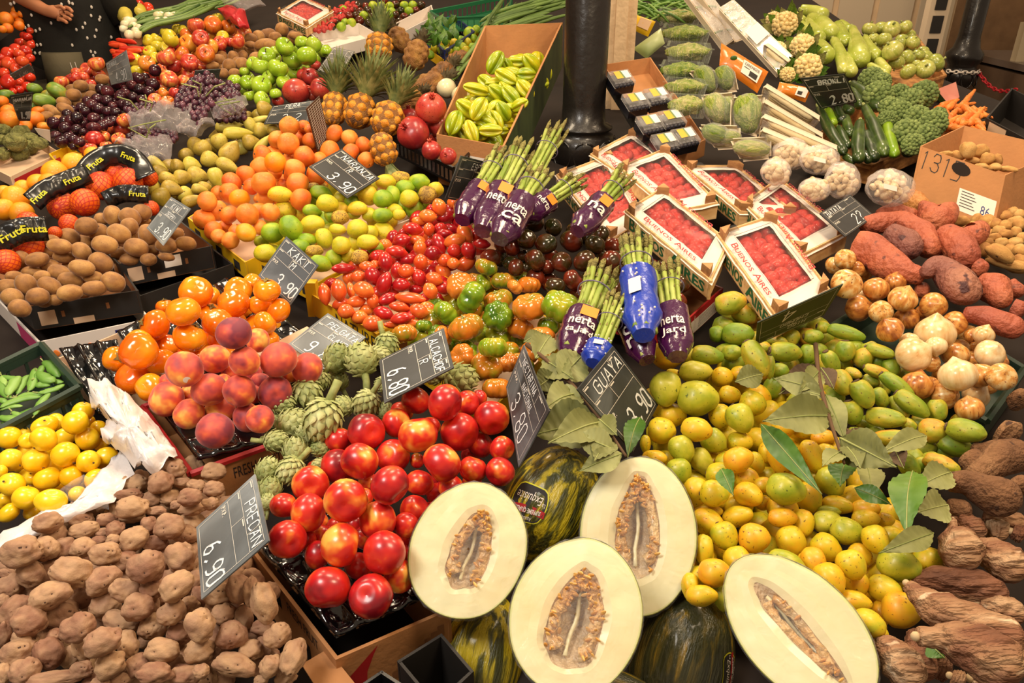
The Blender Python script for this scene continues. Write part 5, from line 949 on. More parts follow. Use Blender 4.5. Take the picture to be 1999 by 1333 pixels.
board('grey chalk board standing above the dark plums', [(206, 124), (246, 98), (259, 156), (217, 166)], [('CIRUELA', .15, .24, .13)], zo=.1, mat=slate_pale, price='4,90', pu=.3)
board('chalk board reading 1,90 over the oranges and green mangoes', [(19, 187), (65, 180), (59, 236), (36, 236)], [('NARANJA', .1, .24, .14)], zo=.08, mat=slate, price='1,90', pu=.3)
board('small grey board stuck in the red tomatoes', [(19, 146), (57, 125), (66, 138), (29, 157)], [], zo=.08, mat=slate_pale, price='1,80', pu=.3)
board('small grey board half behind the black grapes', [(381, 138), (431, 135), (427, 152), (378, 156)], [('UVA', .3, .24, .14)], zo=.05, mat=slate_pale, price='3,9', pu=.3)
board('grey chalk board planted in the kiwi heap', [(334, 384), (372, 407), (318, 479), (286, 445)], [('KIWI', .3, .24, .14), ('ZESPRI', .3, .44, .1)], zo=.11, mat=slate_pale, price='3,90', pu=.35)
q = quad3([(598, 212), (624, 187), (642, 265), (621, 298)], zo=.1); b = MB(); b.slab(q, .002, flat('brown_board_back', '#4a2f1e', .6), nrm(q)); o = tag(b.build('board_back'), 'brown back of a board with a fine pale grid beside the pineapples', 'price board')
b = MB()
for k in range(18): rect(b, q, .05, .04 + k * .052, .95, .048 + k * .052, linem, .0006)
for k in range(6): rect(b, q, .1 + k * .16, .03, .115 + k * .16, .97, linem, .0006)
b.build('printed_grid', o)
for c, l in (([(67, 250), (97, 254), (99, 278), (75, 262)], 'small white paper tag beside the custard apples'),):
    q = quad3(c, zo=.04); b = MB(); b.slab(q, .001, paper, nrm(q)); o = tag(b.build('paper_tag'), l, 'tag')
# ---------------------------------------------------------------- long roots and fruits, each drawn along its own axis
def resamp(pts, n=20):
    """pts: (Vector, radius); smooth path with rounded ends"""
    ps = [p for p, r in pts]; rs = [r for p, r in pts]; ps = [ps[0] * 2 - ps[1]] + ps + [ps[-1] * 2 - ps[-2]]; rs = [rs[0]] + rs + [rs[-1]]; out = []
    m = len(pts) - 1
    for k in range(n + 1):
        f = k / n * m; i = min(int(f), m - 1); t = f - i; a, b, c, d = ps[i:i + 4]
        p = (b * 2 + (c - a) * t + (a * 2 - b * 5 + c * 4 - d) * t * t + (b * 3 - a - c * 3 + d) * t ** 3) * .5
        out.append([p, rs[i + 1] * (1 - t) + rs[i + 2] * t])
    L = [0]
    for i in range(n): L.append(L[-1] + (out[i + 1][0] - out[i][0]).length)
    for i, o in enumerate(out):
        for s, re in ((L[i], out[0][1]), (L[-1] - L[i], out[-1][1])):
            re = min(re, L[-1] * .45); x = min(1, s / max(re, 1e-6)); o[1] *= max(.04, math.sqrt(max(0, 1 - (1 - x) ** 2)))
    return [o[0] for o in out], [o[1] for o in out]
def tuber(name, label, cat, group, t, pts, mat, lift=0, zo=.03, jit=.3, sides=18, n=22, lob=0, squash=1, seed=0, parts=None, ends=0, rk=1.0, fib=0):
    w_ = []
    for q in pts:
        x, y = tp(t, q[0], q[1]); dz = q[3] if len(q) > 3 else 0; d = D(x, y, zo) - lift - dz; w_.append((P(x, y, d), q[2] / 4 * d / F * rk))
    ps, rs = resamp(w_, n); b = MB(); b.tube(ps, rs, mat, sides, jit=jit, seed=seed, lob=lob, squash=squash, fib=fib); o = b.build(name, smooth=True); tag(o, label, cat, group)
    if ends:
        b = MB(); k = 1; b.ball(ps[0] + (ps[0] - ps[2]).normalized() * .002, rs[2] * .55, ends if not isinstance(ends, int) else m_cut, 10, 6); b.build('cut_end', o, smooth=True)
    return o, ps, rs
G = 'sweet potatoes'
for i, (l, pts, m, lf) in enumerate([
 ('long curved sweet potato arching over the others under the batata board', [(720, 420, 45), (850, 405, 70), (1050, 400, 75), (1200, 480, 80), (1270, 640, 75)], m_sweet, .03),
 ('plump brownish sweet potato lying inside the curved one', [(950, 480, 75), (1060, 550, 100), (1150, 640, 70)], m_sweetp, .05),
 ('largest sweet potato, tapering towards the purple one', [(650, 570, 90), (800, 620, 130), (960, 730, 110), (1100, 800, 70), (1230, 820, 60)], m_sweet, .03),
 ('round sweet potato with a snout pointing at the mushroom bag', [(1195, 245, 22), (1240, 300, 60), (1320, 380, 115), (1420, 310, 60), (1470, 300, 35)], m_sweet, .02),
 ('sweet potato mostly hidden at the top beside the board', [(860, 340, 40), (1000, 310, 55), (1160, 370, 50)], m_sweet, -.01),
 ('broad orange sweet potato with a dark gash', [(1370, 500, 90), (1470, 580, 120), (1570, 720, 95)], m_sweet, .02),
 ('small round red sweet potato with a thin tail, near the yellow potatoes', [(1690, 410, 12), (1650, 450, 70), (1590, 510, 90), (1520, 470, 40)], m_sweet, .03),
 ('dark purple-brown sweet potato, thick and bent', [(1210, 800, 45), (1340, 750, 85), (1480, 880, 120), (1560, 1000, 110)], m_sweetp, .07),
 ('orange-brown sweet potato right of the dark purple one', [(1650, 860, 70), (1760, 920, 115), (1840, 1040, 70)], m_sweet, .02),
 ('long sweet potato lying along the onions at the edge', [(1520, 1110, 45), (1680, 1130, 75), (1850, 1200, 90), (2000, 1260, 70)], m_sweet, .04),
 ('short red sweet potato between the gashed and orange ones', [(1620, 740, 60), (1700, 780, 60)], m_sweet, -.0),
 ('yellowish lumpy sweet potato under the mushroom bags', [(1110, 180, 50), (1140, 240, 75), (1230, 300, 60)], m_sweety, -.02),
 ('sweet potato half shown at the frame edge under the cut one', [(1900, 1060, 60), (2010, 1100, 70)], m_sweet, .0),
 ('dark sweet potato deep behind the onions', [(1140, 920, 50), (1260, 940, 60)], m_sweet, -.03),
 ('cut-ended sweet potato beside the orange-brown one', [(1880, 900, 60), (1990, 960, 55)], m_sweet, .0)]): tuber('sweet_potato', l, 'sweet potato', G, 'H', pts, m, lf + .02, seed=i, jit=.2, rk=1.12)
for i, (l, pts, lf) in enumerate([
 ('long yam pointing left, widest at the frame edge', [(1580, 1055, 45), (1700, 980, 75), (1850, 900, 110), (2010, 850, 100)], .04),
 ('big yam running down right, under the long one', [(1410, 1090, 60), (1550, 1100, 75), (1750, 1180, 120), (1980, 1280, 110)], .04),
 ('blunt yam nub above the cassava pile', [(1560, 890, 70), (1640, 960, 80), (1690, 930, 60)], .01),
 ('rounded yam at the top of the yam heap', [(1810, 680, 70), (1880, 720, 100), (1930, 760, 60)], .03),
 ('yam end at the bottom of the yam heap', [(1410, 1300, 60), (1580, 1320, 80)], .0),
 ('knobbly thin yam reaching towards the prickly pears', [(1595, 800, 28), (1650, 830, 38), (1760, 850, 70), (1900, 880, 80)], .02),
 ('cut yam piece at the right frame edge', [(1950, 1080, 50), (2010, 1160, 70)], .05),
 ('dark yam behind the onion crate', [(1920, 420, 60), (1990, 480, 90)], -.02)]): tuber('yam', l, 'yam', 'yams', 'L', pts, m_yam, lf, seed=i + 20, jit=.2, rk=1.3, sides=30, n=34, fib=.04)
for i, (l, pts, lf, e_) in enumerate([
 ('round cassava with a cut stem nub standing up', [(1440, 60, 22), (1440, 130, 28), (1470, 210, 105), (1530, 330, 125), (1610, 430, 60)], .05, 1),
 ('thick cassava behind the round one running off the edge', [(1620, 240, 40), (1720, 300, 95), (1860, 400, 115), (2010, 500, 110)], .03, 0),
 ('smooth spindle-shaped cassava lying across the heap', [(1130, 540, 30), (1300, 520, 75), (1500, 550, 100), (1700, 600, 95), (1880, 650, 45)], .02, 0),
 ('long ridged cassava with its thin end on the guavas', [(1085, 560, 35), (1180, 650, 65), (1330, 760, 110), (1600, 880, 120), (2010, 1040, 125)], .07, 1),
 ('largest cassava at the bottom corner, pale and woody', [(1165, 970, 55), (1300, 980, 60), (1420, 1000, 110), (1700, 1110, 160), (2010, 1260, 150)], .12, 1),
 ('reddish cassava slanting down beside the last melon half', [(840, 990, 35), (900, 1050, 90), (1030, 1180, 120), (1180, 1360, 110)], .06, 1),
 ('narrow cassava wedged between the two big ones', [(1140, 930, 40), (1170, 1050, 80), (1220, 1300, 85)], .02, 0),
 ('cassava under the spindle-shaped one at the right', [(1640, 700, 40), (1780, 740, 80), (2010, 820, 80)], .01, 1),
 ('cassava with a pale cut face at the top', [(1370, 30, 32), (1480, 50, 60), (1600, 130, 75), (1680, 200, 40)], .0, 1),
 ('short dark cassava in the upper shade', [(1710, 140, 50), (1790, 150, 75), (1870, 200, 60)], -.02, 0),
 ('cassava stub at the upper frame edge', [(1900, 150, 40), (2000, 190, 60)], -.01, 1),
 ('small cassava tip at the bottom edge', [(1430, 1280, 40), (1540, 1330, 70)], .04, 1),
 ('second small cassava tip at the bottom edge', [(1590, 1300, 50), (1700, 1340, 70)], .03, 1),
 ('dark cassava deep between the bottom ones', [(1300, 1180, 80), (1430, 1220, 90)], -.03, 0),
 ('long cassava along the top behind the others', [(1680, 20, 40), (1820, 60, 60), (2010, 90, 60)], -.02, 0),
 ('cassava hidden under the ridged one', [(1400, 640, 60), (1560, 680, 60)], -.02, 0)]): tuber('cassava', l, 'cassava', 'cassava roots', 'P', pts, m_yuca, lf, zo=.02, seed=i + 40, jit=.12, lob=.04, sides=48, n=50, ends=e_, rk=1.3, fib=.09)
# zucchini, marrows
for i, (l, pts, lf, m) in enumerate([
 ('dark zucchini leaning on the broccoli, topmost', [(650, 650, 30), (740, 720, 45), (860, 850, 45)], .06, m_zuc), ('longest dark zucchini in the middle', [(750, 830, 30), (820, 980, 50), (910, 1210, 50)], .07, m_zuc),
 ('light green zucchini, the palest', [(935, 830, 30), (930, 980, 40), (985, 1220, 45)], .07, m_zucl), ('zucchini right of the light green one', [(990, 960, 28), (1040, 1080, 48), (1100, 1200, 50)], .04, m_zuc),
 ('straight dark zucchini standing upright', [(715, 950, 35), (700, 1100, 52), (705, 1250, 45)], .06, m_zuc), ('zucchini between the upright and longest ones', [(760, 1040, 38), (830, 1240, 50)], .04, m_zuc),
 ('slim zucchini under the lower board corner', [(390, 840, 28), (470, 1000, 42), (590, 1200, 42)], .06, m_zuc), ('short green zucchini beneath the board edge', [(460, 870, 38), (510, 970, 36)], .03, m_zucl),
 ('blackish zucchini stub beneath the board', [(530, 860, 38), (580, 950, 42)], .03, m_zuc), ('grey green zucchini second from the board', [(600, 920, 35), (640, 1060, 42)], .02, m_zuc),
 ('small zucchini with its stalk up', [(545, 990, 20), (570, 1050, 36), (620, 1150, 35)], .04, m_zuc), ('zucchini behind the board corner', [(650, 680, 35), (720, 830, 40)], .02, m_zuc),
 ('zucchini tip at the basket edge', [(600, 1220, 28), (670, 1270, 28)], .02, m_zuc), ('short zucchini tip between two others', [(740, 1200, 35), (790, 1260, 32)], .02, m_zuc), ('round dark zucchini end beneath the board', [(590, 850, 40), (660, 880, 42)], .01, m_zuc)]):
    o, ps, rs = tuber('zucchini', l, 'zucchini', 'zucchini in the basket', 'D', pts, m, lf, seed=i, jit=.04, lob=.03, ends=0)
    b = MB(); b.tube([ps[0] - (ps[2] - ps[0]) * .9, ps[0] + (ps[2] - ps[0]) * .3], [rs[3] * .35, rs[3] * .5], stemg, 6); b.build('stem', o)
for i, (l, pts, lf) in enumerate([
 ('bulbous pale marrow standing in the middle', [(655, 215, 28), (680, 300, 45), (705, 430, 88), (740, 480, 60)], .09), ('pale marrow right of the bulbous one', [(755, 285, 22), (790, 370, 40), (845, 450, 58)], .08),
 ('pale marrow lying along the top', [(250, 75, 40), (340, 90, 48), (450, 130, 62)], .07), ('thick pale marrow second from the top', [(330, 140, 45), (420, 200, 70), (500, 270, 68)], .09), ('slim pale marrow leaning left', [(310, 160, 30), (350, 240, 52), (400, 310, 60)], .06),
 ('pale marrow beside the cauliflower leaves', [(400, 350, 50), (460, 450, 78)], .08), ('narrow pale marrow left of the bulbous one', [(510, 310, 32), (560, 420, 48), (590, 560, 45)], .07), ('pale marrow with its end behind the broccoli', [(610, 430, 32), (650, 570, 52)], .06),
 ('dark-ended marrow behind the bulbous one', [(540, 200, 45), (600, 340, 55)], .04), ('small pale marrow beneath the round courgettes', [(790, 510, 28), (930, 590, 38)], .05), ('marrow stub at the far left top', [(190, 120, 40), (270, 170, 42)], .03), ('marrow stub right of the top one', [(560, 190, 40), (640, 250, 45)], .02), ('pale marrow deep in the middle', [(860, 480, 40), (930, 560, 40)], .03), ('marrow behind the leaning one', [(240, 200, 45), (330, 260, 50)], .03)]):
    o, ps, rs = tuber('marrow', l, 'marrow', 'pale marrows', 'D', pts, m_wzuc, lf, seed=i, jit=.06)
    b = MB(); b.tube([ps[0] - (ps[2] - ps[0]) * .8, ps[0] + (ps[2] - ps[0]) * .2], [rs[3] * .4, rs[3] * .45], stemg, 6); b.build('stem', o)
rng = random.Random(5)
for i in range(34):
    x, y = 1290 + rng.uniform(0, 340), 820 + rng.uniform(0, 180); a = rng.uniform(-.9, .9); L_ = rng.uniform(60, 120)
    tuber('carrot', 'orange carrot, one of those heaped past the broccoli', 'carrot', 'carrots past the broccoli', 'D', [(x, y, 30), (x + L_ * math.cos(a), y + L_ * math.sin(a), 20), (x + 1.7 * L_ * math.cos(a), y + 1.7 * L_ * math.sin(a), 8)], m_carrot, .02 * (i % 3), n=12, sides=10, seed=i)
rng = random.Random(8)
for i in range(17):
    x, y = rng.uniform(905, 1060), rng.uniform(290, 460); a = rng.uniform(.1, .8); L_ = rng.uniform(60, 110)
    tuber('red_pepper', 'long red pepper in the bunch beside the shopper', 'pepper', 'long red peppers by the shopper', 'A', [(x - 60, y, 5), (x - 30, y + 5, 18), (x + L_ * math.cos(a) * .6, y + L_ * math.sin(a) * .6, 22), (x + L_ * math.cos(a), y + L_ * math.sin(a), 6)], m_tom, .02 * (i % 3), n=12, sides=10, seed=i)
for i, (x, y, x2, y2, r) in enumerate([(1000, 60, 1100, 100, 55), (960, 80, 1000, 180, 50), (1080, 70, 1090, 110, 50)]): tuber('papaya', 'yellow papaya behind the spring onions', 'papaya', 'papayas behind the spring onions', 'A', [(x, y, r), ((x + x2) / 2, (y + y2) / 2, r * 1.1), (x2, y2, r * .8)], m_peary, .03, seed=i, n=12)
# pea pods
rng = random.Random(3)
for i, (x, y, a, b, g) in enumerate([(80, 270, 70, 20, 10), (30, 370, 90, 26, 50), (110, 340, 90, 34, -60), (180, 330, 90, 26, -60), (250, 290, 95, 30, -75), (360, 270, 80, 36, 30), (400, 210, 90, 34, 45), (330, 340, 60, 30, 0), (400, 360, 110, 24, -18), (210, 410, 70, 18, -15), (160, 470, 170, 28, -15), (330, 485, 110, 24, -55), (90, 515, 90, 20, -10), (210, 530, 90, 20, -20), (90, 585, 100, 28, 5), (40, 628, 50, 14, 0), (240, 420, 110, 20, -5), (300, 230, 60, 20, -60), (440, 300, 60, 20, 10), (20, 450, 50, 20, 20), (150, 560, 60, 18, 20), (20, 310, 50, 20, 80)]):
    c, s = math.cos(math.radians(g)), math.sin(math.radians(g)); k = rng.choice((-1, 1)) * .12
    o, ps, rs = tuber('pea_pod', f'green sugar snap pea pod {("lying along the near rim", "high in the crate", "in the crate middle")[0 if y > 500 else 1 if y < 300 else 2]}', 'pea pod', 'pea pods in the green crate' + ('a', 'b', 'c')[0 if y > 500 else 1 if y < 300 else 2] * 0, 'I', [(x - a * c, y - a * s, b * .4), (x - a * .4 * c + a * k * s, y - a * .4 * s - a * k * c, b), (x + a * .4 * c + a * k * s, y + a * .4 * s - a * k * c, b), (x + a * c, y + a * s, b * .4)], m_pea, .01 + .006 * (i % 3), zo=.015, n=12, sides=10, squash=.5, seed=i, rk=1.35)
    b = MB(); b.tube([ps[0], ps[0] + (ps[0] - ps[1]).normalized() * .008 + Vector((0, 0, .003))], .0012, stemg, 5); b.build('stem', o)

# ---------------------------------------------------------------- melons
u_seed = um('seed', m_seed, 1, 1, nu=8, nv=6)
def half_melon(label, cx, cy, a, b_, ang, d, nseed=60, cav=(.62, .30, 0, 0), depth=.72, seed=0, wr=True, up=.12):
    rng = random.Random(seed); C = P(cx, cy, d); w_ = (-ray(cx, cy).normalized() + UP * up).normalized(); g = math.radians(ang); e = RT * math.cos(g) - UP * math.sin(g); e = (e - w_ * e.dot(w_)).normalized(); f = w_.cross(e)
    A, B = a * d / F, b_ * d / F; pt = lambda u, v, z=0: C + e * (A * u) + f * (B * v) + w_ * z
    N_ = 64; an = [2 * PI * k / N_ for k in range(N_)]
    out = lambda t: (math.cos(t) * (1 + .015 * math.sin(3 * t + seed)), math.sin(t) * (1 + .02 * math.cos(2 * t + seed)))
    def rings(b, rr, mats):
        vs = [p for r in rr for p in r]
        for i in range(len(rr) - 1): b.add(rr[i] + rr[i + 1], [(k, (k + 1) % N_, N_ + (k + 1) % N_, N_ + k) for k in range(N_)], mats[i])
    b = MB(); rr = []
    for j in range(13):
        t = PI / 2 * j / 12; rr.append([pt(out(q)[0] * math.cos(t), out(q)[1] * math.cos(t), -math.sin(t) * B * depth) for q in an])
    rings(b, rr, [m_melond] * 12); root = b.build('cut_melon', smooth=True); tag(root, label, 'melon', None)
    ca, cb, cu, cv = cav
    def cvt(q, k=1): r = 1 + .10 * noise.noise(Vector((math.cos(q) * 2.2, math.sin(q) * 2.2, seed))) ; x, y = math.cos(q) * ca * r * k, math.sin(q) * cb * r * k; return x * (1) + cu, y * (1 - .25 * math.cos(q)) + cv
    b = MB(); rr = []; ms = []
    for s, m in ((1, m_rindin), (.975, m_fleshg), (.93, m_flesh), (.8, m_flesh), (.6, m_flesh), (.45, m_flesh), (.2, m_flesh), (0, m_flesh)):
        r = []
        for q in an: o1 = out(q); c1 = cvt(q); k = s; u, v = o1[0] * k + c1[0] * (1 - k), o1[1] * k + c1[1] * (1 - k); r.append(pt(u, v, .0015 * noise.noise(Vector((u * 4, v * 4, seed))) - (.004 if s == 0 else 0) - (.0 if s < 1 else .001)))
        rr.append(r); ms.append(m)
    rings(b, rr, ms[:-1]); fl = b.build('flesh', root, smooth=True)
    b = MB(); rr = []
    for s, z in ((1, -.004), (.85, -.012), (.6, -.022), (.3, -.030), (.02, -.032)): rr.append([pt(*cvt(q, s), z * B / .08) for q in an])
    rings(b, rr, [m_cav] * 4); b.build('cavity', root, smooth=True)
    b = MB()
    for side, q0, q1 in ((1, .0, 2.7), (-1, .0, 2.7)):
        ps = []; rs = []
        for k in range(26):
            q = side * (q0 + (q1 - q0) * k / 25); u, v = cvt(q, .74); ps.append(pt(u, v, -.010)); rs.append(B * (.10 + .04 * noise.noise(Vector((k * .5, side, seed)))))
        b.tube(ps, rs, m_pulp, 10, jit=.5, seed=seed)
    b.build('pulp', root, smooth=True)
    b = MB()
    for v in (.05,): b.tube([pt(cu - ca * .75 + k * ca * 1.5 / 9, cv + v * cb + .02 * math.sin(k), -.010 - .012 * math.sin(PI * k / 9)) for k in range(10)], B * .035, m_flesh, 8, jit=.4)
    b.build('fibre', root, smooth=True)
    for i in range(nseed):
        q = rng.choice((-1, 1)) * rng.uniform(.0, 2.7) if i % 3 else rng.uniform(-.6, .6); k = rng.uniform(.5, .97); u, v = cvt(q, k); p = pt(u, v, .003 - .018 * (1 - k) + rng.uniform(0, .004))
        o = bpy.data.objects.new('seed', u_seed); COL.objects.link(o); o.parent = root; z = (e * rng.uniform(-.5, .5) + f * rng.uniform(-1, 1) + w_ * .5); x, y, z = basis(z)
        o.location = p - world_loc(root); o.rotation_mode = 'QUATERNION'; o.rotation_quaternion = mat4(x, y, z, p).to_quaternion(); s_ = rng.uniform(.8, 1.1); o.scale = (.0018 * s_, .0026 * s_, .0052 * s_)
    if wr:
        b = MB(); rr = []
        for s, z in ((1.025, -.02), (1.02, -.004), (.98, .003), (.8, .0035), (.5, .004), (.2, .004), (.02, .004)): rr.append([pt(out(q)[0] * s * (1 + (.012 * math.sin(q * 23 + seed) if s > 1 else 0)), out(q)[1] * s, z + .0012 * noise.noise(Vector((math.cos(q) * s * 9, math.sin(q) * s * 9, seed)))) for q in an])
        rings(b, rr, [wrap] * 6); b.build('plastic_wrap', root, smooth=True)
    return root
half_melon('wrapped melon half standing left, in front of the nectarines', 914, 1072, 132, 114, -72, 1.02, 70, (.60, .34, .02, -.05), seed=1)
half_melon('wrapped melon half in the front middle with the most seeds showing', 1124, 1200, 150, 127, -76, .955, 100, (.64, .42, -.03, -.02), seed=2)
half_melon('melon half behind the front ones with brown seed bands', 1245, 1042, 152, 111, -88, 1.08, 100, (.66, .38, .10, 0), seed=3)
half_melon('melon half lowest at the right, nearly seedless, beside the cassava', 1558, 1228, 168, 108, 50, .90, 12, (.70, .2, .03, -.02), seed=4)
def patch(w0, ux_, uy_, k, outline, mat): return (lambda b: b.add([(w0 + ux_ * x + uy_ * y).normalized() * k for x, y in outline] + [w0.normalized() * k], [(i, (i + 1) % len(outline), len(outline)) for i in range(len(outline))], mat))
def ball_text(b, txt, w0, ux_, uy_, x0, y0, x1, y1, mat, k=1.02, bold=0, sh=0):
    q = [Vector((0, 0, 0)), Vector((1, 0, 0)), Vector((1, 1, 0)), Vector((0, 1, 0))]; t = MB(); printed(t, q, txt, 0, 0, 1, 1, mat, 0, bold)
    b.add([(w0 + ux_ * (x0 + (x1 - x0) * v[0] + sh * (1 - v[1])) + uy_ * (y0 + (y1 - y0) * v[1])).normalized() * k for v in t.v], t.f, mat)
def whole_melon(label, cx, cy, a, b_, ang, d, mat, seed, lab=None, tiltz=.1):
    C = P(cx, cy, d); w_ = -ray(cx, cy).normalized(); g = math.radians(ang); e = RT * math.cos(g) - UP * math.sin(g); z = (e - w_ * e.dot(w_) + w_ * tiltz).normalized(); x = z.cross(w_).normalized(); y = z.cross(x)
    A, B = a * d / F, b_ * d / F; me = um('melon', mat, seed, 1, lump=.03, dt=.03, dw=.15, nu=40, nv=28); o = bpy.data.objects.new('melon', me); COL.objects.link(o)
    o.location = C; o.rotation_mode = 'QUATERNION'; o.rotation_quaternion = mat4(x, y, z, C).to_quaternion(); o.scale = (B, B, A); tag(o, label, 'melon')
    part('stem_scar', o, umb('stem_scar', lambda b: b.ball((0, 0, .97), (.07, .07, .04), stemb, 10, 6), 0))
    if lab:
        inv = mat4(x, y, z, Vector((0, 0, 0))).inverted(); L3 = lambda v: Vector(((inv @ v).x / B, (inv @ v).y / B, (inv @ v).z / A)).normalized()
        px, py, s, rot = lab; wd = (P(px, py, d - B * .9) - C); w0 = L3(wd); r = math.radians(rot); ux_ = (L3(wd + (RT * math.cos(r) - UP * math.sin(r)) * B * s) - w0); uy_ = (L3(wd - (RT * math.sin(r) + UP * math.cos(r)) * B * s) - w0)
        n = 28; ol = [(1.0 * math.cos(2 * PI * i / n) * (1.05 if abs(math.cos(2 * PI * i / n)) > .7 else .95), .8 * max(-.85, min(.85, 1.2 * math.sin(2 * PI * i / n)))) for i in range(n)]
        def fn(b): patch(w0, ux_, uy_, 1.012, ol, ink)(b); patch(w0, ux_, uy_, 1.010, [(x_ * 1.07, y_ * 1.07) for x_, y_ in ol], inkyel)(b)
        l = part('label', o, umb('label', fn, 0))
        def fn(b):
            rb = [(-1.15, -.42), (-.4, -.32), (.4, -.32), (1.15, -.42), (1.1, -.12), (.4, -.02), (-.4, -.02), (-1.1, -.12)]; b.add([(w0 + ux_ * x_ + uy_ * y_).normalized() * 1.016 for x_, y_ in rb], [(0, 1, 6, 7), (1, 2, 5, 6), (2, 3, 4, 5)], redc)
            ball_text(b, 'SUPREME QUALITY', w0, ux_, uy_, -.85, -.31, .85, -.09, paper, 1.02, .02)
            ball_text(b, 'Exquisite', w0, ux_, uy_, -.75, .08, .75, .50, paper, 1.018, 0, .1); ball_text(b, 'La', w0, ux_, uy_, -.95, .02, -.75, .2, paper, 1.018); ball_text(b, 'Azabara', w0, ux_, uy_, -.4, -.62, .4, -.45, paper, 1.018)
        part('label_print', o, umb('label_print', fn, 0))
    return o
whole_melon('whole melon with a black and red SUPREME QUALITY label behind the halves', 1073, 985, 118, 92, -62, 1.2, m_melon, 1, (1030, 985, .68, 195))
whole_melon('whole green and yellow striped melon at the bottom under the left half', 938, 1300, 140, 84, -78, 1.08, m_melon, 2)
whole_melon('whole dark green melon between the front halves', 1330, 1290, 140, 98, -75, 1.07, m_melond, 3, (1470, 1330, .6, 100))
whole_melon('dark melon peeking out below the middle half', 1190, 1390, 110, 80, 10, 1.02, m_melond, 4)

# ---------------------------------------------------------------- asparagus bundles
def asparagus(label, bx, by, tx, ty, hw, lift, sleeve=None, frac=.5, seed=0, n=14, zo=.08, tz=.02, text=None, olab=True, col=None, bandf=.68):
    rng = random.Random(seed); d0, d1 = D(bx, by, zo) - lift, D(tx, ty, zo) - lift; A, B = P(bx, by, d0), P(tx, ty, d1) + Vector((0, 0, tz)); ax = (B - A).normalized(); L_ = (B - A).length; R = hw * (d0 + d1) / 2 / F
    w_ = -ray((bx + tx) / 2, (by + ty) / 2).normalized(); w_ = (w_ - ax * w_.dot(ax)).normalized(); sd = ax.cross(w_); root = empty('asparagus_bundle', A, label, 'asparagus', 'asparagus bundles')
    for i in range(n):
        r = R * .78 * math.sqrt((i + .3) / n); a = i * 2.4; o0 = (w_ * math.sin(a) * .75 + sd * math.cos(a)) * r; fan = 1.25 + .2 * rng.random(); le = L_ * rng.uniform(.9, 1.04); sr = R * .185 * rng.uniform(.85, 1.15)
        ps = [A + o0 * .9, A + o0 * .95 + ax * le * bandf * .8, A + o0 + ax * le * bandf, A + o0 * fan + ax * le * .85 + w_ * rng.uniform(-.2, .2) * R, A + o0 * fan * 1.08 + ax * le * .95, A + o0 * fan * 1.1 + ax * le]
        b = MB(); b.tube(ps[:4], [sr, sr, sr, sr * .95], m_asp, 7); b.tube(ps[3:], [sr * .98, sr * 1.05, sr * .25], m_asph, 7, jit=.3)
        for k in range(9):
            t = .45 + .06 * k; p = A + o0 * (1 if t < bandf else fan) + ax * le * t; an = k * 2.4; dr = w_ * math.cos(an) + sd * math.sin(an); s_ = sr * (.9 if k < 5 else 1.3)
            b.add([p + dr * sr * 1.02 - ax.cross(dr) * s_ * .5, p + dr * sr * 1.02 + ax.cross(dr) * s_ * .5, p + dr * sr * 1.3 + ax * s_ * 2.2], [(0, 1, 2)], m_asph)
        b.build('spear', root, smooth=True)
    b = MB(); N_ = 20; ps = [A + ax * L_ * bandf + (w_ * math.sin(2 * PI * k / N_) * .82 + sd * math.cos(2 * PI * k / N_)) * R * 1.05 for k in range(N_ + 1)]; b.tube(ps, R * .045, band, 6, cap=False); b.build('rubber_band', root, smooth=True)
    if sleeve:
        b = MB(); vs = []; fs = []; M_ = 12
        for j in range(M_ + 1):
            t = frac * j / M_ - .03
            for k in range(N_):
                an = 2 * PI * k / N_; rr = R * (1.12 + .16 * noise.noise(Vector((math.cos(an) * 2.2, math.sin(an) * 2.2, j * .5 + seed)))) * (.55 + .45 * min(1, j / 3)); vs.append(A + ax * L_ * t + (w_ * math.sin(an) * .85 + sd * math.cos(an)) * rr)
        for j in range(M_):
            for k in range(N_): k2 = (k + 1) % N_; fs.append((j * N_ + k, j * N_ + k2, (j + 1) * N_ + k2, (j + 1) * N_ + k))
        b.add(vs, fs, sleeve); fs = [tuple(range(N_ - 1, -1, -1))]; b.add(vs[:N_], fs, sleeve); sl = b.build('sleeve', root, smooth=True)
        def onsl(u, v): an = PI / 2 - u; return A + ax * L_ * v + (w_ * math.sin(an) * .85 + sd * math.cos(an)) * R * 1.27
        sg = -1
        def wp(b, txt, u0, v0, u1, v1, mat, bold=0):
            q = [Vector((0, 0, 0)), Vector((1, 0, 0)), Vector((1, 1, 0)), Vector((0, 1, 0))]; t = MB(); printed(t, q, txt, 0, 0, 1, 1, mat, 0, bold); b.add([onsl(-(u0 + (u1 - u0) * v[0]) * sg, v0 + (v1 - v0) * (1 - v[1])) for v in t.v], t.f, mat)
        b = MB()
        if olab: b.add([onsl(u, v) * 1 for u, v in ((-.3, frac * .62), (.5, frac * .66), (.5, frac * .9), (-.3, frac * .86))], [(0, 1, 2, 3)], orangep)
        if text:
            for k, tx_ in enumerate(text): wp(b, tx_, -.7, frac * (.38 - .24 * k), .6, frac * (.56 - .24 * k), paper, .01)
        if sleeve is bluew:
            for k in range(16): c = onsl(rng.uniform(-1.2, 1.2), frac * rng.choice((rng.uniform(.02, .3), rng.uniform(.6, .95)))); b.ball(c, R * .07, paper, 8, 5)
            b.add([onsl(u, v) + w_ * .001 for u, v in ((-.5, frac * .4), (.1, frac * .42), (.1, frac * .66), (-.5, frac * .64))], [(0, 1, 2, 3)], paper)
        if b.v: b.build('sleeve_print', sl)
    return root
asparagus('asparagus bundle in a blue sleeve standing over the purple ones', 1256, 648, 1236, 478, 31, .14, bluew, .58, 1, 15, olab=False)
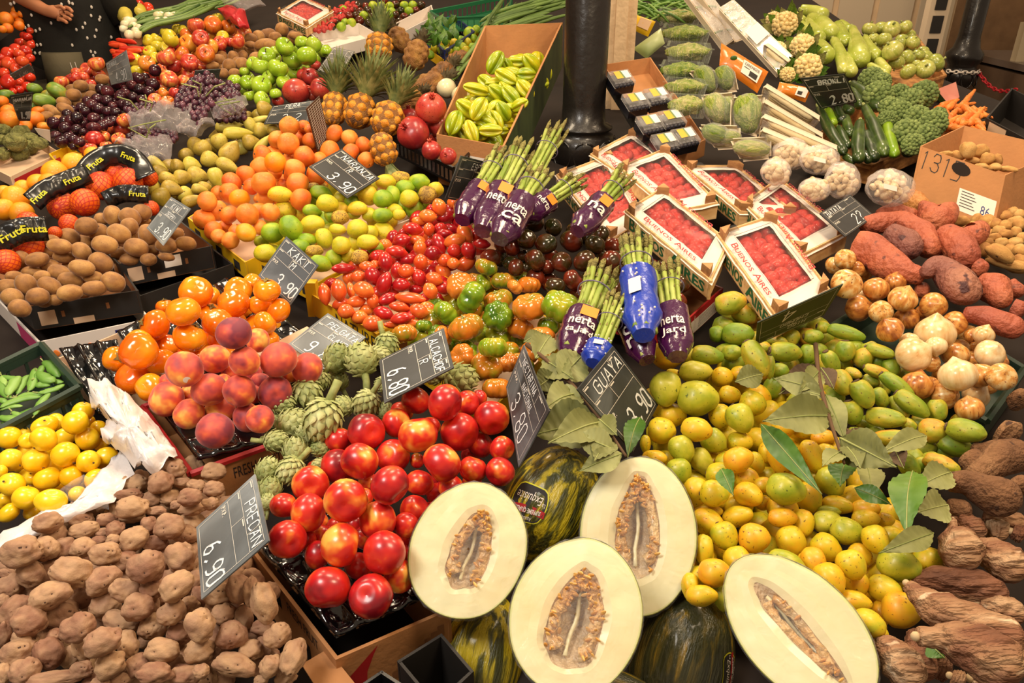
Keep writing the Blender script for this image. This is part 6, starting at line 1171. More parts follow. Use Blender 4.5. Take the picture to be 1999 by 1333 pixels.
asparagus('purple-sleeved asparagus bundle leftmost of the front group', 1116, 690, 1178, 542, 33, .08, purplew, .42, 2, 15, text=['nerta', 'ca Jard'])
asparagus('asparagus bundle in a blue and white sleeve below the leftmost purple one', 1160, 705, 1212, 590, 24, .11, bluew, .22, 3, 12, olab=False, bandf=.55)
asparagus('purple-sleeved asparagus bundle right of the blue one', 1322, 690, 1298, 528, 28, .09, purplew, .45, 4, 13, text=['nerta', 'Jard'], olab=False)
asparagus('asparagus bundle mostly hidden behind the blue sleeve', 1262, 700, 1215, 620, 26, .06, purplew, .9, 5, 8, text=['ca', 'ra'], olab=False)
asparagus('asparagus bundle leftmost of the rear group, pointing at the star fruit', 905, 425, 985, 312, 24, .08, purplew, .42, 6, 13)
asparagus('asparagus bundle second in the rear group with an orange sticker', 945, 445, 1030, 290, 25, .10, purplew, .40, 7, 13, text=['nerta'])
asparagus('tallest asparagus bundle of the rear group, touching the black pillar', 1000, 420, 1092, 258, 22, .06, purplew, .3, 8, 12, olab=False)
asparagus('front asparagus bundle of the rear group with white script on purple', 978, 462, 1060, 345, 27, .13, purplew, .5, 9, 13, text=['nerta', 'ca'], olab=False)
asparagus('short asparagus bundle of the rear group with a pink-orange label', 1030, 418, 1132, 365, 21, .11, purplew, .42, 10, 12, text=['nerta'])
asparagus('single asparagus bundle lying on the strawberry crate', 1130, 448, 1224, 356, 23, .12, purplew, .5, 11, 12, text=['na'])
# ---------------------------------------------------------------- leaves and twigs
def leaf_mesh(b, A, B, wd, up, mat, bend=.12, fold=.25, ridges=9, seed=0, th=.0006):
    ax = (B - A); L_ = ax.length; t = ax.normalized(); up = (up - t * up.dot(t)).normalized(); sd = t.cross(up); n = 30; m = 6; vs = []; fs = []
    for i in range(n + 1):
        u = i / n; w_ = wd * math.sin(PI * u ** .85) ** 1.15 * (1 - .1 * u) * .92
        if i in (0, n): w_ = wd * .03
        for j in range(m + 1):
            v = (j / m - .5) * 2; h = bend * L_ * math.sin(PI * u) + fold * abs(v) * w_ + .07 * wd * math.sin((u * ridges - abs(v) * 1.2) * 2 * PI) * abs(v) ** .5 + .06 * wd * noise.noise(Vector((u * 4 + seed, v * 2, seed * 1.7))) * (1 + abs(v))
            vs.append(A + ax * u + sd * (w_ * v) + up * h)
    W_ = m + 1
    for i in range(n):
        for j in range(m): fs.append((i * W_ + j, i * W_ + j + 1, (i + 1) * W_ + j + 1, (i + 1) * W_ + j))
    b.add(vs, fs, mat)
    mid = [vs[i * W_ + m // 2] + up * wd * .02 for i in range(n + 1)]; return mid
def leaf_obj(name, parent, A, B, wd, up, mat, **k):
    b = MB(); mid = leaf_mesh(b, A, B, wd, up, mat, **k); o = b.build(name, parent, smooth=True)
    b = MB(); b.tube(mid, [wd * .05 * (1 - .8 * i / len(mid)) + .0003 for i in range(len(mid))], stemg, 5); b.build('midrib', o, smooth=True); return o
def twig(label, stem, leaves, lift, zo=.05, seed=0, rad=.004, smat=None):
    pts = [P(x, y, D(x, y, zo) - lift) for x, y in stem]; b = MB(); ps, rs = resamp([(p, rad) for p in pts], 16); b.tube(ps, [rad * (1 - .5 * i / 16) for i in range(17)], smat or stemb, 8, jit=.2); root = b.build('leafy_twig', smooth=True); tag(root, label, 'twig'); rng = random.Random(seed)
    for i, (x0, y0, x1, y1, w_, m) in enumerate(leaves):
        A, B = P(x0, y0, D(x0, y0, zo) - lift + .005), P(x1, y1, D(x1, y1, zo) - lift + rng.uniform(-.03, .03)); leaf_obj('leaf', root, A, B, w_ * 1.6 / F, -ray(x0, y0).normalized() + Vector((rng.uniform(-.4, .4), 0, .3)), m, seed=i + seed * 10, bend=rng.uniform(.02, .14), fold=rng.uniform(.1, .4))
    return root
twig('drooping leafy twig between the melon and the 3,90 board', [(1028, 672), (1075, 710), (1130, 765), (1180, 830), (1222, 890)],
 [(1090, 740, 1140, 690, 34, m_leafd), (1045, 700, 1075, 655, 26, m_leafd), (1130, 770, 1060, 800, 30, m_leafd), (1170, 822, 1040, 850, 42, m_leafd), (1200, 880, 1120, 850, 24, m_leafd), (1172, 824, 1070, 865, 30, m_leafd), (1060, 700, 1120, 740, 28, m_leafd), (1190, 850, 1160, 900, 22, m_leafd), (1165, 815, 1205, 850, 20, m_leafd), (1215, 885, 1130, 920, 20, m_leafd), (1085, 730, 1045, 760, 24, m_leafd), (1140, 790, 1065, 770, 24, m_leafd)], .08, .07, 1)
twig('guava twig with drooping olive leaves standing over the prickly pears', [(1592, 672), (1600, 745), (1618, 812), (1640, 880), (1648, 905)],
 [(1598, 715, 1520, 770, 24, m_leafb), (1602, 718, 1628, 760, 18, m_leafb), (1606, 765, 1510, 738, 22, m_leafd), (1625, 812, 1488, 822, 34, m_leafd), (1612, 770, 1650, 860, 20, m_leafd), (1640, 855, 1750, 912, 32, m_leafd), (1650, 870, 1680, 915, 18, m_leafd), (1645, 880, 1605, 910, 16, m_leafd), (1600, 720, 1560, 765, 20, m_leafd), (1612, 775, 1545, 760, 16, m_leafd)], .09, .06, 2)
rng = random.Random(4)
for i, (l, x0, y0, x1, y1, w_, m, lf) in enumerate([
 ('fresh green leaf hanging across the guavas under the twig', 1486, 828, 1605, 965, 22, m_leaf, .08), ('bright green leaf over the right guavas', 1782, 920, 1770, 1048, 30, m_leaf, .07), ('small green leaf stuck between guavas', 1408, 915, 1432, 968, 16, m_leaf, .07),
 ('dull leaf lying on the prickly pears near the yams', 1808, 850, 1718, 885, 22, m_leafd, .06), ('grey green leaf below the twig base', 1650, 905, 1640, 950, 24, m_leaf, .05), ('grey-green leaf by the yams', 1855, 922, 1790, 950, 28, m_leafd, .05), ('curled leaf on the lower guavas', 1822, 1040, 1715, 1080, 20, m_leafd, .06),
 ('pale leaf under the bright green one', 1850, 985, 1790, 1000, 30, m_leafd, .04), ('curled leaf in front of the twig', 1668, 952, 1740, 985, 16, m_leaf, .05), ('brown curled leaf among the prickly pears', 1748, 880, 1765, 915, 18, m_leafb, .05), ('leaf stub above the guavas under the pears', 1435, 745, 1490, 730, 26, m_leafd, .05), ('brown leaf right of the twig', 1666, 835, 1680, 880, 16, m_leafb, .06),
 ('green leaf tip under the board beside the melon', 1250, 815, 1225, 895, 20, m_leaf, .04), ('pale leaf among the ribbed tomatoes', 1022, 668, 1060, 650, 16, m_leafd, .12), ('dark leaf in the cassava heap', 1812, 1255, 1845, 1285, 16, m_leaf, .03), ('olive leaf at the pile edge by the melon', 1690, 905, 1700, 975, 24, m_leafd, .04)]):
    A, B = P(x0, y0, D(x0, y0, .04) - lf), P(x1, y1, D(x1, y1, .04) - lf); b = MB(); mid = leaf_mesh(b, A, B, w_ * 1.4 / F, -ray(x0, y0).normalized() + Vector((rng.uniform(-.3, .3), 0, .2)), m, seed=i); o = b.build('loose_leaf', smooth=True); tag(o, l, 'leaf')
    b = MB(); b.tube(mid, .0008, stemg, 5); b.build('midrib', o, smooth=True)
# ---------------------------------------------------------------- artichokes
def arti(b, seed=0):
    rng = random.Random(seed); b.ball((0, 0, 0), (.82, .82, .85), m_arti, 16, 10); n = 62
    for i in range(n):
        f = i / n; th = PI * (.93 - .80 * f); a = i * 2.39996; r = .86 + .05 * rng.random(); up = .36 - .1 * f; wd = .30 * (1 - .35 * f) ; vs = []; fs = []
        for p in range(5):
            t = p / 4; tt = th - up * t * 1.3; rr = r * (1 + .06 * t + .16 * t * t * (.4 + rng.random() * .4)); w_ = wd * (1 - t ** 2.2 * .93) * (.75 + .5 * t * (1 - t) * 2)
            for s in (-1, -.5, 0, .5, 1): aa = a + s * w_ / max(math.sin(tt), .28); q = rr - .05 * abs(s) ** 2; vs.append((q * math.sin(tt) * math.cos(aa), q * math.sin(tt) * math.sin(aa), q * math.cos(tt) * 1.02))
        for p in range(4):
            for s in range(4): fs.append((p * 5 + s, p * 5 + s + 1, (p + 1) * 5 + s + 1, (p + 1) * 5 + s))
        b.add(vs, fs, m_arti)
u_art = [umb('artichoke', lambda b, s=s: arti(b, s), 0) for s in (1, 2)]; p_ast = umb('stem', lambda b: b.tube([(0, 0, -.7), (.03, 0, -1.2), (.12, .03, -1.75)], [.24, .19, .21], stemg, 10, jit=.2), 0)
AL = [(630, 130, 112, 100, 1), (820, 140, 130, 75, 1), (500, 300, 80, -60, 0), (200, 470, 100, 200, 0), (400, 390, 118, 250, 1), (280, 640, 125, 150, 0), (520, 600, 158, -70, 1), (680, 500, 85, 20, 0), (860, 480, 108, -60, 1), (150, 770, 90, 180, 0), (310, 850, 105, 90, 0), (270, 1000, 108, -50, 1), (90, 1000, 98, 120, 0), (110, 1150, 95, 100, 0), (510, 830, 75, 0, 0), (500, 960, 60, 0, 0), (125, 620, 60, 150, 0), (1590, 285, 130, 190, 0), (90, 1250, 65, 90, 0), (1020, 20, 95, 250, 0), (960, 100, 80, 200, 0), (1010, 540, 70, 90, 0), (400, 720, 90, 40, 0), (640, 300, 80, 60, 0), (180, 300, 40, 60, 0), (1000, 330, 70, 0, 0), (1390, 280, 60, 0, 0)]
it = [dict(x=500 + x / 4, y=668 + y / 4, a=r / 4, b=r / 4, ang=0, lv=s_, zo=.05, sa=sa, st=s_, tone='green') for x, y, r, sa, s_ in AL]; dd = relax(it, 0); zone_labels(it, 'artichoke', 'the artichoke heap'); rng = random.Random(2)
for i, d in zip(it, dd):
    c = P(i['x'], i['y'], d); R = i['a'] * d / F * 1.08; w_ = -ray(i['x'], i['y']).normalized(); g = math.radians(i['sa']); z = -(RT * math.cos(g) - UP * math.sin(g)) + w_ * rng.uniform(-.5, .25) * (1 if i['st'] else -1); x, y, z = basis(z)
    o = bpy.data.objects.new('artichoke', rng.choice(u_art)); COL.objects.link(o); o.location = c; o.rotation_mode = 'QUATERNION'; o.rotation_quaternion = mat4(x, y, z, c).to_quaternion(); o.scale = (R, R, R * 1.08); tag(o, i['label'], 'artichoke', 'artichoke heap'); part('stem', o, p_ast)
# ---------------------------------------------------------------- pineapples
def pinem(b, mat=m_pine):
    nu, nv = 80, 56; vs = []; fs = []; bm_ = []
    for j in range(nv + 1):
        t = PI * j / nv; st = math.sin(t) ** .62
        for i in range(nu):
            a = 2 * PI * i / nu; h = 1.25 * math.cos(t); g = h * 4.6; bump = max(0, math.cos(4 * a + g)) ** .6 * max(0, math.cos(4 * a - g)) ** .6 + max(0, -math.cos(4 * a + g)) ** .6 * max(0, -math.cos(4 * a - g)) ** .6
            r = st * (1 + .15 * bump - .03) * (1 + .03 * math.cos(t)); vs.append((r * math.cos(a), r * math.sin(a), h)); bm_.append(bump)
    f2 = []
    for j in range(nv):
        for i in range(nu):
            i2 = (i + 1) % nu; f_ = (j * nu + i, (j + 1) * nu + i, (j + 1) * nu + i2, j * nu + i2); (f2 if sum(bm_[k] for k in f_) < .35 else fs).append(f_)
    b.add(vs, fs, mat); b.add(vs, f2, m_pineg)
def crownm(b, seed=0, n=46, L=1.9, sp=1.0, mat=None):
    rng = random.Random(seed)
    for i in range(n):
        f = i / n; a = i * 2.4; le = L * (.62 + .38 * f) * rng.uniform(.85, 1.1); out = (1.05 - f) * sp + .08; d = Vector((math.cos(a), math.sin(a), 0)); sd = Vector((-math.sin(a), math.cos(a), 0)); w_ = .26; vs = []; fs = []
        for k in range(7):
            t = k / 6; p = d * (.22 * (1 - f) + le * out * t * (.55 + .35 * t)) + Vector((0, 0, .92 + .3 * f + le * t * (1 - .35 * out * t))); ww = w_ * (1 - t ** 1.6) + .004; nn = (Vector((0, 0, 1)) * out - d * .5)
            vs += [p - sd * ww + nn * ww * .35, p, p + sd * ww + nn * ww * .35]
        for k in range(6): fs += [(k * 3, k * 3 + 1, k * 3 + 4, k * 3 + 3), (k * 3 + 1, k * 3 + 2, k * 3 + 5, k * 3 + 4)]
        b.add(vs, fs, mat or m_crown)
u_pin = umb('pineapple', lambda b: pinem(b), 0); u_pinb = umb('pineapple', lambda b: pinem(b, m_pineg), 0); crs = [umb('crown', lambda b, s=s: crownm(b, s, 84, L, sp), 0) for s, L, sp in ((1, 3.6, 1.0), (2, 4.2, .95), (3, 3.3, .7), (4, 3.4, .45))]; crb = umb('crown', lambda b: crownm(b, 7, 40, 1.5, .9, skin('dry_leaf', [(0, '#3c3424'), (1, '#6a5c3c')], .8, 3)), 0)
for l, x, y, a, b_, ang, lf, k, cr in [('pineapple leftmost in the row with a wide dark crown', 652, 213, 33, 25, -82, .03, u_pin, 0), ('orange pineapple in the middle of the row', 702, 217, 34, 30, -70, .05, u_pin, 1), ('yellow-orange pineapple right of the row, next to the pomegranates', 756, 232, 34, 31, -65, .07, u_pin, 2),
 ('crownless-looking pineapple lying in front of the row', 748, 291, 32, 26, 70, .05, u_pin, 3), ('pineapple standing at the back with the tallest crown', 740, 92, 27, 27, -88, .03, u_pin, 3), ('brown pineapple lying behind the spring onions', 836, 172, 36, 28, -30, .0, u_pinb, 4), ('brown pineapple at the back near the herbs', 812, 108, 30, 24, -70, .0, u_pinb, 4), ('brown pineapple in the middle of the back ones', 862, 150, 30, 24, -50, .01, u_pinb, 4), ('brown pineapple low between the crowns', 800, 200, 28, 24, -40, .0, u_pinb, 4), ('brown pineapple half hidden behind the tallest crown', 780, 78, 26, 20, -120, -.02, u_pinb, 4), ('brown pineapple nearest the star fruit carton', 895, 120, 24, 20, -20, .0, u_pinb, 4)]:
    d = D(x, y, .06) - lf; c = P(x, y, d); w_ = -ray(x, y).normalized(); g = math.radians(ang); z = RT * math.cos(g) - UP * math.sin(g) + w_ * -.15; xx, yy, z = basis(z); R = b_ * d / F / 1.06; o = bpy.data.objects.new('pineapple', k); COL.objects.link(o); o.location = c; o.rotation_mode = 'QUATERNION'; o.rotation_quaternion = mat4(xx, yy, z, c).to_quaternion(); o.scale = (R, R, a * d / F / 1.25)
    tag(o, l, 'pineapple', 'pineapples'); part('crown', o, (crs + [crb])[cr])
# ---------------------------------------------------------------- broccoli and cauliflower
def knobs(b, mat, n, r, seed, fl=.75):
    rng = random.Random(seed); b.ball((0, 0, 0), (.8, .8, .8 * fl), mat, 16, 10)
    for i in range(n):
        zz = 1 - 1.5 * (i + .5) / n; a = i * 2.4; s = math.sqrt(max(0, 1 - zz * zz)); b.ball((s * math.cos(a) * .84, s * math.sin(a) * .84, zz * .84 * fl), r * rng.uniform(.75, 1.25), mat, 9, 6)
u_br = [umb('broccoli', lambda b, s=s: knobs(b, m_broc, 80, .17, s), 0) for s in (1, 2)]; u_cf = [umb('cauliflower', lambda b, s=s: knobs(b, m_caul, 60, .2, s, .8), 0) for s in (1, 2)]
p_bst = umb('stem', lambda b: b.tube([(0, 0, -.3), (0, 0, -1.2)], [.45, .3], stemg, 10), 0)
def cleaves(b):
    for i in range(9):
        a = 2 * PI * i / 9; d = Vector((math.cos(a), math.sin(a), 0)); leaf_mesh(b, d * .35 + Vector((0, 0, -.75)), d * 1.55 + Vector((0, 0, .45 * (i % 3))), .5, d * -.6 + Vector((0, 0, 1)), m_leafd if i % 2 else m_leaf, bend=-.15, seed=i, ridges=5)
p_cl = umb('leaf', cleaves, 0)
def heads(name, cat, kinds, lst, parts, zo, noun, pl, flat_=1):
    it = [dict(x=tp('D', x, y)[0], y=tp('D', x, y)[1], a=r / 4, b=r / 4, ang=0, lv=0, zo=zo, tone='green' if cat == 'broccoli' else 'cream') for x, y, r in lst]; dd = relax(it, 0, k=.8); zone_labels(it, noun, pl); rng = random.Random(1)
    for i, d in zip(it, dd):
        c = P(i['x'], i['y'], d); w_ = -ray(i['x'], i['y']).normalized(); x, y, z = basis(w_ + UP * .5 + RT * rng.uniform(-.4, .4)); R = i['a'] * d / F; o = bpy.data.objects.new(name, rng.choice(kinds)); COL.objects.link(o); o.location = c; o.rotation_mode = 'QUATERNION'; o.rotation_quaternion = mat4(x, y, z, c).to_quaternion(); o.scale = (R, R, R); tag(o, i['label'], cat, pl.replace('the ', ''))
        for pn, pm in parts: part(pn, o, pm)
heads('broccoli', 'broccoli', u_br, [(800, 620, 100), (880, 640, 80), (860, 740, 115), (1020, 740, 90), (1210, 740, 115), (1120, 780, 95), (1030, 880, 100), (1160, 920, 105), (1290, 960, 110), (1080, 1040, 120), (1240, 1060, 100), (1130, 1130, 90), (1330, 900, 70), (950, 840, 90), (920, 930, 70)], [('stem', p_bst)], .07, 'broccoli head', 'the broccoli heap')
heads('cauliflower', 'cauliflower', u_cf, [(130, 190, 100), (265, 360, 95), (310, 520, 105), (70, 390, 70), (40, 150, 60), (150, 580, 60)], [('stem', p_bst), ('leaf', p_cl)], .09, 'cauliflower', 'the cauliflower row')
# ---------------------------------------------------------------- spring onions, leeks, beans
def onion_stalk(label, bulb, r, path, lift, grp, zo=.06, seed=0, gr=.45):
    d = D(*bulb, zo) - lift; c = P(*bulb, d); R = r * d / F; pts = [P(x, y, D(x, y, zo) - lift) for x, y in path]; ax = (pts[0] - c).normalized(); b = MB(); b.tube([c - ax * R * 1.0, c - ax * R * .8, c - ax * R * .3, c + ax * R * .3, c + ax * R * .9, c + ax * R * 1.5], [R * .2, R * .62, R, R * .95, R * .55, R * .33], m_spring, 14); root = b.build('spring_onion', smooth=True); tag(root, label, 'spring onion', grp)
    rng = random.Random(seed)
    for k in range(3):
        o_ = Vector((rng.uniform(-1, 1), rng.uniform(-1, 1), rng.uniform(0, 1))) * R * .6; ps, rs = resamp([(c + ax * R * 1.2, R * .3)] + [(p + o_ * (i + 1) * .8, R * gr * .8) for i, p in enumerate(pts)], 12); b = MB(); b.tube(ps, rs, m_spg, 7); b.build('green_leaf', root, smooth=True)
rng = random.Random(9)
for i in range(16):
    x, y = (rng.uniform(240, 285), rng.uniform(38, 75)) if i < 9 else (rng.uniform(308, 345), rng.uniform(30, 55)); dx = rng.uniform(60, 90)
    onion_stalk('white spring onion with long green leaves in the bunches behind the yellow apples', (x, y), rng.uniform(7, 10), [(x + dx * .5, y - 14), (x + dx + 30, y - 26), (x + dx + 80, y - 48)], .03 * (i % 3), 'spring onion bunches', zo=.04, seed=i)
onion_stalk('large round spring onion bulb left of the star fruit carton', (872, 172), 19, [(905, 130), (935, 100), (960, 60), (1000, 10)], .06, 'big spring onions', seed=30, gr=.3)
onion_stalk('second large spring onion bulb, pinkish, against the carton', (900, 186), 18, [(920, 150), (945, 110), (970, 60), (1010, 5)], .05, 'big spring onions', seed=31, gr=.3)
onion_stalk('small spring onion bulb under the two large ones', (893, 200), 10, [(915, 165), (940, 130)], .03, 'big spring onions', seed=32, gr=.3)
for i in range(26):
    x = 930 + rng.uniform(0, 100); y = 20 + rng.uniform(-10, 35); d = D(x, y, .1); b = MB(); ps, rs = resamp([(P(x, y + 18, d), .007), (P(x + 30, y, d), .008), (P(x + 70, y - 14, d), .008), (P(x + 110, y - 25, d), .005)], 12); b.tube(ps, rs, m_spg, 7); tag(b.build('leek', smooth=True), 'long green leek leaf behind the star fruit carton', 'leek', 'leeks behind the star fruit carton')
for i in range(60):
    x, y = 1232 + rng.uniform(0, 100), rng.uniform(-5, 34) + 0; d = D(x, y, .1) - rng.uniform(0, .06); a = rng.uniform(-.5, .9); L_ = rng.uniform(20, 36); b = MB(); ps, rs = resamp([(P(x - L_ * math.cos(a), y - L_ * math.sin(a), d), .004), (P(x, y - rng.uniform(2, 10), d), .0055), (P(x + L_ * math.cos(a), y + L_ * math.sin(a), d), .004)], 8); b.tube(ps, rs, m_pea, 6); tag(b.build('green_bean', smooth=True), 'green bean in the heap right of the wooden column', 'green bean', 'green beans beside the column')
rng = random.Random(12)
for i in range(40):
    x, y = rng.uniform(830, 895), rng.uniform(45, 95); d = D(x, y, .05) - rng.uniform(0, .03); A = P(x, y, d); B = A + Vector((rng.uniform(-.06, .06), rng.uniform(-.03, .03), rng.uniform(.02, .07))); b = MB(); leaf_mesh(b, A, B, .015, Vector((0, -1, .5)), m_leaf, seed=i); tag(b.build('herb_leaf', smooth=True), 'green herb leaf in the blue crate', 'herb', 'herbs in the blue crate')
# ---------------------------------------------------------------- grapes
def grapes(label, poly, n, r, zo, seed, loose=None):
    rng = random.Random(seed); cx = sum(p[0] for p in poly) / len(poly); cy = sum(p[1] for p in poly) / len(poly); root = empty('grape_bunch', S(cx, cy, zo - .02), label, 'grapes'); k = 0; it = []
    x0, x1 = min(p[0] for p in poly), max(p[0] for p in poly); y0, y1 = min(p[1] for p in poly), max(p[1] for p in poly)
    for _ in range(4000):
        if len(it) >= n: break
        x, y = rng.uniform(x0, x1), rng.uniform(y0, y1)
        if inpoly(x, y, poly) and all((x - j['x']) ** 2 + (y - j['y']) ** 2 > (r * 1.05) ** 2 for j in it): it.append(dict(x=x, y=y, a=r, b=r, ang=0, lv=0, zo=zo))
    for i, d in zip(it, relax(it, 0)):
        p = P(i['x'], i['y'], d); o = bpy.data.objects.new('grape', u_gr[0]); COL.objects.link(o); o.parent = root; o.location = p - world_loc(root); s = r * d / F * rng.uniform(.85, 1.1); o.scale = (s, s, s * 1.1)
    for q in range(3):
        b = MB(); A = S(cx + rng.uniform(-12, 12), cy + rng.uniform(-5, 5), zo + .03); b.tube([A, A + Vector((rng.uniform(-.04, .04), -.01, .03)), A + Vector((rng.uniform(-.07, .07), 0, .04))], .0022, stemg, 6); b.build('stalk', root)
    return root
tl = lambda t, *a: [tp(t, *p) for p in a]
grapes('bunch of dark grapes lying on the apples, largest bunch', tl('A', (1500, 620), (1580, 560), (1720, 640), (1860, 660), (1860, 740), (1640, 820), (1560, 980), (1500, 900), (1370, 830), (1380, 740)), 95, 7, .06, 1)
grapes('reddish grape bunch below the dark plums', tl('A', (980, 850), (1150, 800), (1260, 830), (1190, 900), (1040, 920)), 30, 6.3, .04, 2)
grapes('grapes seen inside the middle clear bag', tl('A', (1000, 1040), (1120, 1000), (1380, 1040), (1370, 1110), (1010, 1110)), 40, 6, .03, 3)
grapes('grapes seen inside the bag beside the green apples', tl('A', (1650, 850), (1900, 800), (1930, 920), (1700, 950)), 34, 6, .03, 4)
def bag(label, poly, zo, puff, mat, seed, res=22, name='plastic_bag', cat='bag', rough=1.0):
    """crumpled film thrown over what it holds: an outline on the slope, raised in the middle, with creases"""
    cx = sum(p[0] for p in poly) / len(poly); cy = sum(p[1] for p in poly) / len(poly); n = len(poly); N_ = n * 6; vs = []; fs = []; M_ = 10
    ring = []
    for i in range(N_):
        f = i / 6; k = int(f) % n; t = f - int(f); a, c = poly[k], poly[(k + 1) % n]; ring.append((a[0] * (1 - t) + c[0] * t, a[1] * (1 - t) + c[1] * t))
    for j in range(M_ + 1):
        s = 1 - j / M_
        for x, y in ring:
            X, Y = cx + (x - cx) * s, cy + (y - cy) * s; h = puff * (1 - s ** 2.5); q = Vector((X * .05 + Y * .02, Y * .05, seed)); cr = abs(noise.noise(q * .6)) * .8 + abs(noise.noise(q * 1.3)) * .45 + abs(noise.noise(q * 2.6)) * .2; vs.append(S(X, Y, zo + h * .6) + SN * (cr * puff * .75 * rough + .006 * abs(noise.noise(q * 6)) * rough))
    for j in range(M_):
        for i in range(N_): i2 = (i + 1) % N_; fs.append((j * N_ + i, (j + 1) * N_ + i, (j + 1) * N_ + i2, j * N_ + i2))
    b = MB(); b.add(vs, fs, mat); o = b.build(name, smooth=True); return tag(o, label, cat)
bag('clear crumpled bag over grapes in the middle', tl('A', (1000, 950), (1200, 850), (1420, 840), (1530, 910), (1500, 1010), (1380, 1080), (1040, 1060)), .03, .05, wrapv, 1, rough=1.5)
bag('clear bag hanging down by the pears, lowest of the bags', tl('A', (900, 1160), (1060, 1100), (1330, 1090), (1370, 1160), (1330, 1320), (1180, 1330), (960, 1190)), .03, .04, wrapv, 2, rough=1.5)
bag('clear bag of grapes next to the green apples', tl('A', (1640, 860), (1800, 750), (1930, 800), (1960, 900), (1850, 960), (1680, 970)), .03, .05, wrapv, 3, rough=1.4)
bag('narrow twisted clear bag above the pears', tl('A', (1390, 1060), (1500, 990), (1660, 950), (1700, 1030), (1560, 1110), (1420, 1130)), .03, .04, wrapv, 4, rough=1.5)
wbag = flat('white_bag', '#ded6d2', .35, coat=.2, bump=.4, bs=30)
bag('knotted white plastic bag between the yellow plums and the peach box', [(182, 762), (215, 752), (250, 775), (300, 830), (345, 885), (352, 905), (310, 935), (270, 925), (240, 890), (205, 870), (215, 830), (180, 800)], .04, .07, wbag, 5, rough=.8)
bag('white plastic sheet lining the edge above the potatoes', [(0, 1052), (70, 1010), (150, 985), (215, 940), (240, 880), (265, 930), (225, 985), (120, 1030), (0, 1088)], .025, .02, wbag, 6, name='plastic_sheet', cat='sheet')
bag('clear film over the lowest yellow plums', [(120, 965), (165, 930), (220, 955), (215, 1000), (150, 995)], .06, .02, wrap, 7, name='plastic_film', cat='film')
bag('red plastic bag crumpled behind the apple heap', [(425, 20), (455, 14), (480, 30), (488, 58), (470, 62), (445, 45)], .06, .05, flat('red_plastic', '#b8202a', .4), 8)
bag('clear plastic bag at the top beside the small strawberry crate', [(430, 5), (500, -5), (520, 15), (480, 28), (440, 16)], .08, .04, wrapv, 9)
# ---------------------------------------------------------------- iron posts and the wooden column
def post(label, cx0, dd, zt, zb, rad, base, nm='pillar'):
    x, y = cx0; c = P(x, y, dd); X, Y = c.x, c.y; z = lambda py: P(x, py, dd).z; b = MB(); prof = [(rad * 1.7, 0), (rad * 1.7, .12), (rad * 1.3, .16)]
    prof += [(r * rad, z(py)) for r, py in base]; prof += [(rad, prof[-1][1] + .06), (rad * 1.02, zt)]; b.lathe((X, Y, 0), prof, m_dark, 40); o = b.build('iron_post', smooth=True); tag(o, label, 'post')
    b = MB(); z0, z1 = z(base[2][1]), z(base[5][1]); zc = (z0 + z1) / 2; R = rad * base[3][0] * 1.0
    for k in range(8):
        a0 = 2 * PI * k / 8
        for s in (-1, 1):
            pts = [];
            for i in range(12): t = i / 11; an = a0 + s * (.06 + .28 * math.sin(t * PI) ); pts.append(Vector((X + R * 1.0 * math.cos(an), Y + R * 1.0 * math.sin(an), zc + (z1 - z0) * .42 * math.cos(t * PI))))
            b.tube(pts, R * .035, m_dark, 6)
    b.build('leaf_ornament', o, smooth=True); return o, X, Y
post('thick black iron pillar rising behind the strawberry crates', (1136, 300), 2.56, 3.2, 0, .069, [(1.15, 420), (1.25, 340), (1.2, 325), (1.52, 308), (1.6, 280), (1.45, 258), (1.2, 250), (1.38, 245), (1.38, 240), (1.05, 232)])
px_, py_ = 0, 0
_, PX, PY = post('black iron post with a chain around it near the top corner', (1885, 100), 4.7, 3.2, 0, .063, [(.8, 215), (.9, 190), (.85, 175), (1.6, 160), (1.5, 145), (1.3, 135), (1.3, 128), (1.65, 118), (1.7, 104), (1.2, 92)])
b = MB(); c = P(1203, 130, 2.95); crm = skin('peeling_cream_paint', [(0, '#d0b08a'), (1, '#dcc09a')], .6, 5, 0, speck='#4a3626', sa=.66, ss=9, bump=.2, bs=20)
b.box((c.x, c.y, 1.6), (ux, uy, uz), (.056, .07, 1.6), crm); o = tag(b.build('wooden_column'), 'cream wooden column with flaking paint behind the black pillar', 'column')
b = MB(); b.box((c.x, c.y - .075, 1.6), (ux, uy, uz), (.022, .006, 1.6), crm); b.build('cover_strip', o)
# chain
def links(label, pts, r, mat, name='chain'):
    root = empty(name, pts[0], label, 'chain'); n = len(pts) - 1
    for i in range(n):
        A, B = pts[i], pts[i + 1]; m = (A + B) / 2; t = (B - A).normalized(); L_ = (B - A).length; s = t.cross(Vector((0, 0, 1))).normalized(); u = t.cross(s); a = s if i % 2 else u; b = MB(); b.tube([m + t * (L_ * .68 * math.cos(q)) + a * (L_ * .4 * math.sin(q)) for q in [2 * PI * k / 14 for k in range(15)]], r, mat, 6, cap=False); b.build('link', root, smooth=True)
zc = P(1890, 140, 4.7).z; R = .10
links('white plastic chain wrapped round the black corner post', [Vector((PX + R * math.cos(a), PY + R * math.sin(a), zc)) for a in [-2.9 + k * .24 for k in range(12)]], .0045, flat('white_plastic', '#d8cfc4', .4))
A, B = Vector((PX + .08, PY - .05, zc)), P(1985, 175, 4.5); links('red plastic chain sagging from the corner post to the right', [A + (B - A) * (k / 13) + Vector((0, 0, -.05 * math.sin(PI * k / 13))) for k in range(14)], .0045, flat('red_plastic', '#b8202a', .4))
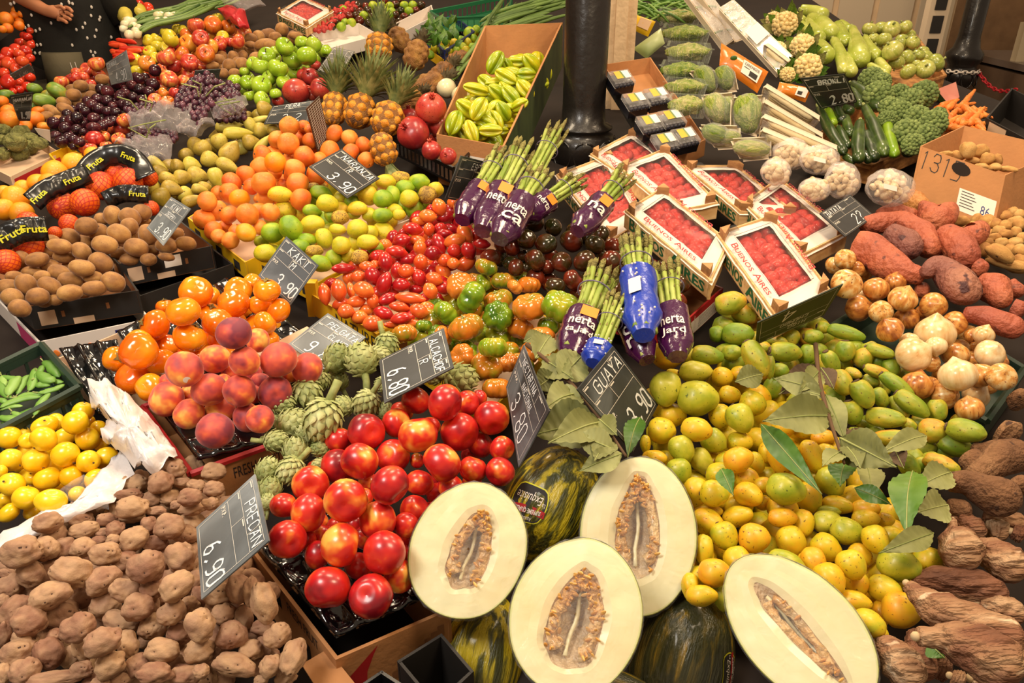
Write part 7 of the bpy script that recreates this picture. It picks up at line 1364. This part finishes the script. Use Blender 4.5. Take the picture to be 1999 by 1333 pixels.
# ---------------------------------------------------------------- display case and far stalls at the top right
def pane(b, q, mat): b.add(q, [(0, 1, 2, 3)], mat)
root = empty('display_case', (4.0, 5.2, 0), 'blurred glass display case with packages at the top right corner', 'display case')
b = MB(); b.box((4.1, 5.4, .40), (ux, uy, uz), (.9, .45, .40), flat('case_panel', '#6a5646', .5, var=.1)); b.build('base_panel', root)
b = MB(); b.box((4.1, 5.4, .84), (ux, uy, uz), (.9, .45, .02), flat('steel', '#9a9088', .3, metal=.6)); b.build('shelf', root)
b = MB(); q = [Vector((2.7 + 1.8 * (k % 2), 0, 0)) for k in range(2)]; vs = []; fs = []
for k in range(9):
    a = PI / 2 * k / 8
    for x in (3.22, 5.0): vs.append(Vector((x, 5.35 - .38 * math.cos(a), .86 + .55 * math.sin(a))))
for k in range(8): fs.append((2 * k, 2 * k + 1, 2 * k + 3, 2 * k + 2))
b.add(vs, fs, film('case_glass', '#e8dcc8', .12, .03)); b.build('curved_glass', root, smooth=True)
b = MB(); b.tube(vs[::2], .008, flat('steel_dark', '#5a5048', .3, metal=.5), 6); b.build('frame_rail', root)
rng = random.Random(6)
for i in range(14):
    X = 3.28 + .1 * i; c = rng.choice(['#c8a878', '#8a4a30', '#b0a090', '#6a7a5a', '#d0c0a0', '#a03a2a']); b = MB(); h = rng.uniform(.05, .13); b.box((X, 5.25 + rng.uniform(-.1, .1), .86 + h), (Vector((math.cos(.3 * i), math.sin(.3 * i), 0)), Vector((-math.sin(.3 * i), math.cos(.3 * i), 0)), uz), (.045, .03, h), flat('pack_' + c[1:], c, .4)); o = b.build('package'); tag(o, ['pale', 'dark', 'reddish', 'greenish'][i % 4] + ' package standing in the far display case behind glass', 'package', 'packages in the display case')
    b = MB(); q = [Vector((X - .02, 5.1, .88 + h)), Vector((X + .02, 5.1, .88 + h)), Vector((X + .02, 5.1, .86)), Vector((X - .02, 5.1, .86))]
def shelf_unit(label, x0, x1, y, z1, cols, name='cupboard'):
    root = empty(name, ((x0 + x1) / 2, y, 0), label, 'cupboard'); b = MB(); b.box(((x0 + x1) / 2, y, z1 / 2), (ux, uy, uz), ((x1 - x0) / 2, .12, z1 / 2), flat('cream_board', '#c8ac88', .6, var=.1)); b.build('body', root)
    for k in range(cols):
        a = x0 + (x1 - x0) * (k + .08) / cols; c = x0 + (x1 - x0) * (k + .92) / cols; b = MB(); b.box(((a + c) / 2, y - .125, z1 * .55), (ux, uy, uz), ((c - a) / 2, .008, z1 * .38), flat('pale_door', '#b8a890', .5)); d = b.build('door', root); b = MB(); b.box((c - .03, y - .14, z1 * .55), (ux, uy, uz), (.008, .01, .06), flat('steel', '#9a9088')); b.build('handle', d)
shelf_unit('cream panelled stall front behind the round courgettes', 1.75, 2.75, 5.3, 1.5, 4)
b = MB(); q = P(1815, 80, 4.35); b.box((q.x, q.y, .9), (ux, uy, uz), (.055, .03, .75), flat('white_board', '#d8c4a8', .5)); o = tag(b.build('door_post'), 'upright white board with a small dark window behind the round courgettes', 'post'); b = MB()
for k in range(3): b.box((q.x, q.y - .035, 1.25 - .12 * k), (ux, uy, uz), (.03, .004, .045), blackc)
b.build('window', o)
b = MB(); b.box((-3.1, 4.9, .75), (ux, uy, uz), (.5, .3, .75), flat('brown_counter', '#6a4424', .7, var=.2)); tag(b.build('side_counter'), 'brown counter behind the shopper at the top left', 'counter')
b = MB(); c = P(315, 8, 4.9); b.box((c.x, c.y, c.z), (ux, uy, uz), (.06, .02, .12), flat('white_board', '#d8c4a8')); tag(b.build('white_board'), 'two white boards behind the spring onions at the top', 'board')
# ---------------------------------------------------------------- packed vegetables
def lump_bag(label, x, y, a, b_, lift, inner, n, r, mat, name, cat, seed, zo=.08, tint=None, pname='mushroom'):
    d = D(x, y, zo) - lift; C = P(x, y, d); A, B = a * d / F, b_ * d / F; w_ = -ray(x, y).normalized(); rng = random.Random(seed); root = empty(name, C - UP * B, label, cat)
    for i in range(n):
        th, k = i * 2.4, math.sqrt((i + .5) / n); p = C + RT * (A * .8 * k * math.cos(th)) + UP * (B * .8 * k * math.sin(th)) + w_ * (B * .7 * (1 - k) - B * .1); o = bpy.data.objects.new(pname, inner); COL.objects.link(o); o.parent = root; o.location = p - world_loc(root); R = r * d / F * rng.uniform(.8, 1.2); xx, yy, zz = basis(Vector((rng.gauss(0, 1), rng.gauss(0, 1), rng.gauss(0, 1)))); o.rotation_mode = 'QUATERNION'; o.rotation_quaternion = mat4(xx, yy, zz, p).to_quaternion(); o.scale = (R, R, R * 1.3)
    b = MB(); vs = []; nu, nv = 28, 18; fs = []
    for j in range(nv + 1):
        t = PI * j / nv
        for i in range(nu):
            q = 2 * PI * i / nu; v = RT * (A * math.sin(t) * math.cos(q)) + w_ * (B * .85 * math.sin(t) * math.sin(q)) + UP * (B * math.cos(t)); k = 1.06 + .10 * abs(noise.noise(v * 40 + Vector((seed, 0, 0)))) + .05 * noise.noise(v * 90); vs.append(C + v * k)
    for j in range(nv):
        for i in range(nu): i2 = (i + 1) % nu; fs.append((j * nu + i, (j + 1) * nu + i, (j + 1) * nu + i2, j * nu + i2))
    b.add(vs, fs, mat); b.build('clear_film', root, smooth=True); return root, C, w_, A, B
mbag = film('mushroom_wrap', '#f0e4dc', .10, .12)
for i, (l, x, y, a, b_, lf) in enumerate([('bag of white mushrooms at the right end of the bags', 1738, 366, 46, 34, .05), ('bag of mushrooms second from the right end', 1645, 352, 34, 34, .05), ('bag of mushrooms with a blank paper slip', 1600, 312, 38, 28, .03), ('bag of brownish mushrooms beside the zucchini', 1545, 300, 36, 30, .04), ('loose dark mushroom bag above the strawberry crates', 1590, 370, 30, 22, .02), ('bag of mushrooms leftmost, near the lettuce', 1515, 335, 28, 26, .02)]):
    root, C, w_, A, B = lump_bag(l, x, y, a, b_, lf, u_mu[0], 20, 8.5, mbag, 'mushroom_bag', 'mushroom bag', i)
    if i in (2, 0): b = MB(); q = [C + w_ * B * 1.15 + RT * s * .016 + UP * t * .010 for s, t in ((-1, 1), (1, .2), (1, -1), (-1, -.2))]; b.slab(q, .0006, paper); b.build('paper_slip', root)
u_let = rnd('lettuce_heart', m_lett, 2, lump=.12, lf=2.5, pear=.15, nu=32, nv=22)
def lettuce(label, hs, tr, lift, zo=.08, seed=0):
    cx, cy = sum(p[0] for p in tr) / 4, sum(p[1] for p in tr) / 4; d = D(cx, cy, zo) - lift; q = [P(x, y, d) for x, y in tr]; root = empty('lettuce_pack', P(cx, cy + 10, d + .03), label, 'lettuce pack'); w_ = -ray(cx, cy).normalized()
    b = MB(); fo = flat('foam_tray', '#d8c8b0', .6); nq = [p - w_ * .012 for p in q]; b.slab(nq, .004, fo, w_)
    for k in range(4): a, c = nq[k], nq[(k + 1) % 4]; o_ = ((a + c) / 2 - sum(nq, Vector()) / 4).normalized() * .008; b.hexa([a, c, c + o_ + w_ * .02, a + o_ + w_ * .02] + [p - o_ * .3 for p in (a, c, c + o_ + w_ * .02, a + o_ + w_ * .02)], fo)
    b.build('foam_tray', root)
    for x, y, a, b_, g in hs:
        g = math.radians(g); z = RT * math.cos(g) - UP * math.sin(g); C = P(x, y, d - .02); o = bpy.data.objects.new('lettuce_heart', random.Random(seed).choice(u_let)); COL.objects.link(o); o.parent = root; o.location = C - world_loc(root); xx, yy, zz = basis(z); o.rotation_mode = 'QUATERNION'; o.rotation_quaternion = mat4(xx, yy, zz, C).to_quaternion(); o.scale = (b_ * d / F, b_ * d / F * .8, a * d / F)
        b = MB(); b.ball(C + w_ * .003, (a * d / F * 1.05, b_ * d / F * 1.05, b_ * d / F * .92), wrap, 24, 14, ax=(z, w_.cross(z), w_)); b.build('clear_film', root, smooth=True)
lettuce('pack of two small lettuces on a white tray, uppermost', [(1378, 155, 28, 21, 60), (1415, 152, 24, 20, 70)], [(1350, 142), (1430, 140), (1437, 175), (1385, 182)], .05, seed=1)
lettuce('pack of lettuce hearts leaning in the middle of the stack', [(1398, 212, 30, 24, 70), (1420, 215, 26, 18, 80)], [(1375, 190), (1430, 185), (1440, 245), (1395, 250)], .08, seed=2)
lettuce('single wrapped lettuce right of the stack, the largest', [(1460, 222, 38, 29, 85)], [(1432, 195), (1488, 190), (1478, 262), (1430, 248)], .11, seed=3)
lettuce('pack of lettuce hearts low beside the blueberry carton', [(1398, 262, 28, 20, 20), (1425, 268, 22, 16, 0)], [(1370, 248), (1440, 250), (1440, 285), (1400, 288)], .06, seed=4)
lettuce('wrapped lettuce lying flat above the mushrooms', [(1468, 290, 36, 19, 5)], [(1432, 275), (1500, 272), (1500, 305), (1450, 310)], .07, seed=5)
u_greens = um('salad_leaves', m_lett, 9, .5, lump=.3, lf=3)
clamp_f = film('clamshell', '#f4fff0', .02, .06)
def clamshell(label, x, y, w_px, h_px, lift, ang=6, zo=.1, seed=0):
    d = D(x, y, zo) - lift; C = P(x, y, d); w_ = w_px * d / F; hh = h_px * d / F; root = empty('salad_box', C - Vector((0, 0, hh / 2)), label, 'salad box'); g = math.radians(ang); e = Vector((math.cos(g), math.sin(g) * .2, -math.sin(g) * .6)).normalized(); u = Vector((0, .1, 1)).normalized(); f = u.cross(e).normalized()
    def ringp(k, z, n=32): 
        out = []
        for i in range(n): a = 2 * PI * i / n; cc, ss = math.cos(a), math.sin(a); out.append(C + e * (w_ / 2 * k * abs(cc) ** .45 * (1 if cc > 0 else -1)) + f * (w_ * .36 * k * abs(ss) ** .45 * (1 if ss > 0 else -1)) + u * z)
        return out
    b = MB(); n = 32; rr = [ringp(.0, -hh / 2), ringp(.82, -hh / 2), ringp(.94, hh * .15), ringp(1.04, hh * .17), ringp(1.04, hh * .22), ringp(.93, hh * .24), ringp(.85, hh * .48), ringp(0, hh * .5)]
    for i in range(len(rr) - 1): b.add(rr[i] + rr[i + 1], [(k, (k + 1) % n, n + (k + 1) % n, n + k) for k in range(n)], clamp_f)
    b.build('clear_box', root, smooth=True); b = MB()
    for k in range(22): a, c = ringp(.95 + 0, hh * .12, 44)[k + 22], ringp(.84, -hh * .45, 44)[k + 22]; b.tube([a, c], .0009, clamp_f, 4)
    b.build('rib', root); o = bpy.data.objects.new('salad_leaves', u_greens); COL.objects.link(o); o.parent = root; o.location = C - world_loc(root); o.scale = (w_ * .44, w_ * .31, hh * .75); o['kind'] = 'stuff'
for a in [('clear box of salad leaves at the top of the stack', 1325, 34, 84, 34, .0), ('second clear salad box from the top', 1338, 66, 94, 38, .03), ('third clear salad box from the top', 1344, 102, 90, 40, .05), ('fourth clear salad box, half hidden by lettuce', 1332, 138, 86, 38, .04), ('fifth clear salad box in shade', 1338, 170, 82, 36, .03), ('lowest clear salad box beside the blueberries', 1342, 206, 76, 44, .05)]: clamshell(*a)
def cushion(label, c, thick, mat, name, cat, lift, zo=.1, decof=None):
    cx, cy = sum(p[0] for p in c) / 4, sum(p[1] for p in c) / 4; d = D(cx, cy, zo) - lift; q = [P(x, y, d) for x, y in c]; n = nrm(q); b = MB(); N_ = 12; vs = []; fs = []
    for s in (1, -1):
        for j in range(N_ + 1):
            for i in range(N_ + 1): u, v = i / N_, j / N_; h = (16 * u * (1 - u) * v * (1 - v)) ** .5 * thick; vs.append(uv(q, u, v) + n * (s * h + .002 * noise.noise(uv(q, u, v) * 60)))
    W_ = N_ + 1
    for s in (0, 1):
        for j in range(N_):
            for i in range(N_): a = s * W_ * W_; f_ = (a + j * W_ + i, a + j * W_ + i + 1, a + (j + 1) * W_ + i + 1, a + (j + 1) * W_ + i); fs.append(f_ if s else f_[::-1])
    b.add(vs, fs, mat); o = b.build(name, smooth=True); tag(o, label, cat); 
    if decof: 
        b = MB(); qt = [p + n * (thick * 1.02) for p in q]; decof(b, qt); b.build('paper_label', o)
    return o
ob = flat('orange_bag', '#d87a1c', .3, coat=.4, bump=.2, bs=40)
def canon(b, q):
    rect(b, q, .48, .22, .88, .78, paper); printed(b, q, 'CANONIGOS', .52, .28, .84, .40, ink, .001, .02); rect(b, q, .66, .5, .84, .72, ink, .001); rect(b, q, .52, .46, .64, .49, ink, .001)
    b.ball(uv(q, .27, .42), (.012, .004, .008), m_leaf, 12, 6)
cushion('orange bag with a white CANONIGOS label', [(1408, 84), (1440, 86), (1500, 138), (1468, 180)][0:1] + [(1500, 140), (1478, 182), (1404, 128)], .02, ob, 'salad_bag', 'bag', .10, decof=canon)
cushion('orange bag further down behind the chalk board', [(1522, 160), (1585, 172), (1572, 200), (1515, 182)], .015, ob, 'salad_bag', 'bag', .07, decof=lambda b, q: (rect(b, q, .55, .2, .9, .85, paper), rect(b, q, .6, .5, .75, .75, ink, .001)))
cushion('yellow pack with a pale label beside the wooden column', [(1240, 28), (1280, 42), (1265, 72), (1228, 55)], .02, yellowc, 'bean_pack', 'pack', .04, decof=lambda b, q: rect(b, q, .3, .2, .85, .8, card_pale))
cushion('wrapped fennel bulb in printed film under the yellow pack', [(1290, 55), (1298, 85), (1262, 115), (1235, 95)], .028, skin('fennel', ['#8ca860', '#dcdcb0'], .4, 3, .2), 'fennel', 'fennel', .05)
def foam(label, c, lift, fill, zo=.1, hgt=.02):
    cx, cy = sum(p[0] for p in c) / 4, sum(p[1] for p in c) / 4; d = D(cx, cy, zo) - lift; q = quad3(c, d=d); n = nrm(q); root = empty('foam_tray_pack', sum(q, Vector()) / 4 - n * .03, label, 'wrapped tray'); fo = flat('foam_tray', '#d8c8b0', .6); b = MB(); b.slab(q, .004, fo, n); ce = sum(q, Vector()) / 4
    for k in range(4): a, e_ = q[k], q[(k + 1) % 4]; o_ = ((a + e_) / 2 - ce).normalized() * .006; b.hexa([a, e_, e_ + o_ + n * hgt, a + o_ + n * hgt] + [p - o_ * .6 for p in (a, e_, e_ + o_ + n * hgt, a + o_ + n * hgt)], fo)
    b.build('foam_tray', root); rng = random.Random(2)
    for k in range(fill[1]):
        v = (k + .5) / fill[1]; b = MB(); A, B = uv(q, .06, v) + n * .010, uv(q, .94, v + rng.uniform(-.04, .04)) + n * .012; ps, rs = resamp([(A, fill[2]), ((A + B) / 2 + n * .003, fill[2] * 1.2), (B, fill[2])], 10); b.tube(ps, rs, fill[0], 8, jit=.3); b.build(fill[3], root, smooth=True)
    b = MB(); b.add([uv(q, u, v) + n * (hgt + .002 + .002 * noise.noise(Vector((u * 6, v * 6, 0)))) for v in [j / 6 for j in range(7)] for u in [i / 8 for i in range(9)]], [(j * 9 + i, j * 9 + i + 1, (j + 1) * 9 + i + 1, (j + 1) * 9 + i) for j in range(6) for i in range(8)], wrap); b.build('clear_film', root, smooth=True)
    return root, q, n
root, q, n = foam('long white tray of wrapped young leeks with a white sticker', [(1404, 26), (1430, 10), (1544, 120), (1516, 150)], .10, (m_spg, 7, .006, 'young_leek'))
b = MB(); rect(b, q, .05, .45, .95, .65, paper, .03); b.build('paper_label', root)
foam('outer long white tray seen edge on beside the leeks', [(1356, -8), (1377, -8), (1444, 80), (1428, 86)], .12, (m_spg, 2, .004, 'young_leek'))
foam('second long white tray leaning against the salad boxes', [(1333, -5), (1353, -8), (1425, 84), (1408, 96)], .13, (m_spg, 2, .004, 'young_leek'))
endv = skin('endive', ['#e0c890', '#f0e4c0'], .5, 3, .2)
for k, (l, c) in enumerate([('top white tray of the stack of wrapped endives', [(1496, 165), (1600, 228), (1590, 240), (1492, 182)]), ('second white tray of wrapped endives', [(1494, 195), (1606, 262), (1592, 268), (1490, 212)]), ('third white tray of wrapped endives', [(1492, 224), (1634, 286), (1620, 296), (1488, 240)]), ('lowest white tray of the endive stack', [(1490, 250), (1610, 300), (1600, 308), (1486, 262)]), ('small wrapped tray above the orange bag', [(1498, 85), (1542, 118), (1532, 140), (1495, 110)])]): foam(l, c, .10 - .02 * k, (endv, 4, .008, 'endive'), hgt=.012)
# blueberry carton
q1 = [S(1178, 126, .16), S(1296, 312, .03), S(1378, 272, .03), S(1270, 112, .16)]
e, q = box4('berry_carton', 'long dark card tray holding boxes of blueberries', 'box', None, .05, card, plane=q1, t=.004); deco(e, 'dark_print', lambda b: b.add([p - ux * .003 for p in q[0]], [(0, 1, 2, 3)], blackc))
u_bb = um('blueberry', flat('blueberry_skin', '#1c1c2a', .5), 1, nu=8, nv=6)
for k, (x, y) in enumerate([(1212, 158), (1240, 202), (1282, 192), (1268, 246), (1310, 236), (1298, 282), (1336, 272)]):
    v = (y - 126) / 170; zz = .16 - .13 * max(0, min(1, v)) + .015; C = S(x, y, zz); ex = (q1[3] - q1[0]).normalized(); ey = (q1[1] - q1[0]).normalized(); n = ex.cross(ey); n = n if n.z > 0 else -n; s = .036; root = empty('berry_box', C - n * .03, 'clear lidded box of blueberries, ' + ['at the upper end alone', 'second from the upper end, outer side', 'second row towards the salad boxes', 'third row, outer side', 'third row towards the lettuce', 'lowest row, outer side', 'lowest row towards the lettuce'][k], 'berry box', 'blueberry boxes')
    b = MB(); b.box(C - n * .012, (ex, ey, n), (s, s * .95, .014), flat('berry_dark', '#14141c', .3, coat=.5)); b.build('berry_tub', root)
    rng = random.Random(k)
    for i in range(5):
        for j in range(2): p = C + ex * ((i - 2) * .014) - ey * (-s * (.62 + .3 * j)) + n * .004; o = bpy.data.objects.new('blueberry', u_bb); COL.objects.link(o); o.parent = root; o.location = p - world_loc(root); o.scale = (.007, .007, .007)
    b = MB(); b.box(C + n * .008, (ex, ey, n), (s * 1.05, s, .008), film('lid', '#e8e4e0', .1, .05)); b.build('lid', root)
    b = MB(); qq = [C + n * .0175 + ex * u * s + ey * v * s for u, v in ((-.6, -.8), (.85, -.8), (.85, .35), (-.6, .35))]; b.add(qq, [(0, 1, 2, 3)], paper); qy = [uv(qq, 0, 0), uv(qq, .45, 0), uv(qq, .45, 1), uv(qq, 0, 1)]; b.add([p + n * .0005 for p in qy], [(0, 1, 2, 3)], flat('yellow_print', '#c8a428')); qg = [uv(qq, .42, 0), uv(qq, .52, 0), uv(qq, .58, 1), uv(qq, .46, 1)]; b.add([p + n * .001 for p in qg], [(0, 1, 2, 3)], m_leaf); b.build('label', root)
# basket rims
for l, c in (('woven basket of zucchini and broccoli, its pale rim in front', [(1560, 290), (1700, 328), (1850, 262), (1750, 160)]), ('wicker basket edge under the round courgettes', [(1700, 140), (1770, 172), (1845, 148), (1780, 60)])):
    box4('basket', l, 'basket', c, .05, wood('wicker', '#8a5a2c', '#c08a4c', (40, 40, 90)), -.01, t=.006, rimc=wood('wicker', '', ''))
b = MB(); C = P(1848, 192, 3.05)
# watermelon wedge
root_pts = [P(1828, 175, 3.0), P(1866, 160, 3.0), P(1873, 190, 3.0), P(1852, 204, 2.95)]; n = nrm(root_pts); b = MB(); b.slab(root_pts, .03, skin('watermelon_rind', ['#3c5a28', '#6a7a3c'], .4, 8, 0), n); o = tag(b.build('watermelon_wedge'), 'cut watermelon wedge with pink flesh on the carrots', 'watermelon'); b = MB(); b.add([p + n * .001 for p in root_pts], [(0, 1, 2, 3)], skin('watermelon_flesh', ['#cc6a5a', '#e0a090'], .5, 9, 0)); b.build('flesh', o)
# ---------------------------------------------------------------- net bags of oranges
nm = flat('red_net', '#c02a1c', .6)
def netf(b):
    for s in (-1, 1):
        for k in range(14):
            a0 = 2 * PI * k / 14; pr = None
            for i in range(15):
                t = .15 + (PI - .3) * i / 14; a = a0 + s * t * .9; v = Vector((math.sin(t) * math.cos(a), math.sin(t) * math.sin(a), math.cos(t))) * 1.015
                if pr is not None: d_ = (v - pr).cross(v).normalized() * .022; b.add([pr - d_, v - d_, v + d_, pr + d_], [(0, 1, 2, 3)], nm)
                pr = v
u_net = umb('net', netf, 0)
for o in [o for o in COL.objects if o.get('group') == 'red net bags']: part('net', o, u_net)
def ribbon(label, path, wd, lift, txts, mat=blackp, zo=.05, name='bag_band'):
    pts = [P(x, y, D(x, y, zo) - lift - dz) for x, y, dz in path]; n = 24; ps, _ = resamp([(p, .01) for p in pts], n); w_ = None; vs = []; b = MB(); fr = []
    for i, p in enumerate(ps):
        t = (ps[min(i + 1, n)] - ps[max(i - 1, 0)]).normalized(); c = (p - CAM).normalized(); s = t.cross(c).normalized(); fr.append((p, s)); wv = wd / F * (p - CAM).length
        for k in range(7): v = k / 6 - .5; vs.append(p + s * wv * v + c * (.022 * v * v * 1.4 - .009 * noise.noise(Vector((i * .5, k * .8, lift * 50)))))
    b.add(vs, [(i * 7 + k, i * 7 + k + 1, (i + 1) * 7 + k + 1, (i + 1) * 7 + k) for i in range(n) for k in range(6)], mat); o = b.build(name, smooth=True); tag(o, label, 'net bag band'); md = o.modifiers.new('t', 'SOLIDIFY'); md.thickness = .0008
    b = MB(); k7 = wd / F * 2.1
    for f in txts:
        i = int(f * n); p, s = fr[i]; t = (fr[min(i + 1, n)][0] - fr[i - 1][0]).normalized(); c = (CAM - p).normalized(); h = k7 * .30; L_ = k7 * .95; q = [p + s * h * .5 - t * L_ * .5 + c * .008, p + s * h * .5 + t * L_ * .5 + c * .008, p - s * h * .5 + t * L_ * .5 + c * .008, p - s * h * .5 - t * L_ * .5 + c * .008]; printed(b, q, 'Fruta', 0, 0, 1, 1, inkyel, .001, .02)
    b.build('band_print', o)
ribbon('black printed band of the upper net bag arching over the oranges', [(160, 350, 0), (185, 318, .05), (225, 302, .08), (262, 312, .06), (285, 345, 0)], 36, .06, (.25, .7))
ribbon('long black printed band running down to the kiwi heap', [(62, 395, 0), (90, 372, .03), (130, 355, .04), (172, 338, .04)], 34, .08, (.2, .75))
ribbon('black printed band right of the netted oranges, over the kiwis', [(205, 392, 0), (240, 378, .03), (290, 380, .02)], 30, .07, (.8,))
ribbon('black printed band of the lower net bag at the frame edge', [(-10, 475, .0), (40, 450, .03), (92, 446, .0)], 40, .09, (.35, .75))
# ---------------------------------------------------------------- the shopper, cut by the upper frame edge
dp = 3.75
def pp(x, y, dz=0): return P(x, y, dp - dz)
cx_ = pp(148, 100); X0, Y0 = cx_.x, cx_.y
def skinmesh(name, verts, edges, mat, parent=None, sub=1):
    me = bpy.data.meshes.new(name); me.from_pydata([v[0] for v in verts], edges, []); me.materials.append(mat); o = bpy.data.objects.new(name, me); COL.objects.link(o)
    m = o.modifiers.new('s', 'SKIN'); sv = me.skin_vertices
    if not sv: pass
    else:
        for i, v in enumerate(verts): r = v[1]; sv[0].data[i].radius = r if isinstance(r, tuple) else (r, r)
        sv[0].data[0].use_root = True
    m2 = o.modifiers.new('b', 'SUBSURF'); m2.levels = sub; m2.render_levels = sub; m.use_smooth_shade = True
    if parent: o.parent = parent
    return o
V = lambda x, y, z: Vector((x, y, z))
hz = pp(120, 28).z; hand = pp(120, 27, .16)
def tubebody():
    b = MB(); X, Y = X0, Y0
    sh = V(X - .22, Y + .02, 1.42); el = pp(-12, -38, .12); wr_ = pp(88, 20, .25); body = []
    verts = [(V(X, Y, .95), (.16, .11)), (V(X, Y, 1.12), (.15, .10)), (V(X, Y, 1.32), (.17, .11)), (V(X, Y, 1.46), (.10, .08)), (V(X, Y, 1.54), (.055, .055)), (V(X, Y - .02, 1.64), (.085, .10)), (V(X, Y - .02, 1.76), (.07, .085)),
             (sh, .06), (el, .042), ((el + wr_) / 2, .042), (wr_, .027), (V(X + .22, Y + .02, 1.42), .06), (V(X + .30, Y, 1.16), .042), (V(X + .33, Y - .08, .95), .027),
             (V(X - .1, Y, .86), .095), (V(X - .1, Y, .5), .06), (V(X - .1, Y, .1), .04), (V(X - .1, Y - .12, .04), .035), (V(X + .1, Y, .86), .095), (V(X + .1, Y, .5), .06), (V(X + .1, Y, .1), .04), (V(X + .1, Y - .12, .04), .035)]
    edges = [(0, 1), (1, 2), (2, 3), (3, 4), (4, 5), (5, 6), (3, 7), (7, 8), (8, 9), (9, 10), (3, 11), (11, 12), (12, 13), (0, 14), (14, 15), (15, 16), (16, 17), (0, 18), (18, 19), (19, 20), (20, 21)]
    k = len(verts); palm = pp(110, 27, .26); verts.append((palm, (.032, .018))); edges.append((10, k)); tips = [((128, 14), (136, 17), (142, 24)), ((130, 24), (138, 28), (141, 32)), ((127, 33), (135, 36), (138, 39)), ((120, 38), (128, 42), (131, 45)), ((108, 14), (118, 12), (127, 18))]
    kp = k
    for f in tips:
        pr = kp
        for j, (x, y) in enumerate(f): verts.append((pp(x, y, .27 + .01 * j), .0095 - .001 * j)); edges.append((pr, len(verts) - 1)); pr = len(verts) - 1
    k2 = len(verts); pl = V(X + .34, Y - .10, .88); verts.append((pl, (.03, .018))); edges.append((13, k2))
    for j in range(5): a = (j - 2) * .014; verts.append((pl + V(a, -.02, -.05), .009)); edges.append((k2, len(verts) - 1)); verts.append((pl + V(a, -.035, -.09), .008)); edges.append((len(verts) - 2, len(verts) - 1))
    return verts, edges
vv, ee = tubebody(); root = empty('person', (X0, Y0, 0), 'shopper in a black dotted shirt and khaki shorts with one hand raised at the waist', 'person')
bm_ok = skinmesh('body', vv, ee, m_skinp, None, 2)
bm_ok.parent = root; bm_ok.location = -Vector(root.location)
b = MB(); n = 18; shirtm = flat('shirt_black', '#17150f', .8, bump=.2, bs=25); ps = []; rs = []
z0 = pp(148, 122).z; b2 = []
prof = [(z0, .238), (z0 + .06, .235), (1.2, .225), (1.3, .235), (1.42, .22), (1.5, .12)]
vs = []; fs = []; NS = 36
for j in range(25):
    t = j / 24; zz = z0 + (1.5 - z0) * t; r = np.interp(zz, [p[0] for p in prof], [p[1] for p in prof])
    for k in range(NS): a = 2 * PI * k / NS; rr = r * (1 + .04 * noise.noise(Vector((math.cos(a) * 2, math.sin(a) * 2, zz * 4)))); dz = (.035 * math.cos(a * 2) * (1 - t) ** 4); vs.append(V(X0 + rr * math.cos(a), Y0 + rr * .62 * math.sin(a), zz + dz))
for j in range(24):
    for k in range(NS): k2 = (k + 1) % NS; fs.append((j * NS + k, j * NS + k2, (j + 1) * NS + k2, (j + 1) * NS + k))
b.add(vs, fs, shirtm); sh_ = b.build('shirt', root, smooth=True); rng = random.Random(3); b = MB()
for i in range(80):
    a = -PI * rng.random(); zz = rng.uniform(z0 + .03, 1.45); r = np.interp(zz, [p[0] for p in prof], [p[1] for p in prof]) * 1.04; b.ball((X0 + r * math.cos(a), Y0 + r * .62 * math.sin(a), zz), (.006, .004, .008), paper, 6, 4)
b.build('shirt_dots', sh_)
b = MB(); b.tube([V(X0 - .2, Y0, 1.42), (V(X0 - .2, Y0, 1.42) + pp(-12, -38, .03)) / 2], [.085, .075], shirtm, 16); b.build('shirt_sleeve', sh_, smooth=True); b = MB(); b.tube([V(X0 + .2, Y0, 1.42), V(X0 + .29, Y0, 1.2)], [.085, .075], shirtm, 16); b.build('shirt_sleeve', sh_, smooth=True)
kh = flat('khaki_cotton', '#5e5640', .85, bump=.2, bs=30); b = MB()
b.tube([V(X0, Y0, z0 + .06), V(X0, Y0, .9)], [.205, .215], kh, 24, squash=.62); sb = b.build('shorts', root, smooth=True); b = MB(); b.tube([V(X0 - .11, Y0, .92), V(X0 - .12, Y0, .52)], [.115, .125], kh, 18); b.build('shorts_leg', sb, smooth=True); b = MB(); b.tube([V(X0 + .11, Y0, .92), V(X0 + .12, Y0, .52)], [.115, .125], kh, 18); b.build('shorts_leg', sb, smooth=True)
b = MB(); b.ball((X0, Y0, 1.72), (.095, .115, .12), flat('hair_dark', '#2a1c12', .7), 16, 10); b.build('hair', root, smooth=True)
for x, y in ((137, 122), (146, 121)):
    b = MB(); A = pp(x, y, .15); b.tube([A, A + V(.003, 0, -.04)], .0018, paper, 5); b.build('drawstring', sb)
b = MB()
